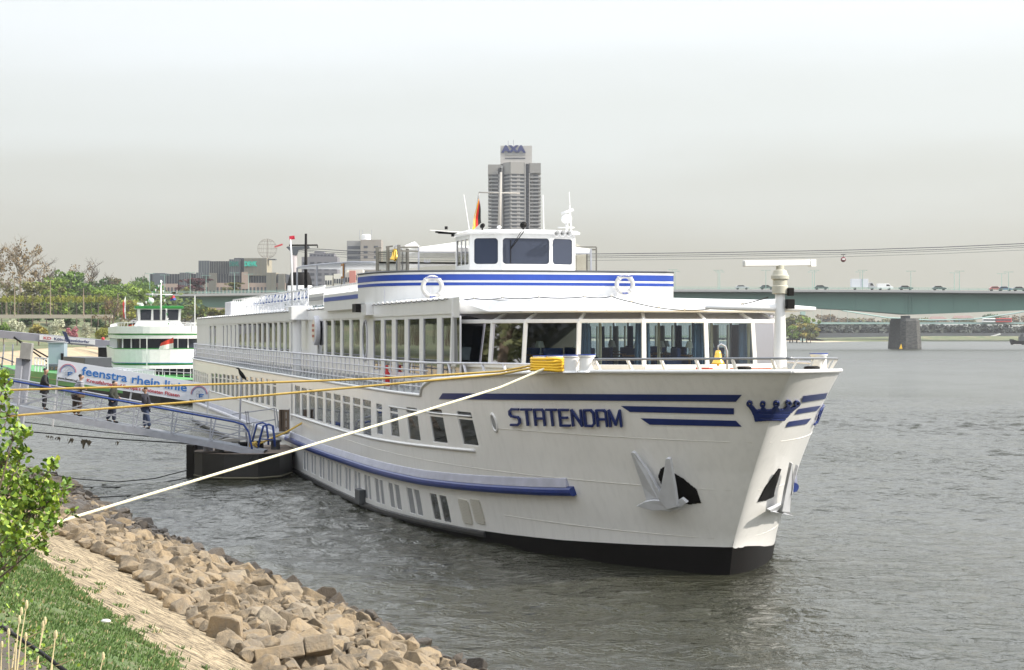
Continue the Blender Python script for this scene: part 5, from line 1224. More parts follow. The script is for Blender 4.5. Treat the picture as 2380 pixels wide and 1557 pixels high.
def proto(kind, seed):
    key = (kind, seed)
    if key in PROT: return PROT[key]
    r = random.Random(seed*17 + len(kind)); 
    if kind == 'round':
        cl = [(r.gauss(0, .24)*(1.1-abs(z_-.5)), r.gauss(0, .24)*(1.1-abs(z_-.5)), z_, r.uniform(.09, .17)) for z_ in [r.uniform(.12, .88) for _ in range(30)]]; lf = leafcloud(cl, 2000, .06, r); tr = limbs(r, 1, .028, .7, 2, 5, .2)
    elif kind == 'tall':
        cl = [(r.gauss(0, .17), r.gauss(0, .17), .58 + r.uniform(-.34, .34), r.uniform(.07, .13)) for _ in range(26)]; lf = leafcloud(cl, 1200, .045, r); tr = limbs(r, 1, .022, .6, 3, 6, .22)
    elif kind == 'bare':
        cl = [(r.gauss(0, .2), r.gauss(0, .2), .68 + r.uniform(-.2, .22), .1) for _ in range(14)]; lf = leafcloud(cl, 260, .03, r); tr = limbs(r, 1, .03, .75, 4, 6, .2)
    elif kind == 'sparse':
        cl = [(r.gauss(0, .2), r.gauss(0, .2), .62 + r.uniform(-.26, .3), r.uniform(.05, .1)) for _ in range(34)]; lf = leafcloud(cl, 1100, .028, r); tr = limbs(r, 1, .03, .7, 4, 6, .22)
    elif kind == 'pollard':
        cl = [(r.uniform(-.42, .42), r.uniform(-.42, .42), .78 + r.uniform(-.1, .08), .13) for _ in range(14)]; lf = leafcloud(cl, 700, .07, r, .8); tr = limbs(r, 1, .045, 1.1, 2, 6, .5, .2)
    elif kind == 'bush':
        cl = [(r.uniform(-.45, .45), r.uniform(-.35, .35), r.uniform(.15, .75), r.uniform(.16, .26)) for _ in range(13)]; lf = leafcloud(cl, 1900, .075, r, .9); tr = limbs(r, 1, .03, .8, 1, 4, .05)
    PROT[key] = (lf, tr); return PROT[key]
TM = {}
def tree(kind, col, x, ytop, ybase, D, wd, label, group, name='tree', cat='tree', bark=None, seed=None):
    """x, top and base as seen, D the distance, wd the crown width in picture units"""
    seed = seed if seed is not None else rnd.randrange(3); key = (kind, seed, col)
    if key not in TM:
        lf, tr = proto(kind, seed); a = lf.build('crown', FK[col]); b = tr.build('trunk', bark or TB, None, True); TM[key] = (a.data, b.data); bpy.data.objects.remove(a); bpy.data.objects.remove(b)
    p = W(x, ybase, D); hgt = (ybase-ytop)*D/F; root = thing(name, label, cat, p, rnd.uniform(0, 6.28), group)
    sw_ = wd*D/F / {'round': .85, 'tall': .75, 'bare': .9, 'sparse': .9, 'pollard': 1.1, 'bush': 1.2}[kind]; root.scale = (sw_, sw_, hgt)
    for nm, me in zip(('crown', 'trunk'), TM[key]): o = bpy.data.objects.new(nm, me); COL.objects.link(o); o.parent = root
    return root
G = 'park trees behind the promenade'
KD = {'green': 'fresh green', 'dark': 'dark green', 'fresh': 'light green', 'olive': 'olive', 'brown': 'brownish', 'lime': 'lime green', 'yellow': 'yellowish'}
TT = [  # kind, colour, x, top, base, D, width
 ('sparse','brown',48,553,735,760,125), ('sparse','brown',-8,585,735,770,90), ('bare','brown',100,600,735,830,95), ('sparse','olive',15,640,735,740,80),
 ('round','olive',75,650,735,745,80), ('round','green',150,622,735,860,78), ('round','fresh',118,640,735,800,74), ('round','dark',178,628,735,880,60), ('bare','brown',203,600,735,900,82),
 ('round','fresh',135,668,735,760,60), ('round','green',203,648,735,800,66), ('round','green',228,655,735,820,56), ('round','dark',247,638,735,900,64), ('bare','brown',262,634,735,870,50), ('round','green',272,655,735,850,60),
 ('round','fresh',292,648,735,900,62), ('round','green',312,640,735,1000,44), ('round','dark',330,631,735,1020,52), ('round','green',350,650,735,940,52), ('round','fresh',318,662,740,800,68), ('round','lime',300,690,745,700,66), ('round','olive',372,665,740,900,46),
 ('round','fresh',345,678,745,800,60), ('round','green',160,672,735,800,60), ('round','fresh',255,668,740,720,70), ('round','green',395,690,745,900,50), ('tall','olive',432,665,745,850,44), ('bush','lime',470,708,745,860,60), ('bush','lime',510,712,745,860,60), ('bush','green',548,714,745,870,50), ('bush','olive',430,705,745,820,60)]
TT2 = sorted(TT, key=lambda q: q[2])
for i, (k, c, x, yt, yb, D, w_) in enumerate(TT2):
    lab = '%s %s, number %s' % (KD[c], {'sparse': 'tall thin-leaved plane tree', 'bare': 'leafless fine-twigged tree', 'round': 'full round tree', 'tall': 'slender tree', 'bush': 'low bush'}[k], i)
    place = 'at the left edge' if x < 20 else ('above the pollarded trees' if x < 210 else ('left of the green excursion boat' if x < 300 else ('behind the green excursion boat' if x < 400 else 'between the two ships')))
    same = [q for q in TT2 if q[0] == k and q[1] == c]; n_ = same.index((k, c, x, yt, yb, D, w_))
    lab = '%s %s %s%s' % (KD[c], {'sparse': 'tall thin-leaved plane tree', 'bare': 'leafless fine-twigged tree', 'round': 'full round tree', 'tall': 'slender tree', 'bush': 'low bush'}[k], place, '' if len(same) == 1 else ', %s' % ORD[n_])
    tree(k, c, x, yt, yb, D, w_, lab, G, bark=TBL if k == 'sparse' else TB)
px_ = [4, 24, 42, 58, 76, 92, 108, 124, 142, 160, 178, 196, 212, 228, 246]
for i, x in enumerate(px_): tree('pollard', 'lime', x, 684, 733, 640 + (i % 2)*22, 26, 'pollarded lime-green plane tree in the promenade row, %s' % ORD[i], 'pollarded trees on the promenade', 'pollarded_tree', bark=TB)
tree('sparse', 'brown', 262, 688, 778, 575, 84, 'spreading brown tree with dark forked trunk in front of the promenade row', None)
for i, (c, x, yt, yb, w_, lab) in enumerate([('green', 8, 748, 786, 44, 'dark green bush at the left edge below the promenade'), ('white', 40, 742, 784, 46, 'white blossoming shrub, leftmost of the white ones'), ('yellow', 90, 752, 786, 62, 'large yellow-green shrub between two white blossoming ones'),
    ('white', 128, 742, 784, 44, 'white blossoming shrub left of the pink one'), ('pink', 167, 760, 784, 34, 'pink blossoming shrub on the slope'), ('white', 200, 750, 786, 36, 'white blossoming shrub right of the pink one'), ('lime', 236, 762, 800, 34, 'light green willow bush left of the large willow'), ('olive', 272, 748, 802, 76, 'large loose willow bush beside the excursion boat'), ('white', 290, 745, 776, 30, 'pale blossoming shrub behind the large willow'), ('dark', 60, 738, 752, 70, 'low dark hedge on the slope, left'), ('dark', 150, 738, 752, 90, 'low dark hedge on the slope, middle'), ('dark', 225, 740, 758, 60, 'low dark hedge on the slope, right')]):
    tree('bush', c, x, yt-3, yb+3, 560 + (i % 3)*8 - (20 if c in ('lime', 'olive') else 0) + (90 if c == 'dark' else 0), w_, lab, 'shrubs on the slope', 'shrub', 'shrub')
tree('round', 'purple', 455, 645, 678, 1000, 66, 'dark red copper beech in front of the office complex', None)
tree('round', 'olive', 545, 655, 678, 1000, 42, 'brownish round tree in front of the office complex', None)
b = MB(); r = random.Random(3)
for i in range(110):
    x = r.uniform(-40, 440); D = r.uniform(760, 860); p = W(x, 737, D); hh = r.uniform(26, 52)*D/F; lc = leafcloud([(p.x + r.gauss(0, 2.5), p.y, p.z + hh*r.uniform(.1, .9), 2.6) for _ in range(6)], 60, 1.5, r); b.add(lc.v, lc.f)
tag(b.build('undergrowth', fol('undergrowth_green', (.09, .13, .03))), 'dense green undergrowth behind the pollarded tree row', None, None, 'stuff')
# lamp posts on the promenade
def promenade_lamp(x, yt, yb, D, lab):
    t_ = thing('lamp_post', lab, 'lamp post', W(x, yb, D), 0, 'lamp posts along the promenade'); h = (yb-yt)*D/F
    b = MB(); b.tube([(0, 0, 0), (0, 0, h)], [.22, .12], 6); b.build('pole', TBL, t_); b = MB(); b.bar((-.1, 0, h), (.9, 0, h+.1), .25); b.build('lantern', DKGREY, t_)
for i, (x, yt) in enumerate([(34, 645), (117, 650), (194, 668), (274, 682)]): promenade_lamp(x, yt, 735, 625, 'thin pale lamp post on the promenade, %s' % ORD[i])
# promenade wall, lower quay wall, parked cars
b = MB(); a, c = W(-60, 733, 632), W(262, 736, 632); b.box((a.x, 631, a.z-.9), (c.x, 633, a.z+.25)); tag(b.build('promenade_wall', mat('promenade_stone', (.36, .32, .26), .9)), 'long low pale stone parapet below the row of pollarded trees', 'wall')
def car(x, y, D, col, label, group, rz=0, kind='car'):
    t_ = thing(kind, label, kind, W(x, y, D), rz, group); m = mat('car_%s' % col, {'dark': (.015, .018, .025), 'white': (.75, .75, .75), 'red': (.35, .02, .02), 'blue': (.03, .07, .2), 'silver': (.4, .4, .42)}[col], .3, coat=.5)
    b = MB(); W_ = .88
    if kind == 'car': pr = [(-2.2, .35), (-2.25, .8), (-1.9, .95), (-1.35, 1.42), (.35, 1.45), (1.1, .98), (2.1, .85), (2.25, .6), (2.2, .35)]
    elif kind == 'van': pr = [(-2.5, .4), (-2.55, 2.0), (1.2, 2.05), (2.0, 1.2), (2.6, 1.05), (2.65, .4)]
    else: pr = [(1.6, .5), (1.6, 2.2), (2.1, 2.4), (2.9, 2.3), (3.4, 1.3), (3.9, 1.1), (3.9, .5)]; W_ = 1.0
    b.prism([(p[0], -W_, p[1]) for p in pr], (0, 2*W_, 0)); b.build('body', m, t_, bevel=.05)
    if kind == 'truck': bx = MB(); bx.box((-3.9, -1.15, .75), (1.5, 1.15, 3.5)); bx.build('cargo_box', mat('truck_box', (.62, .64, .68), .5), t_, bevel=.05)
    g = MB()
    if kind == 'car': gp = [(-1.75, .98), (-1.3, 1.36), (.3, 1.38), (.95, 1.0)]
    elif kind == 'van': gp = [(.4, 1.2), (.4, 1.75), (1.2, 1.75), (1.75, 1.2)]
    else: gp = [(2.2, 1.35), (2.2, 2.1), (2.8, 2.1), (3.25, 1.35)]
    g.prism([(p[0], -W_-.01, p[1]) for p in gp], (0, 2*W_+.02, 0)); g.build('window', GLS, t_)
    for wx in ((-1.4, 1.4) if kind != 'truck' else (-2.6, 2.9)):
        for wy in (-W_, W_-.2): q = MB(); q.lathe([(.001, 0), (.33, 0), (.33, .2), (.001, .2)], 12, (wx, wy, .33), M=Matrix.Rotation(R(-90), 3, 'X')); q.build('wheel', BLACK, t_)
    return t_
for i, (x, y, c) in enumerate([(322, 752, 'silver'), (342, 752, 'white'), (305, 758, 'dark')]): car(x, y, 590, c, '%s car parked beside the excursion boat\'s wheelhouse' % {'silver': 'silver', 'white': 'white', 'dark': 'dark'}[c], 'cars parked on the quay', .2)
# ======================= ROAD BRIDGE =======================
BD = 830.0
GRN = mat('bridge_green_paint', (.125, .225, .19), .55, var=.06, scale=.08, streak=.0); DKC = mat('bridge_deck_concrete', (.36, .36, .36), .8, var=.06, scale=.1)
br_ = thing('road_bridge', 'long green steel box-girder road bridge crossing the river on one stone pier', 'bridge', (0, BD, 0))
def bz(y): return CAMZ + (HZ-y)*BD/F
top = [(350, 684), (470, 683), (620, 681), (800, 678), (1200, 674.5), (1571, 673), (1900, 673.5), (2110, 674.5), (2379, 677), (2700, 681)]
bx = [(x-CX)*BD/F for x, _ in top]; tz = [bz(y) for _, y in top]
def dz(x): return float(np.interp(x, bx, tz))
bot_y = [(350, 712), (620, 716), (900, 715), (1250, 702), (1571, 698), (1832, 713), (1990, 721), (2114, 731), (2260, 726), (2379, 721), (2700, 708)]
bbx = [(x-CX)*BD/F for x, _ in bot_y]; bbz = [bz(y) for _, y in bot_y]
def gz_(x): return float(np.interp(x, bbx, bbz))
xs = np.arange(bx[0], bx[-1], 4.0); b = MB()
for x in xs: b.v += [(x, 0, dz(x)-1.1), (x, 0, gz_(x)), (x, 14, gz_(x)), (x, 14, dz(x)-1.1)]
for i in range(len(xs)-1):
    for j in range(4): k = (j+1) % 4; b.f.append((4*i+j, 4*i+k, 4*i+4+k, 4*i+4+j)); b.m.append(0)
b.build('girder', GRN, br_)
b = MB()
for x in xs: b.v += [(x, -4, dz(x)), (x, -4, dz(x)-.9), (x, 0.5, dz(x)-1.15), (x, 18, dz(x)-1.15), (x, 24, dz(x)-.9), (x, 24, dz(x))]
for i in range(len(xs)-1):
    for j in range(6): k = (j+1) % 6; b.f.append((6*i+j, 6*i+k, 6*i+6+k, 6*i+6+j)); b.m.append(0)
b.build('deck', DKC, br_)
b = MB()
for x in (2114,): X = (x-CX)*BD/F; b.box((X-.5, -.4, gz_(X)), (X-.3, -.0, dz(X)-1.2)); b.box((X+.9, -.4, gz_(X)), (X+1.1, 0, dz(X)-1.2))
b.build('bearing_rib', GRN, br_)
for xp in range(1590, 2400, 57):
    X = (xp-CX)*BD/F; b = MB(); b.box((X-.12, -.12, gz_(X)+.3), (X+.12, -.005, dz(X)-1.2)); b.build('web_joint', mat('joint_green', (.12, .21, .185), .6), br_)
b = MB()
for yy in (-3.8, 23.8):
    for zo in (1.0, .55): b.tube([(x, yy, dz(x)+zo) for x in xs], .06, 4)
    for x in xs: b.bar((x, yy, dz(x)), (x, yy, dz(x)+1.0), .1)
b.build('railing', mat('rail_green', (.25, .38, .33), .6), br_)
# pier
PS = ground_mat('pier_basalt', [(.3, (.04, .04, .042)), (.7, (.13, .13, .12))], 1.2, (.6, .6, 1.6), bs=2.5)
X = (2111-CX)*BD/F; pr_ = MB(); n_ = 8
def oct_(w_, l, z): c = w_*.5; return [(X-w_, 8-l+c, z), (X-w_+c*.9, 8-l, z), (X+w_-c*.9, 8-l, z), (X+w_, 8-l+c, z), (X+w_, 8+l-c, z), (X+w_-c*.9, 8+l, z), (X-w_+c*.9, 8+l, z), (X-w_, 8+l-c, z)]
rings = [oct_(4.45, 15, -2), oct_(4.4, 15, .4), oct_(3.75, 14, 11.2), oct_(3.3, 13.5, 12.3)]
for q in rings: pr_.v += q
for k in range(3):
    for i in range(8): pr_.f.append((k*8+i, k*8+(i+1) % 8, (k+1)*8+(i+1) % 8, (k+1)*8+i)); pr_.m.append(0)
pr_.f.append(tuple(24+i for i in range(8))); pr_.m.append(0); pr_.build('pier', PS, br_)
b = MB(); b.box((X-1.2, -1, 12.2), (X+.6, 10, 13.4)); b.build('bearing', DKGREY, br_)
b = MB(); p = W(2095, 811, BD-9); b.prism([(p.x-.7, 0, 0), (p.x+.6, 0, 0), (p.x+.1, 0, 2.0)], (0, .3, 0)); o = b.build('channel_marker', GOLD); o.location = (0, BD-8.2, .2); tag(o, 'small yellow triangular marker at the foot of the bridge pier', 'marker')
for x in (560, 430): X2 = (x-CX)*BD/F; b = MB(); b.box((X2-2, 2, 3), (X2+2, 12, gz_(X2))); b.build('bank_pier', DKC, br_)
def street_lamp(x, yt, lab, far=False):
    D = BD + (21 if far else -2.5); X = (x-CX)*D/F; z0 = dz(X); h = CAMZ + (HZ-yt)*D/F - z0
    t_ = thing('street_lamp', lab, 'street lamp', (X, D, z0), 0, 'lamps on the road bridge'); b = MB(); m = mat('lamp_green', (.24, .38, .33), .5)
    b.tube([(0, 0, 0), (0, 0, h)], [.13, .09], 6); b.build('pole', m, t_); b = MB(); b.bar((-1.6, 0, h), (1.6, 0, h), .12); b.bar((-1.9, 0, h), (-1.0, 0, h), .4, .16); b.bar((1.0, 0, h), (1.9, 0, h), .4, .16); b.build('lamp_head', m, t_)
LX = [(348, 636, 1), (383, 639, 0), (442, 633, 0), (479, 640, 1), (545, 634, 0), (578, 637, 1), (1564, 627, 1), (1569, 631, 0), (1669, 628, 0), (1673, 632, 1), (1780, 628, 0), (1888, 632, 1), (1893, 628, 0), (1999, 632, 1), (2005, 628, 0), (2117, 630, 0), (2218, 634, 1), (2230, 630, 0), (2328, 636, 1), (2344, 632, 0)]
WORDS = ['left of the excursion boat mast', 'right of the excursion boat mast', 'before the copper beech', 'right of the copper beech', 'before the brown round tree', 'beside the globe building', 'just right of the blue-striped bulwark, far kerb', 'just right of the blue-striped bulwark, near kerb', 'near kerb of the pair left of the bow radar', 'far kerb of the pair left of the bow radar', 'standing alone above the bow radar scanner', 'far kerb of the pair right of the bow radar', 'near kerb of the pair right of the bow radar', 'far kerb behind the grey truck', 'near kerb above the grey truck', 'above the stone pier', 'left of the two right of the pier', 'right of the two right of the pier', 'left of the rightmost pair', 'rightmost on the bridge']
for (x, yt, fr_), wd in zip(LX, WORDS): street_lamp(x, yt, 'green double-armed lamp on the bridge, ' + wd, fr_)
for (x, col, kd, lab) in [(1722, 'silver', 'car', 'silver car on the bridge left of the radar scanner'), (1779, 'dark', 'car', 'dark car half hidden behind the bow radar scanner'), (1905, 'dark', 'car', 'dark car on the bridge right of the bow radar'), (2002, 'silver', 'truck', 'light grey box truck driving over the bridge'), (2052, 'white', 'van', 'small white pickup van right of the box truck'), (2101, 'dark', 'car', 'small dark car just left of the pier'), (2178, 'dark', 'car', 'dark car on the bridge right of the pier'), (2309, 'red', 'car', 'red car near the right end of the bridge'), (2330, 'blue', 'car', 'blue car right behind the red one'), (2364, 'dark', 'car', 'dark car at the right edge of the bridge')]:
    D = BD + 3; X = (x-CX)*D/F; o = car(0, 0, D, col, lab, 'vehicles on the bridge', 0, kd); o.location = (X, D-4, dz(X)+.05); o.scale = (1.25, 1.25, 1.25)
# ======================= TOWERS AND OFFICES =======================
CON = mat('tower_concrete', (.25, .24, .225), .85, var=.05, scale=.05); CON2 = mat('tower_pale', (.42, .40, .375), .85, var=.04, scale=.05); WND = mat('dark_window_band', (.05, .055, .07), .3, var=.3, scale=.1); BAL = mat('balcony_slab', (.25, .245, .24), .85)
TD = 1650.0; k_ = TD/F
def tx(x): return (x-CX)*k_
def tz_(y): return CAMZ + (HZ-y)*k_
tw = thing('residential_tower', 'tall grey residential tower with stacked balconies and blue roof lettering', 'tower', (0, TD, 0)); tw.rotation_euler = (0, 0, 0)
def tb(x0, x1, y0, z0, z1, name, m, dy=(0, 30), parent=tw): b = MB(); b.box((tx(x0), dy[0], z0), (tx(x1), dy[1], z1)); return b.build(name, m, parent)
ztp = tz_(405)
tb(1141, 1166, 0, 5, tz_(384), 'west_wing', CON, (4, 26)); b = MB()
b.prism([(tx(1168), 6, 5), (tx(1187), -6, 5), (tx(1221), -2, 5), (tx(1221), 26, 5), (tx(1168), 26, 5)], (0, 0, tz_(378)-5)); b.build('centre_wing', CON, tw)
tb(1230, 1253, 0, 5, tz_(380), 'east_wing', CON, (2, 26)); tb(1158, 1169, 0, 5, tz_(390), 'stair_shaft', CON, (1, 28)); tb(1221, 1230, 0, 5, tz_(379), 'recessed_shaft', mat('slate', (.09, .095, .12), .8), (6, 24))
tb(1219.5, 1221.5, 0, 5, tz_(379), 'fin', CON2, (-3.5, 0)); tb(1229.5, 1231, 0, 5, tz_(380), 'fin', CON2, (-1, 2.1))
tb(1134, 1165, 0, ztp, tz_(382), 'crown_block', CON, (1, 27)); tb(1229.2, 1257, 0, ztp+1, tz_(379), 'crown_block', CON, (-1, 27))
b = MB(); b.prism([(tx(1167.5), 5, ztp), (tx(1187), -7, ztp), (tx(1221), -3, ztp), (tx(1221), 26, ztp), (tx(1167.5), 26, ztp)], (0, 0, tz_(377.5)-ztp)); b.build('crown_block', CON, tw)
tb(1163, 1236.5, 0, tz_(380), tz_(337.5), 'machine_house', CON2, (4, 20)); tb(1173.5, 1221, 0, tz_(360), tz_(351.5), 'louvre_band', BAL, (3.6, 4)); tb(1173.5, 1221, 0, tz_(368), tz_(365.5), 'dark_band', WND, (3.7, 4))
b = MB(); b.bar((tx(1181), 10, tz_(338)), (tx(1181), 10, tz_(324)), .5); b.bar((tx(1193.5), 10, tz_(338)), (tx(1193.5), 10, tz_(322)), .5); b.build('roof_aerial', STEEL, tw)
NAVY = mat('sign_navy', (.01, .02, .12), .5)
text_mesh('AXA', (tz_(337.5)-tz_(352.5))*1.42, 'roof_sign', NAVY, tw, Matrix.Translation((tx(1193.5), 3.4, tz_(352.5))) @ Matrix.Rotation(R(90), 4, 'X') @ Matrix.Diagonal((1.2, 1, 1, 1)), .3, .5, 'CENTER')
fl_h = 8.52*k_; nf = 17
for i in range(nf):
    z = ztp - fl_h*(i+1)
    for (pts, out_) in (([(1134.5, 1), (1166, 1)], 1), ([(1230.5, -1), (1257, -1)], 1)):
        (x0, y0), (x1, _) = pts; b = MB(); b.box((tx(x0), y0-0, z), (tx(x1), y0+25, z+1.15)); b.build('balcony', BAL, tw)
        b = MB(); b.box((tx(x0)+3.2, y0+ (2.7 if y0 > 0 else 2.6), z+1.2), (tx(x1)-2.2, y0+3.1, z+fl_h-.15)); b.build('window_row', WND, tw)
    b = MB(); b.prism([(tx(1167.5), 5.2, z), (tx(1187), -7.0, z), (tx(1219.4), -3.1, z), (tx(1219.4), 10, z), (tx(1167.5), 10, z)], (0, 0, 1.2)); b.build('balcony', BAL, tw)
    for (u0, u1) in ((1171, 1184),): b = MB(); b.prism([(tx(u0), 4.0, z+1.25), (tx(u1), -4.6, z+1.25), (tx(u1), 2, z+1.25), (tx(u0), 6, z+1.25)], (0, 0, fl_h-1.4)); b.build('window_row', WND, tw)
    for (u0, u1) in ((1190, 1201), (1209, 1218.5)): b = MB(); b.box((tx(u0), -6.0 + (u0-1187)*.118, z+1.25), (tx(u1), 2, z+fl_h-.5)); b.build('window', WND, tw)
b = MB()
for i in range(nf, 40):
    z = ztp - fl_h*(i+1)
    if z < 8: break
    b.box((tx(1134.5), 1, z), (tx(1166), 25, z+1.15)); b.box((tx(1230.5), -1, z), (tx(1257), 24, z+1.15)); b.prism([(tx(1167.5), 5.2, z), (tx(1187), -7.0, z), (tx(1219.4), -3.1, z), (tx(1219.4), 10, z), (tx(1167.5), 10, z)], (0, 0, 1.2))
o = b.build('lower_balconies', BAL, tw); tag(o, kind='stuff')
# generic block with window grid parts
def block(parent, D, x0, x1, yt, zb, depth, m, rows=0, cols=0, wm=WND, wy=(.15, .85), frac=.6, name='wall', mullions=0, dy=0, gap=.35, wname='window'):
    k = D/F; X0, X1 = (x0-CX)*k, (x1-CX)*k; z1 = CAMZ + (HZ-yt)*k; b = MB(); b.box((X0, dy, zb), (X1, dy+depth, z1)); o = b.build(name, m, parent)
    if rows:
        H_ = z1 - zb
        for r_ in range(rows):
            for c_ in range(cols):
                w_ = (X1-X0)/cols; h_ = H_*(wy[1]-wy[0])/rows; xa = X0 + w_*(c_+gap/2); za = zb + H_*wy[0] + h_*(r_+.25); q = MB(); q.box((xa, dy-.12, za), (xa+w_*(1-gap), dy-.005, za+h_*frac)); q.build(wname, wm, o)
    if mullions:
        q = MB()
        for i in range(mullions+1): xx = X0 + (X1-X0)*i/mullions; q.box((xx-.15, dy-.35, zb), (xx+.15, dy-.01, z1))
        q.build('mullions', mat('mullion_grey', (.16, .16, .155), .6), o)
    return o
OD = 1300.0
of = thing('office_complex', 'dark stepped office complex with green rooftop lettering beyond the bridge', 'office building', (0, OD, 0))
GLB = mat('office_glass', (.025, .03, .042), .35, var=.25, scale=.06); OFB = mat('office_beige', (.30, .27, .20), .8, var=.08, scale=.06); OFP = mat('office_pink', (.33, .25, .21), .8); OFG = mat('office_grey', (.085, .10, .12), .5, var=.1, scale=.1)
z660 = CAMZ + (HZ-660)*OD/F
block(of, OD, 345, 662, 636, 10, 40, GLB, mullions=50, dy=6)
block(of, OD, 352, 380, 634, 10, 40, OFG, dy=5); block(of, OD, 415, 436, 633, 10, 40, OFG, mullions=4, dy=4.5); block(of, OD, 370, 410, 659, 10, 10, OFP, 1, 5, WND, (.55, .9), .8, dy=3, gap=.5)
block(of, OD, 440, 662, 657, 10, 20, OFP, 1, 26, WND, (.6, .92), .7, dy=4, gap=.5)
block(of, OD, 454, 469, 633, z660-2, 20, OFG, dy=3.5, mullions=3); block(of, OD, 484, 501, 634, z660-4, 20, OFB, mullions=6, dy=3); block(of, OD, 560, 575, 632, z660-3, 20, OFP, dy=3)
block(of, OD, 618, 640, 633, 10, 20, OFB, mullions=7, dy=3); block(of, OD, 646, 660, 636, 10, 20, OFB, mullions=5, dy=3)
b1_ = CAMZ + (HZ-640)*OD/F
block(of, OD, 459, 484, 605, b1_, 30, OFG, dy=5, mullions=4); block(of, OD, 484, 533, 606, b1_, 26, GLB, mullions=12, dy=7); block(of, OD, 531, 556, 602, b1_, 30, OFG, dy=4, mullions=5); block(of, OD, 540, 560, 598.5, b1_, 24, GLB, dy=8)
block(of, OD, 556, 566, 599, b1_, 20, GLB, dy=7); block(of, OD, 566, 618, 599, b1_, 30, OFB, mullions=16, dy=3.5)
TEAL = mat('sign_teal', (.02, .42, .32), .5)
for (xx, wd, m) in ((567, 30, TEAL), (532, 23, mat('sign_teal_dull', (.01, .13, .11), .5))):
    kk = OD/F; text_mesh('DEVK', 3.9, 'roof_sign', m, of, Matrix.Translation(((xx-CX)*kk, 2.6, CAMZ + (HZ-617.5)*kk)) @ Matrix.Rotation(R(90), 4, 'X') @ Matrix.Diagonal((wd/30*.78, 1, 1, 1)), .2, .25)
b = MB(); c = Vector(((616-CX)*OD/F, 12, CAMZ + (HZ-576)*OD/F)); rg = 23*OD/F
for k in range(6): b.torus(c, rg, .08, Matrix.Rotation(R(30*k), 3, 'Z'), 24, 4)
for lat in (-50, -25, 0, 25, 50): b.torus(c + Vector((0, 0, rg*math.sin(R(lat)))), rg*math.cos(R(lat)), .08, Matrix.Rotation(R(90), 3, 'X'), 24, 4)
b.bar(c - Vector((0, 0, rg+1.5)), c + Vector((0, 0, rg)), .35); b.build('wire_globe', mat('rusty_wire', (.22, .19, .16), .8), of)
b = MB(); b.box((c.x-3.2, 8, c.z-rg-1), (c.x+5.5, 16, c.z-rg-.4)); b.build('globe_base', DKGREY, of)
b = MB(); q = Vector(((640-CX)*OD/F, 12, CAMZ + (HZ-571)*OD/F)); b.add([q + Vector((-2, 0, -.8)), q + Vector((.5, 0, -.1)), q + Vector((3.4, 0, .9)), q + Vector((3, 0, 1.9)), q + Vector((.3, 0, 1.0)), q + Vector((-2, 0, .3))], [(0, 1, 2, 3, 4, 5)]); b.bar(c + Vector((rg, 0, 0)), q - Vector((2, 0, 0)), .12); b.build('pennant', RED, of)
# residential blocks behind the funnel
t2 = thing('apartment_block', 'beige high-rise apartment block with a white drum on its roof, left of the ship\'s marquee', 'apartment block', (0, 1500, 0))
w1 = block(t2, 1500, 838, 886, 557, 8, 20, mat('warm_beige', (.28, .25, .22), .85), 16, 2, WND, (.05, .95), .45, dy=0, gap=.62); block(t2, 1500, 805, 838, 559, 8, 20, BAL, 16, 1, WND, (.05, .95), .6, dy=4, gap=.12)
b = MB(); kk = 1500/F; b.lathe([(.001, 0), (11*kk, 0), (11*kk, 12*kk), (8*kk, 13.5*kk), (.001, 13.6*kk)], 20, ((849-CX)*kk, 8, CAMZ + (HZ-557)*kk)); b.build('roof_drum', mat('bright_white', (.8, .8, .8), .5), t2)
b = MB()
for x in (834, 841, 862): b.bar(((x-CX)*kk, 8, CAMZ+(HZ-556)*kk), ((x-CX)*kk, 8, CAMZ+(HZ-533)*kk), .25)
b.build('roof_aerial', STEEL, t2)
t3 = thing('apartment_block', 'squat grey apartment block with a terraced roof behind the awning', 'apartment block', (0, 1400, 0))
GB_ = mat('mauve_grey', (.17, .165, .18), .85); block(t3, 1400, 701, 784, 597, 8, 20, GB_, 12, 5, WND, (.05, .95), .5, gap=.4); block(t3, 1400, 718, 776, 588, CAMZ+(HZ-598)*1400/F, 16, GB_, 1, 7, WND, (.1, .9), .5, dy=3); block(t3, 1400, 729, 752, 583, CAMZ+(HZ-589)*1400/F, 10, GB_, dy=5)
t4 = thing('apartment_block', 'white terraced apartment building with many balconies behind the awning', 'apartment block', (0, 1000, 0))
for i, (x0, x1, yt) in enumerate([(755, 772, 640), (775, 792, 636), (795, 812, 632), (805, 842, 626)]): block(t4, 1000, x0, x1, yt, 8, 12, mat('terrace_white', (.62, .60, .53), .8), 4, 3, WND, (.3, .95), .5, dy=i*1.2)
block(t4, 1000, 812, 826, 629, 24, 3, mat('pink_render', (.5, .2, .16), .8), dy=-.6, name='pink_panel')
# ======================= CABLE CAR =======================
CD = 740.0
cp_ = thing('cable_car_pylon', 'tall slender grey cable car pylon with a crosshead behind the black ship mast', 'pylon', W(684, 700, CD)); zz = 125*CD/F
b = MB(); b.tube([(0, 0, -12), (0, 0, zz)], [1.6, .9], 8); b.build('shaft', mat('pylon_concrete', (.38, .34, .34), .8), cp_, True)
b = MB(); kk = CD/F; b.prism([(-10*kk, -1, zz-8*kk), (-18*kk, -1, zz), (-15*kk, -1, zz+2*kk), (34*kk, -1, zz+3*kk), (36*kk, -1, zz-1*kk), (10*kk, -1, zz-6*kk), (6*kk, -1, zz-18*kk), (-5*kk, -1, zz-18*kk)], (0, 2, 0)); b.build('crosshead', mat('pylon_steel', (.07, .08, .09), .6), cp_)
def qy(x): return float(np.interp(x, [560, 672, 740, 804, 950, 1150, 1390, 1650, 1960, 2200, 2420], [600, 577, 578.5, 583, 589, 591.5, 590, 587, 581.5, 574, 564]))
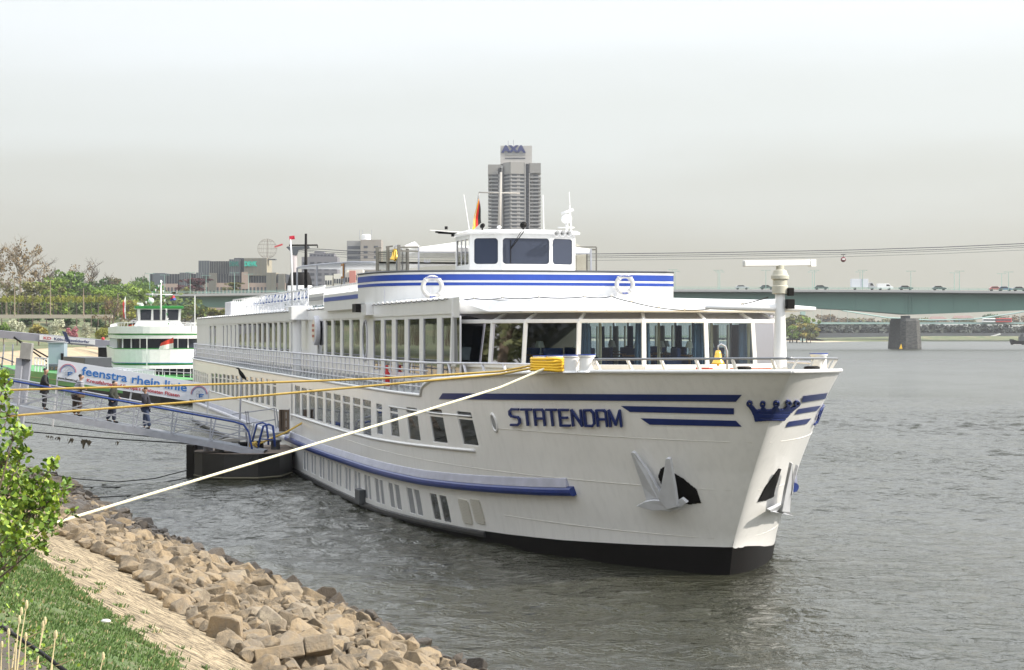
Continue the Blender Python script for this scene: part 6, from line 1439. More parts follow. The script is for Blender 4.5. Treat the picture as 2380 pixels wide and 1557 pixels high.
for i, (o_, rr_) in enumerate(((0, .13), (5, .10), (9, .07), (15, .06))):
    b = MB(); pts = [W(x, qy(x) + o_*(1 if x > 700 else .4), CD + i*1.5) for x in range(690, 2450, 60)]; b.tube(pts, rr_, 4); tag(b.build('aerial_cable', DKGREY), 'aerial cable of the cable car, %s of the four' % ['topmost', 'second from the top', 'third from the top', 'lowest'][i], 'cable', 'cables of the cable car')
gp = W(1960, 593, CD + 1.5); go = thing('gondola', 'small dark red gondola hanging from the cables above the bridge', 'gondola', gp); b = MB()
b.sphere((0, 0, -1.55), .95, 10, sc=(1, 1, 1.0)); b.build('cabin', mat('gondola_red', (.18, .015, .02), .4), go, True); b = MB(); b.bar((0, 0, -.7), (0, 0, .2), .14); b.bar((-.8, 0, .2), (.8, 0, .25), .16); b.build('hanger', BLACK, go); b = MB(); b.box((-.5, -.98, -1.75), (.5, -.6, -1.15)); b.build('window', CANV, go)
# ======================= FAR BANK =======================
FB_ = 1750.0; fz = lambda x, y: W(x, y, FB_)
b = MB(); X0 = (1700-CX)*FB_/F; pts = [(X0, 1500), (1400, 1640), (2900, 1500)]
b.add([(240, 1560, -.3), (330, 1600, -.3), (1100, 1640, -.3), (2900, 1640, -.3), (2900, 3200, 3), (-60, 3200, 3), (-60, 2400, 3), (240, 1700, 2), (240, 1640, 2.5), (330, 1665, 4), (1100, 1700, 4), (2900, 1700, 4)], [(0, 1, 9, 8), (1, 2, 10, 9), (2, 3, 11, 10), (8, 9, 10, 11, 4, 5, 6, 7)]); tag(b.build('far_bank', FARG), kind='structure')
b = MB(); sp = [WG(1825, 792.5), WG(1900, 795.5), WG(2020, 793.5), WG(2045, 791.5), WG(1980, 790), WG(1825, 788)]; b.v = [tuple(p + Vector((0, 0, .02))) for p in sp[:4]] + [tuple(p + Vector((0, 0, 1.0))) for p in sp[4:]]; b.v += [tuple((sp[0] + Vector((-200, 0, .02)))), tuple((sp[5] + Vector((-200, 150, 1.5))))]; b.f = [(0, 1, 5), (1, 2, 3, 4), (1, 4, 5), (0, 5, 7, 6)]; b.m = [0]*4; tag(b.build('sandbank', mat('sand', (.45, .37, .25), .9, var=.1, scale=.05)), kind='structure')
b = MB(); b.box((WG(1995, 787.5)[0]*0 + (1880-CX)*1690/F, 1690, 0), (1100, 1694, 6.4)); tag(b.build('quay_wall', mat('quay_dark', (.10, .105, .11), .9, var=.15, scale=.02)), 'long low dark quay wall on the far bank', 'wall')
for i, (x, yt, w_, c) in enumerate([(1836, 735, 40, 'olive'), (1852, 727, 46, 'olive'), (1875, 733, 36, 'fresh'), (1865, 748, 50, 'yellow'), (1842, 752, 36, 'fresh'), (1884, 752, 26, 'olive')]): tree('round', c, x, yt, 789, 1420 - i*8, w_, '%s tree of the clump on the sandy spit, %s' % (KD[c], ORD[i]), 'trees on the sandy spit')
r = random.Random(4); b = MB()
for i in range(150):
    x = r.uniform(1880, 2420); D = r.uniform(1705, 1800); p = W(x, 782, D); rad = r.uniform(7, 12); hh = (r.uniform(14, 27) if x > 2070 else r.uniform(24, 36))*D/F
    cl = [(p.x + r.gauss(0, rad*.5), p.y + r.gauss(0, 4), p.z + hh*r.uniform(.25, .85), rad*.4) for _ in range(6)]; lc = leafcloud(cl, 70, 3.2, r); b.add(lc.v, lc.f)
tag(b.build('riverside_wood', fol('far_wood', (.05, .058, .045))), 'grey-green band of riverside trees along the far bank', None, None, 'stuff')
for i, (x, yt, w_, c, k) in enumerate([(1925, 728, 40, 'brown', 'round'), (1950, 732, 50, 'brown', 'round'), (1985, 736, 36, 'olive', 'round'), (2024, 733, 40, 'brown', 'round'), (2060, 735, 30, 'olive', 'round'), (2148, 736, 40, 'olive', 'round'), (2200, 740, 40, 'brown', 'round'), (2250, 737, 40, 'olive', 'round'), (2306, 727, 34, 'dark', 'round'), (2334, 726, 40, 'brown', 'bare'), (2370, 730, 40, 'brown', 'round')]):
    tree(k, c, x, yt, 782, 2300, w_*1.2, '%s %s tree on the far bank skyline, %s' % (KD[c], 'leafless' if k == 'bare' else 'round', ORD[i]), 'trees on the far bank skyline')
HR = mat('roof_tile_brown', (.20, .13, .11), .9); HW = mat('house_white', (.6, .6, .58), .8)
for i, (x0, x1, yt, yb, D, roof, lab) in enumerate([(2092, 2112, 754, 770, 1830, 0, 'low white house left of the stone pier'), (2142, 2176, 752, 768, 1850, 0, 'white apartment house right of the stone pier'), (2180, 2250, 753, 770, 1860, 0, 'long white apartment row on the far bank, middle'), (2262, 2330, 754, 772, 1850, 0, 'long white apartment row on the far bank, left of the last'), (2336, 2385, 756, 774, 1860, 0, 'white apartment row at the right edge of the far bank'), (1925, 1950, 744, 756, 2400, 1, 'small pale house under the bridge girder, far left'), (2160, 2200, 738, 752, 2400, 1, 'brown-roofed house above the white apartments, left'), (2215, 2262, 736, 752, 2400, 1, 'brown-roofed house above the white apartments, right')]):
    h = thing('house' if roof else 'apartment_house', lab, 'house', (0, D, 0), 0, 'houses on the far bank'); block(h, D, x0, x1, yt + (4 if roof else 0), CAMZ+(HZ-yb)*D/F, 12, HW if not roof else OFP, 3 if not roof else 1, max(3, (x1-x0)//8), WND, (.05, .95), .5)
    if roof: kk = D/F; b = MB(); b.prism([((x0-2-CX)*kk, -1, CAMZ+(HZ-yt-4)*kk), ((x1+2-CX)*kk, -1, CAMZ+(HZ-yt-4)*kk), ((x1-6-CX)*kk, 6, CAMZ+(HZ-yt+2)*kk), ((x0+6-CX)*kk, 6, CAMZ+(HZ-yt+2)*kk)], (0, 0, .4)); b.build('roof', HR, h)
# second bridge in the haze
sbd = 1600.0; sb_ = thing('suspension_bridge', 'pale green suspension bridge low in the haze behind the road bridge', 'bridge', (0, sbd, 0)); kk = sbd/F; m = mat('far_green', (.28, .40, .37), .7)
b = MB(); b.box(((1868-CX)*kk, 0, CAMZ+(HZ-753)*kk), ((2460-CX)*kk, 16, CAMZ+(HZ-749)*kk)); b.build('deck', m, sb_); b = MB(); b.box(((1862-CX)*kk, 0, 0), ((1872-CX)*kk, 6, CAMZ+(HZ-690)*kk)); b.build('pylon', m, sb_)
b = MB(); b.tube([W(x, y, sbd) - Vector((0, sbd, 0)) for x, y in ((1867, 692), (1960, 722), (2060, 738), (2160, 744), (2260, 742), (2360, 728), (2420, 716))], .5, 4)
for x in range(1890, 2420, 20): yy = float(np.interp(x, [1867, 1960, 2060, 2160, 2260, 2360, 2420], [692, 722, 738, 744, 742, 728, 716])); b.bar(W(x, yy, sbd) - Vector((0, sbd, 0)), W(x, 750, sbd) - Vector((0, sbd, 0)), .16)
b.build('suspension_cable', m, sb_)
tr_ = thing('tram_train', 'white and red tram crossing the far suspension bridge', 'train', W(2325, 749, sbd-2)); b = MB(); kk = (sbd-2)/F; b.box((-42*kk, -1.3, 0), (-12*kk, 1.3, 3.2)); b.build('white_carriage', CANV, tr_, bevel=.3); b = MB(); b.box((-11.5*kk, -1.3, 0), (26*kk, 1.3, 3.2)); b.build('red_carriage', mat('tram_red', (.45, .05, .04), .5), tr_, bevel=.3); b = MB(); b.box((-40*kk, -1.4, 1.3), (24*kk, -1.31, 2.4)); b.build('window', WND, tr_)
# house boat and passing barge
hb_ = thing('houseboat', 'low white houseboat moored at the far bank beside the spit', 'boat', WG(1970, 791.8)); k2 = hb_.location.y/F; b = MB(); b.prism([(-20*k2, -2, 0), (22*k2, -2, 0), (24*k2, -2, 1.0), (-21*k2, -2, 1.0)], (0, 5, 0)); b.build('hull', DKGREY, hb_); b = MB(); b.box((-19*k2, -1.5, 1.0), (4*k2, 2.5, 3.2)); b.box((5*k2, -1.5, 1.0), (22*k2, 2.5, 2.6)); b.prism([(5*k2, -1.6, 2.6), (22*k2, -1.6, 2.6), (14*k2, -1.6, 4)], (0, 4, 0)); b.build('cabin', HW, hb_); b = MB()
for x in range(-17, 3, 5): b.box((x*k2, -1.6, 1.6), ((x+3)*k2, -1.51, 2.6))
b.build('window', WND, hb_); b = MB(); b.bar((-10*k2, 0, 3), (-10*k2, 0, 10), .25); b.build('mast', HW, hb_)
bg_ = thing('river_barge', 'dark river barge entering at the right edge with a white bow wave', 'barge', WG(2372, 801)); k2 = bg_.location.y/F; b = MB(); b.prism([(-20*k2, -3, 1.5), (-17*k2, -3, 0), (40*k2, -3, 0), (40*k2, -3, 2), (-10*k2, -3, 2.1), (-21*k2, -3, 3)], (0, 8, 0)); b.build('hull', BLACK, bg_); b = MB(); b.box((-2*k2, -1, 2), (8*k2, 3, 4.6)); b.box((1*k2, -.6, 4.6), (6*k2, 2, 6)); b.build('wheelhouse', DKGREY, bg_, bevel=.1); b = MB(); b.box((-21*k2, -4, .02), (-2*k2, -3.2, .25)); b.build('bow_wave', CANV, bg_)
tw_ = thing('riverside_ramp', 'pale sloping ramp on the far quay near the right edge', 'ramp', (0, 1688, 0)); b = MB(); kk = 1688/F; b.bar(((2290-CX)*kk, 0, CAMZ+(HZ-786)*kk), ((2325-CX)*kk, 0, CAMZ+(HZ-776)*kk), 1.2); b.build('walkway', HW, tw_)
# ======================= GREEN AND WHITE EXCURSION BOAT =======================
EG = mat('boat_green', (.02, .19, .03), .4); EW = mat('boat_white', (.72, .72, .71), .4, var=.04); ED = mat('boat_window', (.02, .024, .035), .08, ior=1.35)
ED0 = 240.0; ek = ED0/F; eb = W(372, 774, ED0); ang = R(12.0)
ex = thing('excursion_boat', 'green and white excursion boat with green-roofed wheelhouse moored behind the gangway', 'boat', (eb.x, eb.y, 0), -math.pi/2 - ang + math.pi)
ex.rotation_euler = (0, 0, R(-90) + ang*1.0 - 2*ang*1.0 + ang*0 )
ex.rotation_euler = (0, 0, R(-90) - R(-12.0))      # local +x points towards the viewer, stern away to the left
def ez(y): return CAMZ + (HZ-y)*ek
def outline(hw, nose, Ln, x0=0, n=10, p=.5):
    pts = [(-Ln, hw)] + [(-nose*(1-math.sin(i/n*math.pi/2))+x0, hw*math.cos(i/n*math.pi/2)**(p*1.6)) for i in range(n+1)]
    return pts + [(a, -c) for a, c in reversed(pts[:-1])]
def dslab(hw, nose, Ln, z0, z1, name, m, x0=0, parent=ex, cap=True, flare=0, p=.5):
    o0 = outline(hw, nose, Ln, x0, p=p); o1 = outline(hw+flare, nose, Ln, x0+flare, p=p); b = MB(); n_ = len(o0)
    b.add([(a, c, z0) for a, c in o0] + [(a, c, z1) for a, c in o1], [(i, (i+1) % n_, n_+(i+1) % n_, n_+i) for i in range(n_)] + ([tuple(range(n_, 2*n_)), tuple(reversed(range(n_)))] if cap else []))
    return b.build(name, m, parent)
dslab(4.6, 9, 58, -.5, ez(884), 'hull', EW, 1.5, flare=.5); dslab(5.12, 9, 58, ez(884), ez(881), 'hull_stripe', EG, 1.65, cap=False)
dslab(4.7, 4, 56, ez(884), ez(856), 'lower_saloon', ED, -5)
dslab(5.15, 5, 56, ez(857), ez(849), 'main_deck_edge', EW); dslab(5.2, 5, 56, ez(847.5), ez(844.5), 'deck_stripe', EG, .05, cap=False); dslab(5.19, 5, 56, ez(844.5), ez(843), 'deck_stripe', BLUE2, .04, cap=False)
dslab(5.15, 5, 56, ez(843), ez(811), 'main_bulwark', EW, flare=.1); dslab(5.27, 5, 56, ez(811), ez(809), 'deck_stripe', EG, .14, cap=False)
sal = dslab(4.8, 3.5, 54, ez(810), ez(786), 'upper_saloon', ED, -3.0, p=.3)
b = MB()
for yy in (-4.2, -3.2, -2.2, 2.2, 3.4): b.box((-3.1-abs(yy)*.12, yy-.07, ez(810)), (-2.8-abs(yy)*.12, yy+.07, ez(786)))
for i in range(18): b.box((-7-i*2.6, -4.88, ez(811)), (-6.4-i*2.6, -4.8, ez(785))); b.box((-7-i*2.6, 4.8, ez(811)), (-6.4-i*2.6, 4.88, ez(785)))
b.build('window_posts', EW, ex)
dslab(4.95, 4.5, 55, ez(787), ez(779), 'sundeck_edge', EW, -.6, flare=.1); dslab(5.07, 4.5, 55, ez(778), ez(775.5), 'deck_stripe', EG, -.45, cap=False); dslab(5.0, 4.5, 55, ez(775), ez(758), 'sundeck_bulwark', EW, -.5, flare=.05)
# wheelhouse
b = MB(); wz0, wz1, wz2 = ez(759), ez(746), ez(717)
w0 = [(-2.2, -2.9), (-2.2, 2.9), (-7, 2.9), (-7, -2.9)]; w1 = [(-2.8, -2.45), (-2.8, 2.45), (-6.5, 2.45), (-6.5, -2.45)]; w2 = [(-2.2, -2.55), (-2.2, 2.55), (-6.5, 2.55), (-6.5, -2.55)]
b.add([(x, y, wz0) for x, y in w0] + [(x, y, wz1) for x, y in w1] + [(x, y, wz2) for x, y in w2], [(i, (i+1) % 4, 4+(i+1) % 4, 4+i) for i in range(4)] + [(4+i, 4+(i+1) % 4, 8+(i+1) % 4, 8+i) for i in range(4)])
wh2 = b.build('wheelhouse', EW, ex)
for (ya, yb_) in ((-2.15, -.95), (-.65, .72), (.98, 2.2)):
    b = MB(); lx = lambda z: -2.8 + .6*(z-wz1)/(wz2-wz1) + .03
    za, zb = wz1+.12, wz2-.1; b.add([(lx(za), ya, za), (lx(za), yb_, za), (lx(zb), yb_+.05, zb), (lx(zb), ya-.05, zb)], [(0, 1, 2, 3)]); b.build('window', ED, wh2)
for sy in (-1, 1): b = MB(); b.add([(-3.2, sy*2.56, wz1+.1), (-5.9, sy*2.56, wz1+.1), (-5.9, sy*2.6, wz2-.1), (-3.0, sy*2.6, wz2-.1)], [(0, 1, 2, 3)]); b.build('window', ED, wh2)
b = MB(); b.box((-6.9, -2.8, wz2), (-1.9, 2.8, ez(710))); b.build('wheelhouse_roof', EG, wh2, bevel=.08)
b = MB(); b.tube([(-1.2, 0.15, ez(745)), (-1.2, .15, ez(650))], [.12, .07], 6); b.bar((-1.2, -1.6, ez(683)), (-1.2, 1.5, ez(684)), .10); b.build('mast', EW, ex, True)
for i in range(11):
    t = i/10; 
    for sy, e in ((1, 1), (-1, 1)):
        p = Vector((-1.2, .15, ez(652))).lerp(Vector((-1.0+(1.5 if sy < 0 else 0), sy*(1.0 if sy > 0 else 1.7), ez(760) if sy > 0 else ez(700))), t); b = MB(); b.add([p, p + Vector((0, .22, -.02)), p + Vector((0, .1, -.34))], [(0, 1, 2)]); b.build('bunting', EG if i % 2 else EW, ex)
b = MB(); b.bar((-4.5, -.9-1.6, ez(704)), (-4.5, .2-2.0+.0, ez(705)), .22, .22); b.lathe([(.3, ez(712)), (.25, ez(706))], 8, (-4.5, -2, 0)); b.build('radar', EW, ex)
b = MB(); b.sphere((-3.5, -.9, ez(698)), .35, 8); b.bar((-3.5, -.9, ez(710)), (-3.5, -.9, ez(700)), .1); b.build('satellite_dome', EW, ex, True)
for i in range(12): b = MB(); yy = -4.6+i*.82; b.bar((-.55-abs(yy)**2*.08, yy, ez(884)), (-.55-abs(yy)**2*.08, yy, ez(857)), .09); b.build('deck_post', EW, ex)
b = MB()
b.tube([(a+.7, c, ez(872)) for a, c in outline(4.9, 6, 20)[1:-1]], .05, 5); b.build('bow_rail', EG, ex)
b = MB(); b.tube([(a-.5, c*.98, ez(750)) for a, c in outline(4.9, 4.5, 50)], .035, 5)
for a, c in outline(4.9, 4.5, 50): b.bar((a-.5, c*.98, ez(760)), (a-.5, c*.98, ez(750)), .05)
for i in range(20): b.bar((-6-i*2.2, 4.8, ez(760)), (-6-i*2.2, 4.8, ez(750)), .05); b.bar((-6-i*2.2, -4.8, ez(760)), (-6-i*2.2, -4.8, ez(750)), .05)
b.build('sundeck_rail', EW, ex)
b = MB(); b.bar((1.3, -1.55, ez(890)), (1.3, -1.55, ez(783)), .09); b.build('jackstaff', EW, ex); b = MB(); b.bar((-1.5, 4.1, ez(765)), (-1.5, 4.1, ez(686)), .12); b.build('staff', EW, ex)
def wflag(name, cols, poly, D, label):
    b = MB(); A, B_, C, D_ = [W(*p, D) for p in poly]; nb = len(cols)
    for j in range(nb):
        o = len(b.v)
        for i in range(7):
            for q in (j/nb, (j+1)/nb): p = A.lerp(B_, i/6).lerp(D_.lerp(C, i/6), q); p.y += .15*math.sin(i*1.3); b.v.append(tuple(p))
        for i in range(6): b.f.append((o+2*i, o+2*i+1, o+2*i+3, o+2*i+2)); b.m.append(j)
    tag(b.build(name, cols), label, 'flag')
wflag('flag', [mat('fl_red', (.5, .04, .02), .8), mat('fl_white', (.7, .68, .62), .8)], [(403, 784), (374, 797), (368, 812), (403, 810)], 238, 'red and white flag flying over the bow of the green excursion boat')
wflag('flag', [FB, FR, FG], [(296, 754), (311, 751), (310, 757), (294, 764)], 244, 'small German tricolour at the left side of the excursion boat')
wflag('flag', [mat('fl_white2', (.7, .7, .68), .8), mat('fl_red2', (.5, .05, .05), .8)], [(292, 688), (293, 742), (287, 738), (285, 706)], 244, 'long limp white and red flag on the staff left of the excursion boat wheelhouse')
wflag('flag', [mat('fl_crimson', (.45, .03, .04), .8), mat('fl_blue', (.06, .08, .3), .8)], [(396, 692), (404, 686), (410, 697), (395, 699)], 246, 'small red ensign behind the excursion boat mast')
# ======================= GREEN BARGE AND LANDING STAGE =======================
A_ = WG(-60, 877); B_ = WG(437, 946); dvec = (B_-A_); ln = dvec.length; barge = thing('green_barge', 'long low barge with bright green side and black bow lying behind the banner', 'barge', (A_.x, A_.y, 0), math.atan2(dvec.y, dvec.x))
def bpt(u, off, z): return (u, off, z)
GRB = mat('barge_green', (.022, .27, .022), .45, var=.15, scale=.3)
b = MB(); n_ = 24; 
for i in range(n_+1):
    u = ln*i/n_; t = i/n_; nose = 1 if t < .9 else math.sqrt(max(.02, 1-((t-.9)/.1)**2)); zt = 1.75 + .4*(1-t)*0 + (.5*(t-.8)/.2 if t > .8 else 0); y0 = 4.5-4.5*nose
    for z in (-.4, .45, zt): b.v.append((u, y0, z))
    b.v.append((u, 4.5+4.5*nose, zt)); b.v.append((u, 4.5+4.5*nose, -.4))
for i in range(n_):
    for j in range(4): b.f.append((5*i+j, 5*i+5+j, 5*i+6+j, 5*i+1+j)); b.m.append(1 if (j == 0 or i > n_*.76) else 0)
b.f.append(tuple(5*n_+j for j in range(5))); b.m.append(1); b.build('hull', [GRB, BLACK], barge)
b = MB(); b.bar((0, -.04, 1.05), (ln*.74, -.04, 1.05), .12, .07); b.build('rubbing_strip', mat('dull_yellow', (.3, .32, .1), .6), barge)
b = MB(); b.box((ln*.50, 1.0, 1.7), (ln*.60, 4, 3.7)); b.build('wheelhouse', DKGREY, barge, bevel=.05); b = MB(); b.box((ln*.60, 1.2, 1.7), (ln*.73, 5, 2.6)); b.build('hatch_cover', STEEL, barge, bevel=.05)
b = MB()
for i in range(5): b.bar((ln*.39+i*2.2, .2, 1.7), (ln*.39+i*2.2, .2, 3.5), .14)
for z in (2.5, 3.4): b.bar((ln*.39, .2, z), (ln*.39+8.8, .2, z), .14)
for i in range(14): b.bar((ln*.68+i*2.3, .6, 1.7), (ln*.68+i*2.3, .6, 2.8), .06)
b.bar((ln*.68, .6, 2.8), (ln*.98, .9, 2.9), .06); b.build('rail', mat('white_rail', (.6, .62, .65), .5), barge)
# big landing stage beyond: sloping beam with sign
KDD = 330.0; kk = KDD/F; LIL = mat('lilac_grey_paint', (.24, .24, .28), .6, var=.06, scale=.2)
lb = thing('passenger_gangway', 'long sloping lilac-grey covered gangway with a white company sign beyond the barge', 'gangway', W(0, 786, KDD)); e = W(275, 802, KDD) - W(0, 786, KDD); s_ = W(-140, 764, KDD) - W(0, 786, KDD)
b = MB(); q = 17*kk; b.prism([s_ + Vector((0, 0, q*.5)), e + Vector((0, 0, q*.5)), e - Vector((0, 0, q*.5)), s_ - Vector((0, 0, q*.5))], (0, 2.6, 0)); b.build('beam', LIL, lb)
b = MB(); p0 = W(92, 784, KDD) - W(0, 786, KDD); p1 = W(221, 795.5, KDD) - W(0, 786, KDD); b.prism([p0 + Vector((0, -.12, 6*kk)), p1 + Vector((0, -.12, 6*kk)), p1 + Vector((0, -.12, -6*kk)), p0 + Vector((0, -.12, -6*kk))], (0, .1, 0)); sg_ = b.build('sign_board', mat('sign_white', (.66, .66, .66), .5), lb)
uv = (p1-p0).normalized()
def slant(o, sc=1): return Matrix(((uv.x*sc, 0, 0, o.x), (0, 0, -1, o.y), (uv.z*sc, 1, 0, o.z), (0, 0, 0, 1)))
text_mesh('KD', 9*kk, 'lettering', mat('sign_red', (.45, .02, .04), .6), sg_, slant(p0 + uv*9*kk + Vector((0, -.14, -3.2*kk)), 1.5), .01, .012)
text_mesh('Köln-Düsseldorfer', 9*kk, 'lettering', NAVY, sg_, slant(p0 + uv*34*kk + Vector((0, -.14, -3.2*kk)), 1.22), .01, .012)
b = MB(); q0 = W(150, 789, KDD) - W(0, 786, KDD); b.prism([q0 + Vector((-.3, -.6, 1.4)), q0 + Vector((.4, -.6, 1.2)), q0 + Vector((1.0, -.2, -.6)), q0 + Vector((.4, -.2, -.4))], (0, .06, 0)); b.bar(q0 + Vector((.4, -.4, 0)), q0 + Vector((.4, -.4, -5)), .12); b.build('solar_panel', mat('panel_blue', (.05, .07, .16), .3), lb)
b = MB()
for x0, y0, x1, y1 in ((33, 783, 60, 805), (60, 805, 110, 840), (33, 785, 130, 840)): b.bar(W(x0, y0, KDD)-W(0, 786, KDD) + Vector((0, -.2, 0)), W(x1, y1, KDD)-W(0, 786, KDD) + Vector((0, -.2, 0)), .22)
b.build('brace', BLACK, lb)
b = MB(); b.sphere(W(238, 787, KDD) - W(0, 786, KDD) + Vector((0, .5, 0)), .28, 6); b.build('red_buoy', RED, lb)
def wbox(name, label, cat, x0, x1, y0, y1, D, dep, m, bev=.03):
    a, c = W(x0, y1, D), W(x1, y0, D); t_ = thing(name, label, cat, ((a.x+c.x)/2, D, a.z)); b = MB(); w_ = (c.x-a.x)/2; b.box((-w_, 0, 0), (w_, dep, c.z-a.z)); b.build('body', m, t_, bevel=bev); return t_, w_, c.z-a.z
t_, w_, h_ = wbox('pontoon', 'black floating pontoon at the end of the far gangway, left of the excursion boat', 'pontoon', 228, 262, 806, 868, 312, 8, BLACK)
b = MB(); b.bar((-w_, -.1, h_), (w_, -.1, h_), .2); b.build('edge', STEEL, t_)
t_, w_, h_ = wbox('control_booth', 'pale blue-grey metal booth below the sloping gangway sign', 'booth', 112, 149, 797, 850, 262, 2, mat('booth_blue', (.30, .36, .42), .6))
b = MB(); b.box((w_*.6, -.1, h_*.1), (w_*.95, -.01, h_*.55)); b.build('door', BLACK, t_); b = MB(); b.box((-w_-.1, -.15, h_), (w_+.1, 2.1, h_+.12)); b.build('roof', STEEL, t_)
t_, w_, h_ = wbox('deck_cabin', 'dark grey cabin on the barge, left of the banner', 'cabin', 106, 150, 846, 874, 256, 2.5, mat('cabin_grey', (.10, .11, .14), .6))
b = MB(); b.box((-w_*.7, -.05, h_*.4), (-w_*.2, -.005, h_*.8)); b.box((0, -.05, h_*.4), (w_*.5, -.005, h_*.8)); b.build('window', GLS, t_)
t_, w_, h_ = wbox('loading_ramp', 'grey steel ramp block between the cabin and the banner', 'ramp', 150, 231, 845, 868, 258, 3, STEEL)
b = MB(); b.bar((-w_, -.1, h_+.6), (w_, -.1, h_+.2), .1); b.build('rail', STEEL, t_)
# ======================= NEAR PONTOON AND GANGWAYS =======================
ptn = thing('pontoon', 'black steel pontoon with a rusty deck between gangway and cruise ship', 'pontoon', W(560, 1117, 92) * 1.0); ptn.location.z = 0; PX = ptn.location.copy()
PBK = mat('tarred_steel', (.022, .020, .018), .6, var=.4, scale=1.2, bump=.2, bscale=4); PDK = mat('rusty_deck', (.17, .13, .10), .85, var=.3, scale=2)
def pp_(x, D): return Vector(((x-CX)*D/F - PX.x, D - PX.y, 0))
pl = [pp_(452, 91.4), pp_(470, 90.2), pp_(520, 89.4), pp_(600, 89.4), pp_(650, 90.5), pp_(678, 93.0), pp_(683, 97), pp_(460, 97)]
b = MB(); n_ = len(pl); b.add([p + Vector((0, 0, -.3)) for p in pl] + [p + Vector((0, 0, 1.15)) for p in pl], [(i, (i+1) % n_, n_+(i+1) % n_, n_+i) for i in range(n_)]); b.build('hull', PBK, ptn)
b = MB(); b.add([p*1.01 + Vector((0, 0, 1.16)) for p in pl] , [tuple(range(n_))]); b.build('deck', PDK, ptn)
b = MB(); b.prism([pp_(433, 92.5) + Vector((0, 0, -.2)), pp_(451, 92) + Vector((0, 0, -.2)), pp_(451, 92) + Vector((0, 0, 1.4)), pp_(433, 92.5) + Vector((0, 0, 1.4))], (0, 4, 0)); b.build('fender_wall', BLACK, ptn)
b = MB(); b.tube([p*1.005 + Vector((0, 0, .12)) for p in pl[:6]], .05, 5); b.build('waterline_scum', mat('scum', (.13, .12, .08), .9), ptn)
for x, D, c in ((462, 93, DKGREY), (484, 92, STEEL), (568, 91, BLACK), (602, 92, BLACK), (640, 93, DKGREY), (510, 91, STEEL)):
    b = MB(); b.lathe([(.22, 1.16), (.2, 1.5), (.28, 1.52), (.28, 1.6), (.001, 1.6)], 10, pp_(x, D)); b.build('bollard', c, ptn, True)
b = MB(); c = pp_(585, 91) + Vector((0, 0, 1.42)); b.tube([c + Vector((-1.2, 0, -.05)), c + Vector((-.3, 0, 0)), c + Vector((.3, .1, .1)), c + Vector((1.5, .3, .6)), c + Vector((3.0, 1.0, 1.5))], .05, 6); b.tube([c + Vector((.25*math.cos(i), .1*math.sin(i), .12*math.sin(i*1.7)+.05)) for i in range(14)], .05, 5); b.build('mooring_rope', ROPEY, ptn, True)
BR = mat('rail_blue', (.012, .045, .22), .4)
def cylp(b, pts, r, n=6): b.tube([W(*p) - GO for p in pts], r, n)
GO = W(465, 1024, 90); gw = thing('gangway', 'sloping grey steel gangway with blue handrails leading down to the pontoon, carrying four people', 'gangway', GO)
def dk(x): return float(np.interp(x, [-420, 49, 465, 612], [CAMZ-(860-HZ)*90/F, 3.16, 1.71, 1.24]))
def gp_(x, D, h): p = Vector(((x-CX)*90/F, D, dk(x)+h)); return p - GO
NEAR, FAR = 90.0, 91.5
b = MB()
for D in (NEAR, FAR): b.bar(gp_(-420, D, -.12), gp_(612, D, -.12), .10, .26)
b.build('stringer', STEEL, gw)
b = MB(); n_ = 40
b.add([gp_(-420, NEAR, .02), gp_(612, NEAR, .02), gp_(612, FAR, .02), gp_(-420, FAR, .02)], [(0, 1, 2, 3)]); 
for i in range(n_): x = -420 + 1032*i/n_; b.bar(gp_(x, NEAR, -.05), gp_(x, FAR, -.05), .06)
b.build('walkway', mat('walkway_grey', (.20, .21, .23), .7), gw)
for D in (NEAR, FAR):
    b = MB(); xs = [126 + 89.3*k for k in range(-6, 6)]
    for x in xs: b.bar(gp_(x+ (4 if D == NEAR else -4), D, 0), gp_(x + 8, D, 1.05), .06)
    for x in xs[:-1]: b.bar(gp_(x+4, D, .05), gp_(x+89, D, .82), .05)
    for h in (.38, .72): b.bar(gp_(xs[0], D, h), gp_(575, D, h), .045)
    b.build('truss', STEEL, gw)
    b = MB(); b.tube([gp_(-420, D, 1.08), gp_(545, D, 1.08), gp_(566, D, 1.02), gp_(578, D, .75), gp_(584, D, .2), gp_(586, D, -.05)] if D == NEAR else [gp_(-420, D, 1.08), gp_(545, D, 1.08), gp_(560, D, .98), gp_(564, D, .1)], .05, 6); b.build('handrail', BR if D == NEAR else STEEL, gw, True)
b = MB(); rs_ = [(598, 1043), (612, 990), (625, 986), (634, 990), (638, 1020), (639, 1038)]
b.tube([W(x, y, 91) - GO for x, y in rs_], .055, 6); b.bar(W(604, 1020, 91)-GO, W(638, 1022, 91)-GO, .05); b.build('stair_rail', BR, gw, True); b = MB(); b.tube([W(x-15, y-4, 92.6) - GO for x, y in rs_], .05, 6); b.build('stair_rail', BR, gw, True)
# second short gangway to the ship
sg2 = thing('boarding_plank', 'narrow grey boarding plank with thin rails from the pontoon to the cruise ship door', 'gangway', W(600, 1010, 94)); O2 = W(600, 1010, 94)
b = MB(); b.prism([W(515, 1022, 94)-O2, W(668, 1003, 94)-O2, W(668, 1009, 94)-O2, W(515, 1030, 94)-O2], (0, 1, 0)); b.build('plank', mat('weathered_plank', (.30, .29, .27), .8), sg2); b = MB()
for (x0, y0, x1, y1) in ((540, 963, 640, 949), (545, 989, 640, 975), (571, 955, 575, 990), (576, 955, 580, 990), (637, 950, 642, 995), (642, 950, 648, 995), (672, 950, 672, 1000)): b.bar(W(x0, y0, 94)-O2, W(x1, y1, 94)-O2, .05)
b.build('rail', STEEL, sg2)
gt = thing('boarding_gate', 'rusty brown lattice rack standing against the cruise ship above the pontoon', 'gate', W(660, 1003, 93.6)); O3 = W(660, 1003, 93.6); b = MB()
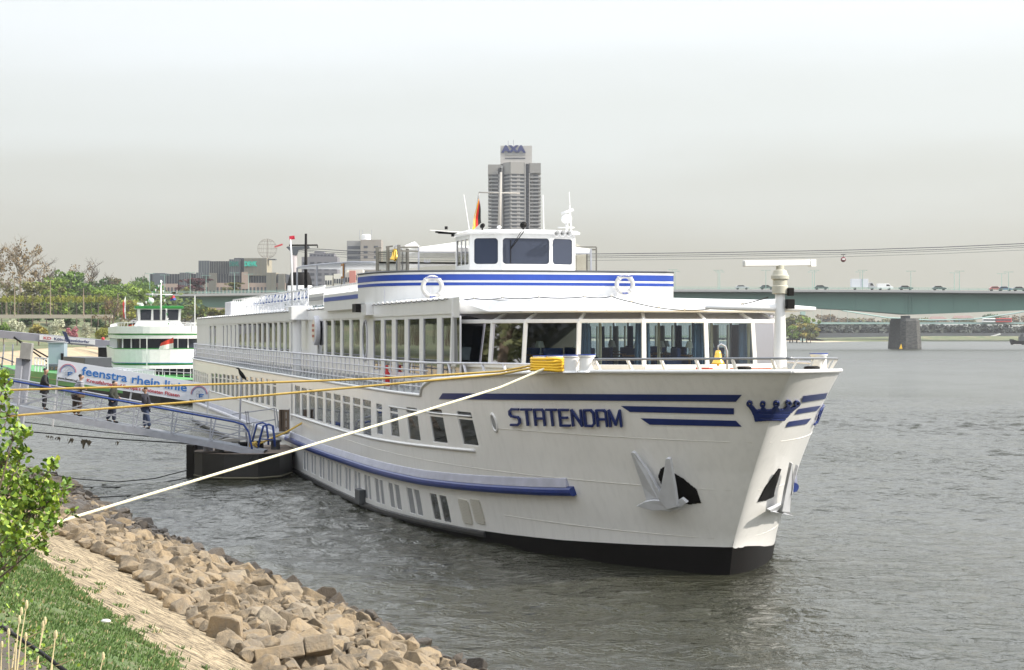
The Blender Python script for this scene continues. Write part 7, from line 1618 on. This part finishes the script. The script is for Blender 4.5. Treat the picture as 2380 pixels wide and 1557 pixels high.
for x in (652, 656, 661, 669): b.bar(W(x, 1003, 93.6)-O3, W(x, 952, 93.6)-O3, .13)
for y in (955, 975, 995): b.bar(W(650, y, 93.6)-O3, W(671, y, 93.6)-O3, .1)
b.build('lattice', mat('rust_brown', (.14, .10, .07), .8), gt); b = MB(); b.box((-.3, -.05, .2), (.0, .2, .5)); b.build('control_box', GLD, gt)
# upright steel frame at the left
lt = thing('steel_portal', 'pair of weathered grey steel uprights with a top box beside the gangway at the left', 'steel frame', W(45, 930, 97)); O4 = W(45, 930, 97); b = MB(); b.bar(W(33, 985, 97)-O4, W(46, 832, 97)-O4, .28); b.bar(W(46, 985, 97.4)-O4, W(65, 832, 97.4)-O4, .34); b.build('upright', STEEL, lt); b = MB(); b.bar(W(60, 834, 97)-O4, W(64, 797, 97)-O4, .44, .5); b.build('top_box', mat('weathered_grey', (.30, .29, .27), .8, var=.15), lt); b = MB()
for (x0, y0, x1, y1) in ((0, 830, 33, 842), (0, 850, 40, 862), (2, 870, 10, 800), (28, 850, 30, 800)): b.bar(W(x0, y0, 97)-O4, W(x1, y1, 97)-O4, .06)
b.build('guard_rail', STEEL, lt)
# banner
BO = W(131, 883, 93.5); bn = thing('banner', 'white slanting advertising banner with blue and red lettering behind the people on the gangway', 'banner', BO)
TL, TR, BRr = W(136, 836, 93.5)-BO, W(488, 893, 93.5)-BO, W(480, 939, 93.5)-BO; b = MB(); b.prism([Vector((0, 0, 0)), BRr, TR, TL], (0, .05, 0)); b.build('panel', mat('banner_white', (.60, .62, .66), .6), bn)
bk = 93.5/F; uu = (TR-TL).normalized(); vv_ = Vector((.08, 0, 1))
def bm_(x, y, sc=1, sy=1): o = W(x, y, 93.5)-BO; return Matrix(((uu.x*sc, vv_.x*sy, 0, o.x), (0, 0, -1, -.012), (uu.z*sc, sy, 0, o.z), (0, 0, 0, 1)))
SBL = mat('banner_blue', (.02, .14, .42), .6); SRD = mat('banner_red', (.38, .015, .03), .6)
def fit(txt, x0, x1, size, bold):          # width of a text at size 1
    cu = bpy.data.curves.new('q', 'FONT'); cu.body = txt; ob = bpy.data.objects.new('q', cu); COL.objects.link(ob); bpy.context.view_layer.update(); w_ = ob.dimensions.x; bpy.data.objects.remove(ob)
    return (x1-x0)*bk/uu.x/(w_*size)
sz = 27*bk; text_mesh('feenstra rhein linie', sz, 'lettering', SBL, bn, bm_(190, 870.5, fit('feenstra rhein linie', 190, 433, sz, 0)), .004, .009)
sz = 11.5*bk; text_mesh("Kreuzfahrten auf Europa's schönsten Flüssen", sz, 'lettering', SRD, bn, bm_(201, 887.5, fit("Kreuzfahrten auf Europa's schönsten Flüssen", 201, 416, sz, 0)), .004, .004)
sz = 7*bk; text_mesh('www.feenstra.nl', sz, 'lettering', BLACK, bn, bm_(134, 879.5, fit('www.feenstra.nl', 134, 180, sz, 0)), .004, .003); text_mesh('www.feenstra.nl', sz, 'lettering', BLACK, bn, bm_(440, 930.5, fit('www.feenstra.nl', 440, 476, sz, 0)), .004, .003)
for cx, cy in ((158, 865), (463, 916)):
    o = W(cx, cy, 93.5) - BO
    for rr_, m in ((19, mat('arc_red', (.4, .1, .14), .6)), (17.5, mat('arc_pink', (.5, .35, .4), .6)), (16, mat('arc_blue', (.1, .2, .45), .6))):
        b = MB(); pts = [o + Vector((rr_*bk*math.cos(R(a)), -.02, rr_*bk*math.sin(R(a)))) for a in range(0, 181, 15)]; b.tube(pts, .7*bk, 4); b.build('logo_arc', m, bn)
    b = MB()
    for a in (0, 90, 180, 270): b.torus(o + Vector((5*bk*math.cos(R(a+45)), -.02, 5*bk*math.sin(R(a+45))+bk)), 3.6*bk, .35*bk, Matrix.Identity(3), 12, 4)
    b.build('logo_wheel', STEEL, bn); b = MB(); b.bar(o + Vector((1*bk, -.04, -8*bk)), o + Vector((1*bk, -.04, 0)), 2.4*bk, .02, up=(0, 1, 0)); b.bar(o + Vector((0, -.04, -.5*bk)), o + Vector((11*bk, -.04, -1.2*bk)), 2.4*bk, .02, up=(0, 1, 0)); b.bar(o + Vector((0, -.04, -4.5*bk)), o + Vector((8*bk, -.04, -5*bk)), 2*bk, .02, up=(0, 1, 0)); b.build('logo_letter', SBL, bn)
for (x0, y0, x1, y1) in ((138, 836, 122, 992), (306, 905, 300, 945), (486, 893, 480, 990)): b = MB(); b.bar(W(x0, y0, 93.6)-BO, W(x1, y1, 93.6)-BO, .07); b.build('post', mat('post_white', (.55, .55, .55), .6), bn)
# thin post with a cormorant
b = MB(); q0 = W(555, 1040, 94.5); b.tube([(0, 0, 0), W(561, 878, 94.5)-q0], .045, 6); po_ = b.build('post', STEEL, None); po_.name = 'mooring_post'; po_.location = q0; tag(po_, 'thin grey post rising from the pontoon in front of the ship side', 'post')
cb_ = W(561, 877, 94.5); bd = thing('cormorant', 'black bird perched on top of the thin grey post', 'bird', cb_); me = bpy.data.meshes.new('body'); vs = [(0.05, 0, .05), (.0, 0, .16), (-.09, 0, .30), (-.12, 0, .40), (-.18, 0, .42), (-.26, 0, .41), (.14, 0, -.02), (.22, 0, -.12)]; me.from_pydata(vs, [(0, 1), (1, 2), (2, 3), (3, 4), (4, 5), (0, 6), (6, 7)], []); o = bpy.data.objects.new('body', me); COL.objects.link(o); o.parent = bd; me.materials.append(BLACK); o.modifiers.new('s', 'SKIN'); o.modifiers.new('u', 'SUBSURF').levels = 1
for v_, r_ in zip(me.skin_vertices[0].data, (.10, .11, .06, .045, .04, .012, .06, .03)): v_.radius = (r_, r_)
me.skin_vertices[0].data[0].use_root = True
# ======================= PEOPLE =======================
SKIN = mat('skin', (.42, .25, .17), .6); HAIR = mat('black_hair', (.012, .010, .010), .6)
def skinned(name, vs, es, rad, m, parent, root=0, lv=2):
    me = bpy.data.meshes.new(name); me.from_pydata([tuple(v) for v in vs], es, []); me.materials.append(m); o = bpy.data.objects.new(name, me); COL.objects.link(o); o.parent = parent
    s = o.modifiers.new('skin', 'SKIN'); s.use_smooth_shade = True
    for v_, r_ in zip(me.skin_vertices[0].data, rad): v_.radius = r_ if isinstance(r_, tuple) else (r_, r_)
    me.skin_vertices[0].data[root].use_root = True; u = o.modifiers.new('sub', 'SUBSURF'); u.levels = lv; u.render_levels = lv; return o
def person(x, D, face, label, top, legs, elbow, hand, knee, foot, head=(.05, 0), lean=.0, shoes=None, scale=1.0):
    """face: direction in degrees; joints are for the right and left side in metres, x forward"""
    zf = dk(x)+.04; t_ = thing('person', label, 'person', (((x-CX)*90/F)*D/90.0, D, zf), R(face), 'people on the gangway'); t_.scale = (1.2*scale, 1.2*scale, 1.05*scale)
    pel, wst, chs, nk = Vector((0, 0, .93)), Vector((lean*.3, 0, 1.10)), Vector((lean*.7, 0, 1.33)), Vector((lean, 0, 1.49)); hx, hy = head
    hd = [Vector((lean+.02, 0, 1.55)), Vector((lean+hx*.5, hy*.5, 1.62)), Vector((lean+hx*.5-.01, hy*.5, 1.71))]
    vs = [pel, wst, chs, nk] + hd; es = [(0, 1), (1, 2), (2, 3), (3, 4), (4, 5), (5, 6)]; rad = [(.13, .10), (.13, .10), (.15, .11), .055, .06, (.095, .108), (.085, .098)]
    vs.append(hd[1] + Vector((.105, hy*.4, -.0))); es.append((5, 7)); rad.append(.016)       # nose
    for sy in (1, -1): vs.append(hd[1] + Vector((-.01, sy*.085, 0))); es.append((5, len(vs)-1)); rad.append(.014)   # ears
    arms = []
    for i, sy in enumerate((-1, 1)):
        sh = Vector((lean*.95, sy*.185, 1.41)); el = Vector(elbow[i]); ha = Vector(hand[i]); b0 = len(vs); wr = el.lerp(ha, .86); vs += [sh, el, wr, ha]; es += [(2, b0), (b0, b0+1), (b0+1, b0+2), (b0+2, b0+3)]; rad += [.06, .042, .030, (.022, .038)]; arms.append((sh, el, wr))
        d = (ha-wr).normalized(); sd = Vector((0, 1, 0)) if abs(d.y) < .7 else Vector((1, 0, 0))
        for k, (o_, l_) in enumerate(((-.03, .06), (-.010, .075), (.012, .07), (.03, .055))):
            p = ha + sd*o_ + d*.02; q = p + d*l_*.55; r_ = q + (d*.6 + Vector((-.2, 0, -.5))).normalized()*l_*.45; n0 = len(vs); vs += [p, q, r_]; es += [(b0+3, n0), (n0, n0+1), (n0+1, n0+2)]; rad += [.009, .0085, .007]
        n0 = len(vs); vs += [wr + d*.03 + sd*-.04, wr + d*.07 + sd*-.055]; es += [(b0+2, n0), (n0, n0+1)]; rad += [.011, .008]
    lg = []
    for i, sy in enumerate((-1, 1)):
        hp_ = Vector((0, sy*.09, .88)); kn = Vector(knee[i]); an = Vector(foot[i]) + Vector((0, 0, .09)); b0 = len(vs); vs += [hp_, kn, an, an + Vector((.06, 0, -.05)), an + Vector((.16, 0, -.06))]; es += [(0, b0), (b0, b0+1), (b0+1, b0+2), (b0+2, b0+3), (b0+3, b0+4)]; rad += [.085, .055, .038, .036, .03]; lg.append((hp_, kn, an))
    rad = [(tuple(q*.62 for q in (r_ if isinstance(r_, tuple) else (r_, r_))) if (k_ < 4 or (isinstance(r_, (float,)) and r_ > .028)) and not 4 <= k_ <= 9 else r_) for k_, r_ in enumerate(rad)]
    skinned('body', vs, es, rad, SKIN, t_)
    vs = [Vector((0, 0, .86)), pel + Vector((0, 0, .06)), wst, chs, nk - Vector((0, 0, .03))]; es = [(0, 1), (1, 2), (2, 3), (3, 4)]; rad = [(.19, .16), (.19, .155), (.19, .155), (.215, .16), .09]
    for sh, el, wr in arms: b0 = len(vs); vs += [sh, el, wr]; es += [(3, b0), (b0, b0+1), (b0+1, b0+2)]; rad += [.10, .078, .058]
    skinned('jacket', vs, es, rad, top, t_)
    vs = [Vector((0, 0, .93))]; es = []; rad = [(.17, .15)]
    for hp_, kn, an in lg: b0 = len(vs); vs += [hp_ - Vector((0, 0, .05)), kn, an + Vector((0, 0, .01))]; es += [(0, b0), (b0, b0+1), (b0+1, b0+2)]; rad += [.125, .092, .075]
    skinned('trousers', vs, es, rad, legs, t_)
    for hp_, kn, an in lg: skinned('shoe', [an + Vector((-.03, 0, -.045)), an + Vector((.06, 0, -.05)), an + Vector((.17, 0, -.06))], [(0, 1), (1, 2)], [.05, .048, .035], shoes or BLACK, t_, lv=1)
    skinned('hair', [hd[1] + Vector((-.045, 0, -.0)), hd[2] + Vector((-.02, 0, .0)), hd[2] + Vector((.045, hy*.3, .015))], [(0, 1), (1, 2)], [(.10, .09), (.105, .095), (.078, .06)], HAIR, t_)
    b = MB()
    for sy in (1, -1): b.sphere(hd[1] + Vector((.082, hy*.3 + sy*.032, .025)), .011, 5)
    b.build('eyes', BLACK, t_); return t_
LEA = mat('black_leather', (.010, .010, .011), .6, var=.2, scale=6, spec=.3); BTR = mat('black_trousers', (.012, .012, .015), .8); JNS = mat('dark_jeans', (.014, .02, .04), .85, var=.2, scale=6); JN2 = mat('blue_jeans', (.03, .045, .09), .85, var=.2, scale=6); BRT = mat('brown_trousers', (.05, .034, .026), .85); OLV = mat('olive_jacket', (.03, .033, .024), .85, var=.2, scale=5); PAT = mat('patterned_navy', (.018, .018, .028), .85, var=.5, scale=14)
mS, t, b_ = node_mat('striped_knit'); b_.inputs['Roughness'].default_value = .9; wv = t.nodes.new('ShaderNodeTexWave'); wv.bands_direction = 'Z'; wv.inputs['Scale'].default_value = 4.2; tcn = t.nodes.new('ShaderNodeTexCoord'); t.links.new(tcn.outputs['Object'], wv.inputs['Vector']); t.links.new(rampn(t, wv.outputs[0], [(.45, (.03, .03, .045)), (.55, (.42, .42, .44))]), b_.inputs['Base Color'])
p1_ = person(103, 90.9, 8, 'man in black leather jacket and black trousers at the upper end of the gangway', LEA, BTR, [(.05, -.27, 1.16), (-.02, .27, 1.15)], [(.22, -.26, 1.02), (.16, .27, .98)], [(.03, -.10, .5), (.0, .10, .5)], [(0, -.11, 0), (-.03, .12, 0)], (.05, 0), .03)
b = MB(); b.box((.10, -.05, 1.12), (.155, .05, 1.42)); b.build('shirt', mat('green_shirt', (.02, .16, .08), .8), p1_, bevel=.02)
p2_ = person(178, 90.75, 25, 'man in striped sweater with brown shoulder bag leaning on the rail with folded arms', mS, BRT, [(.16, -.26, 1.16), (.16, .26, 1.17)], [(.33, .02, 1.12), (.33, -.02, 1.16)], [(.10, -.12, .5), (-.05, .10, .5)], [(.02, -.16, 0), (-.06, .10, 0)], (.06, -.03), .14)
b = MB(); b.box((-.02, -.34, .78), (.24, -.20, 1.0)); bag = b.build('shoulder_bag', mat('brown_leather', (.12, .08, .045), .6), p2_, bevel=.04); b = MB(); b.tube([(.1, -.27, 1.0), (.1, -.05, 1.25), (.0, .16, 1.46)], .015, 5); b.build('bag_strap', BLACK, bag)
p3_ = person(262, 90.8, 3, 'man in dark olive jacket and dark jeans in the middle of the gangway', OLV, JNS, [(-.03, -.28, 1.17), (.05, .28, 1.17)], [(.14, -.27, .98), (.22, .22, 1.04)], [(.06, -.10, .5), (-.10, .10, .49)], [(.06, -.12, 0), (-.22, .12, .03)], (.06, 0), .04)
p4_ = person(340, 90.75, 172, 'man in dark patterned jacket and blue jeans nearest the pontoon', PAT, JN2, [(.08, -.28, 1.16), (-.06, .28, 1.15)], [(.20, -.24, .96), (.10, .30, .95)], [(.08, -.10, .49), (-.08, .10, .5)], [(.10, -.12, 0), (-.16, .12, 0)], (.05, .02), .03)
# ======================= ROPES =======================
def wpt(s, v, z): q = S0 + s*AX + v*NV; return Vector((q[0], q[1], z))
anchor_ = wpt(2.2, as_(1295, 850, 2.2)[1]+.2, 5.62)
def rope(pts, r, m, name, label, n=40, sag_=0.0):
    out_ = []
    for a, c in zip(pts[:-1], pts[1:]):
        k = max(2, int(n/(len(pts)-1)))
        for i in range(k): t = i/k; p = a.lerp(c, t); p = p - Vector((0, 0, sag_*4*t*(1-t))); out_.append(p)
    out_.append(pts[-1]); b = MB(); b.tube(out_, r, 7); return tag(b.build(name, m, None, True), label, 'rope')
def interp(xys, D0, D1, x0, x1): return [W(x, y, D0 + (D1-D0)*(x-x0)/(x1-x0)) for x, y in xys]
rope([W(-560, 909, 62)] + interp([(-60, 908), (0, 907), (200, 901.5), (420, 895.5), (664, 887.8), (900, 879), (1162, 863.5)], 60.5, 57.2, 0, 1290) + [anchor_], .030, ROPEY, 'mooring_rope', 'upper yellow mooring rope running left from the bollard past the banner')
rope([W(-560, 1020, 62)] + interp([(-60, 975), (0, 968.5), (200, 953), (420, 936), (664, 914.5), (900, 893.5), (1162, 869.7)], 59.5, 57.0, 0, 1290) + [anchor_ - Vector((0, 0, .08))], .032, ROPEY, 'mooring_rope', 'lower yellow mooring rope crossing the people on the gangway')
e_ = WG(118, 1218, 2.1); rope([e_] + [W(x, y, float(np.interp(x, [118, 1300], [e_.y, 56.5]))) for x, y in [(200, 1193.5), (420, 1127), (664, 1052.5), (911, 978), (1162, 900.6)]] + [anchor_ - Vector((0, 0, .12))], .034, ROPEW, 'mooring_rope', 'thick pale mooring rope slanting down from the bow to the stone bank')
def cable(pts, lab, r=.022): rope([W(*p) for p in pts], r, BLACK, 'steel_cable', lab, 12)
cable([(120, 1103, 86), (180, 1113, 87), (274, 1120, 88), (360, 1112, 89.5), (434, 1093, 91)], 'dark cable sagging from the bank to the pontoon, highest of three')
cable([(140, 1129, 82), (200, 1132, 84), (267, 1132.5, 86), (350, 1127, 88), (440, 1110, 90)], 'dark cable sagging from the bank to the pontoon, middle of three')
cable([(190, 1158, 76), (324, 1151, 82), (400, 1140, 85), (470, 1116, 89), (560, 1085, 89), (588, 1060, 89.2)], 'dark cable from the bank to the pontoon, lowest of three')
cable([(-60, 966, 101), (57, 981, 100), (250, 1005, 97), (500, 1029, 92)], 'upper thin cable running under the gangway')
cable([(-60, 990, 101), (64, 1003, 100), (250, 1019, 97), (443, 1031, 93)], 'lower thin cable under the gangway with weed caught on it', .03)
b = MB()
for x, y, s in ((110, 1011, .18), (120, 1012, .16), (134, 1014, .24), (162, 1017, .34), (195, 1020, .42), (206, 1022, .30), (272, 1024, .2)):
    p = W(x, y, 98.6)
    for k in range(5): b.add([p + Vector((rnd.uniform(-s, s)*.4, 0, 0)), p + Vector((rnd.uniform(-s, s)*.6, .02, -.1)), p + Vector((rnd.uniform(-s, s)*.4, 0, -s*rnd.uniform(.5, 1.3)))], [(0, 1, 2)])
tag(b.build('caught_weed', mat('weed_brown', (.05, .04, .025), .9)), 'dark weed caught on the lower cable under the gangway', None, None, 'stuff')
# ======================= HAZE =======================
b = MB(); b.box((-1100, -90, -3), (3200, 3600, 240)); hz = b.build('haze', []); hz.data.materials.clear(); m = bpy.data.materials.new('haze_air'); m.use_nodes = True; t = m.node_tree; t.nodes.clear()
o = t.nodes.new('ShaderNodeOutputMaterial'); v = t.nodes.new('ShaderNodeVolumePrincipled'); v.inputs['Color'].default_value = (.93, .95, 1, 1); v.inputs['Density'].default_value = .00007; v.inputs['Anisotropy'].default_value = .2
t.links.new(v.outputs[0], o.inputs['Volume']); hz.data.materials.append(m); tag(hz, kind='stuff')
SC.cycles.volume_bounces = 0
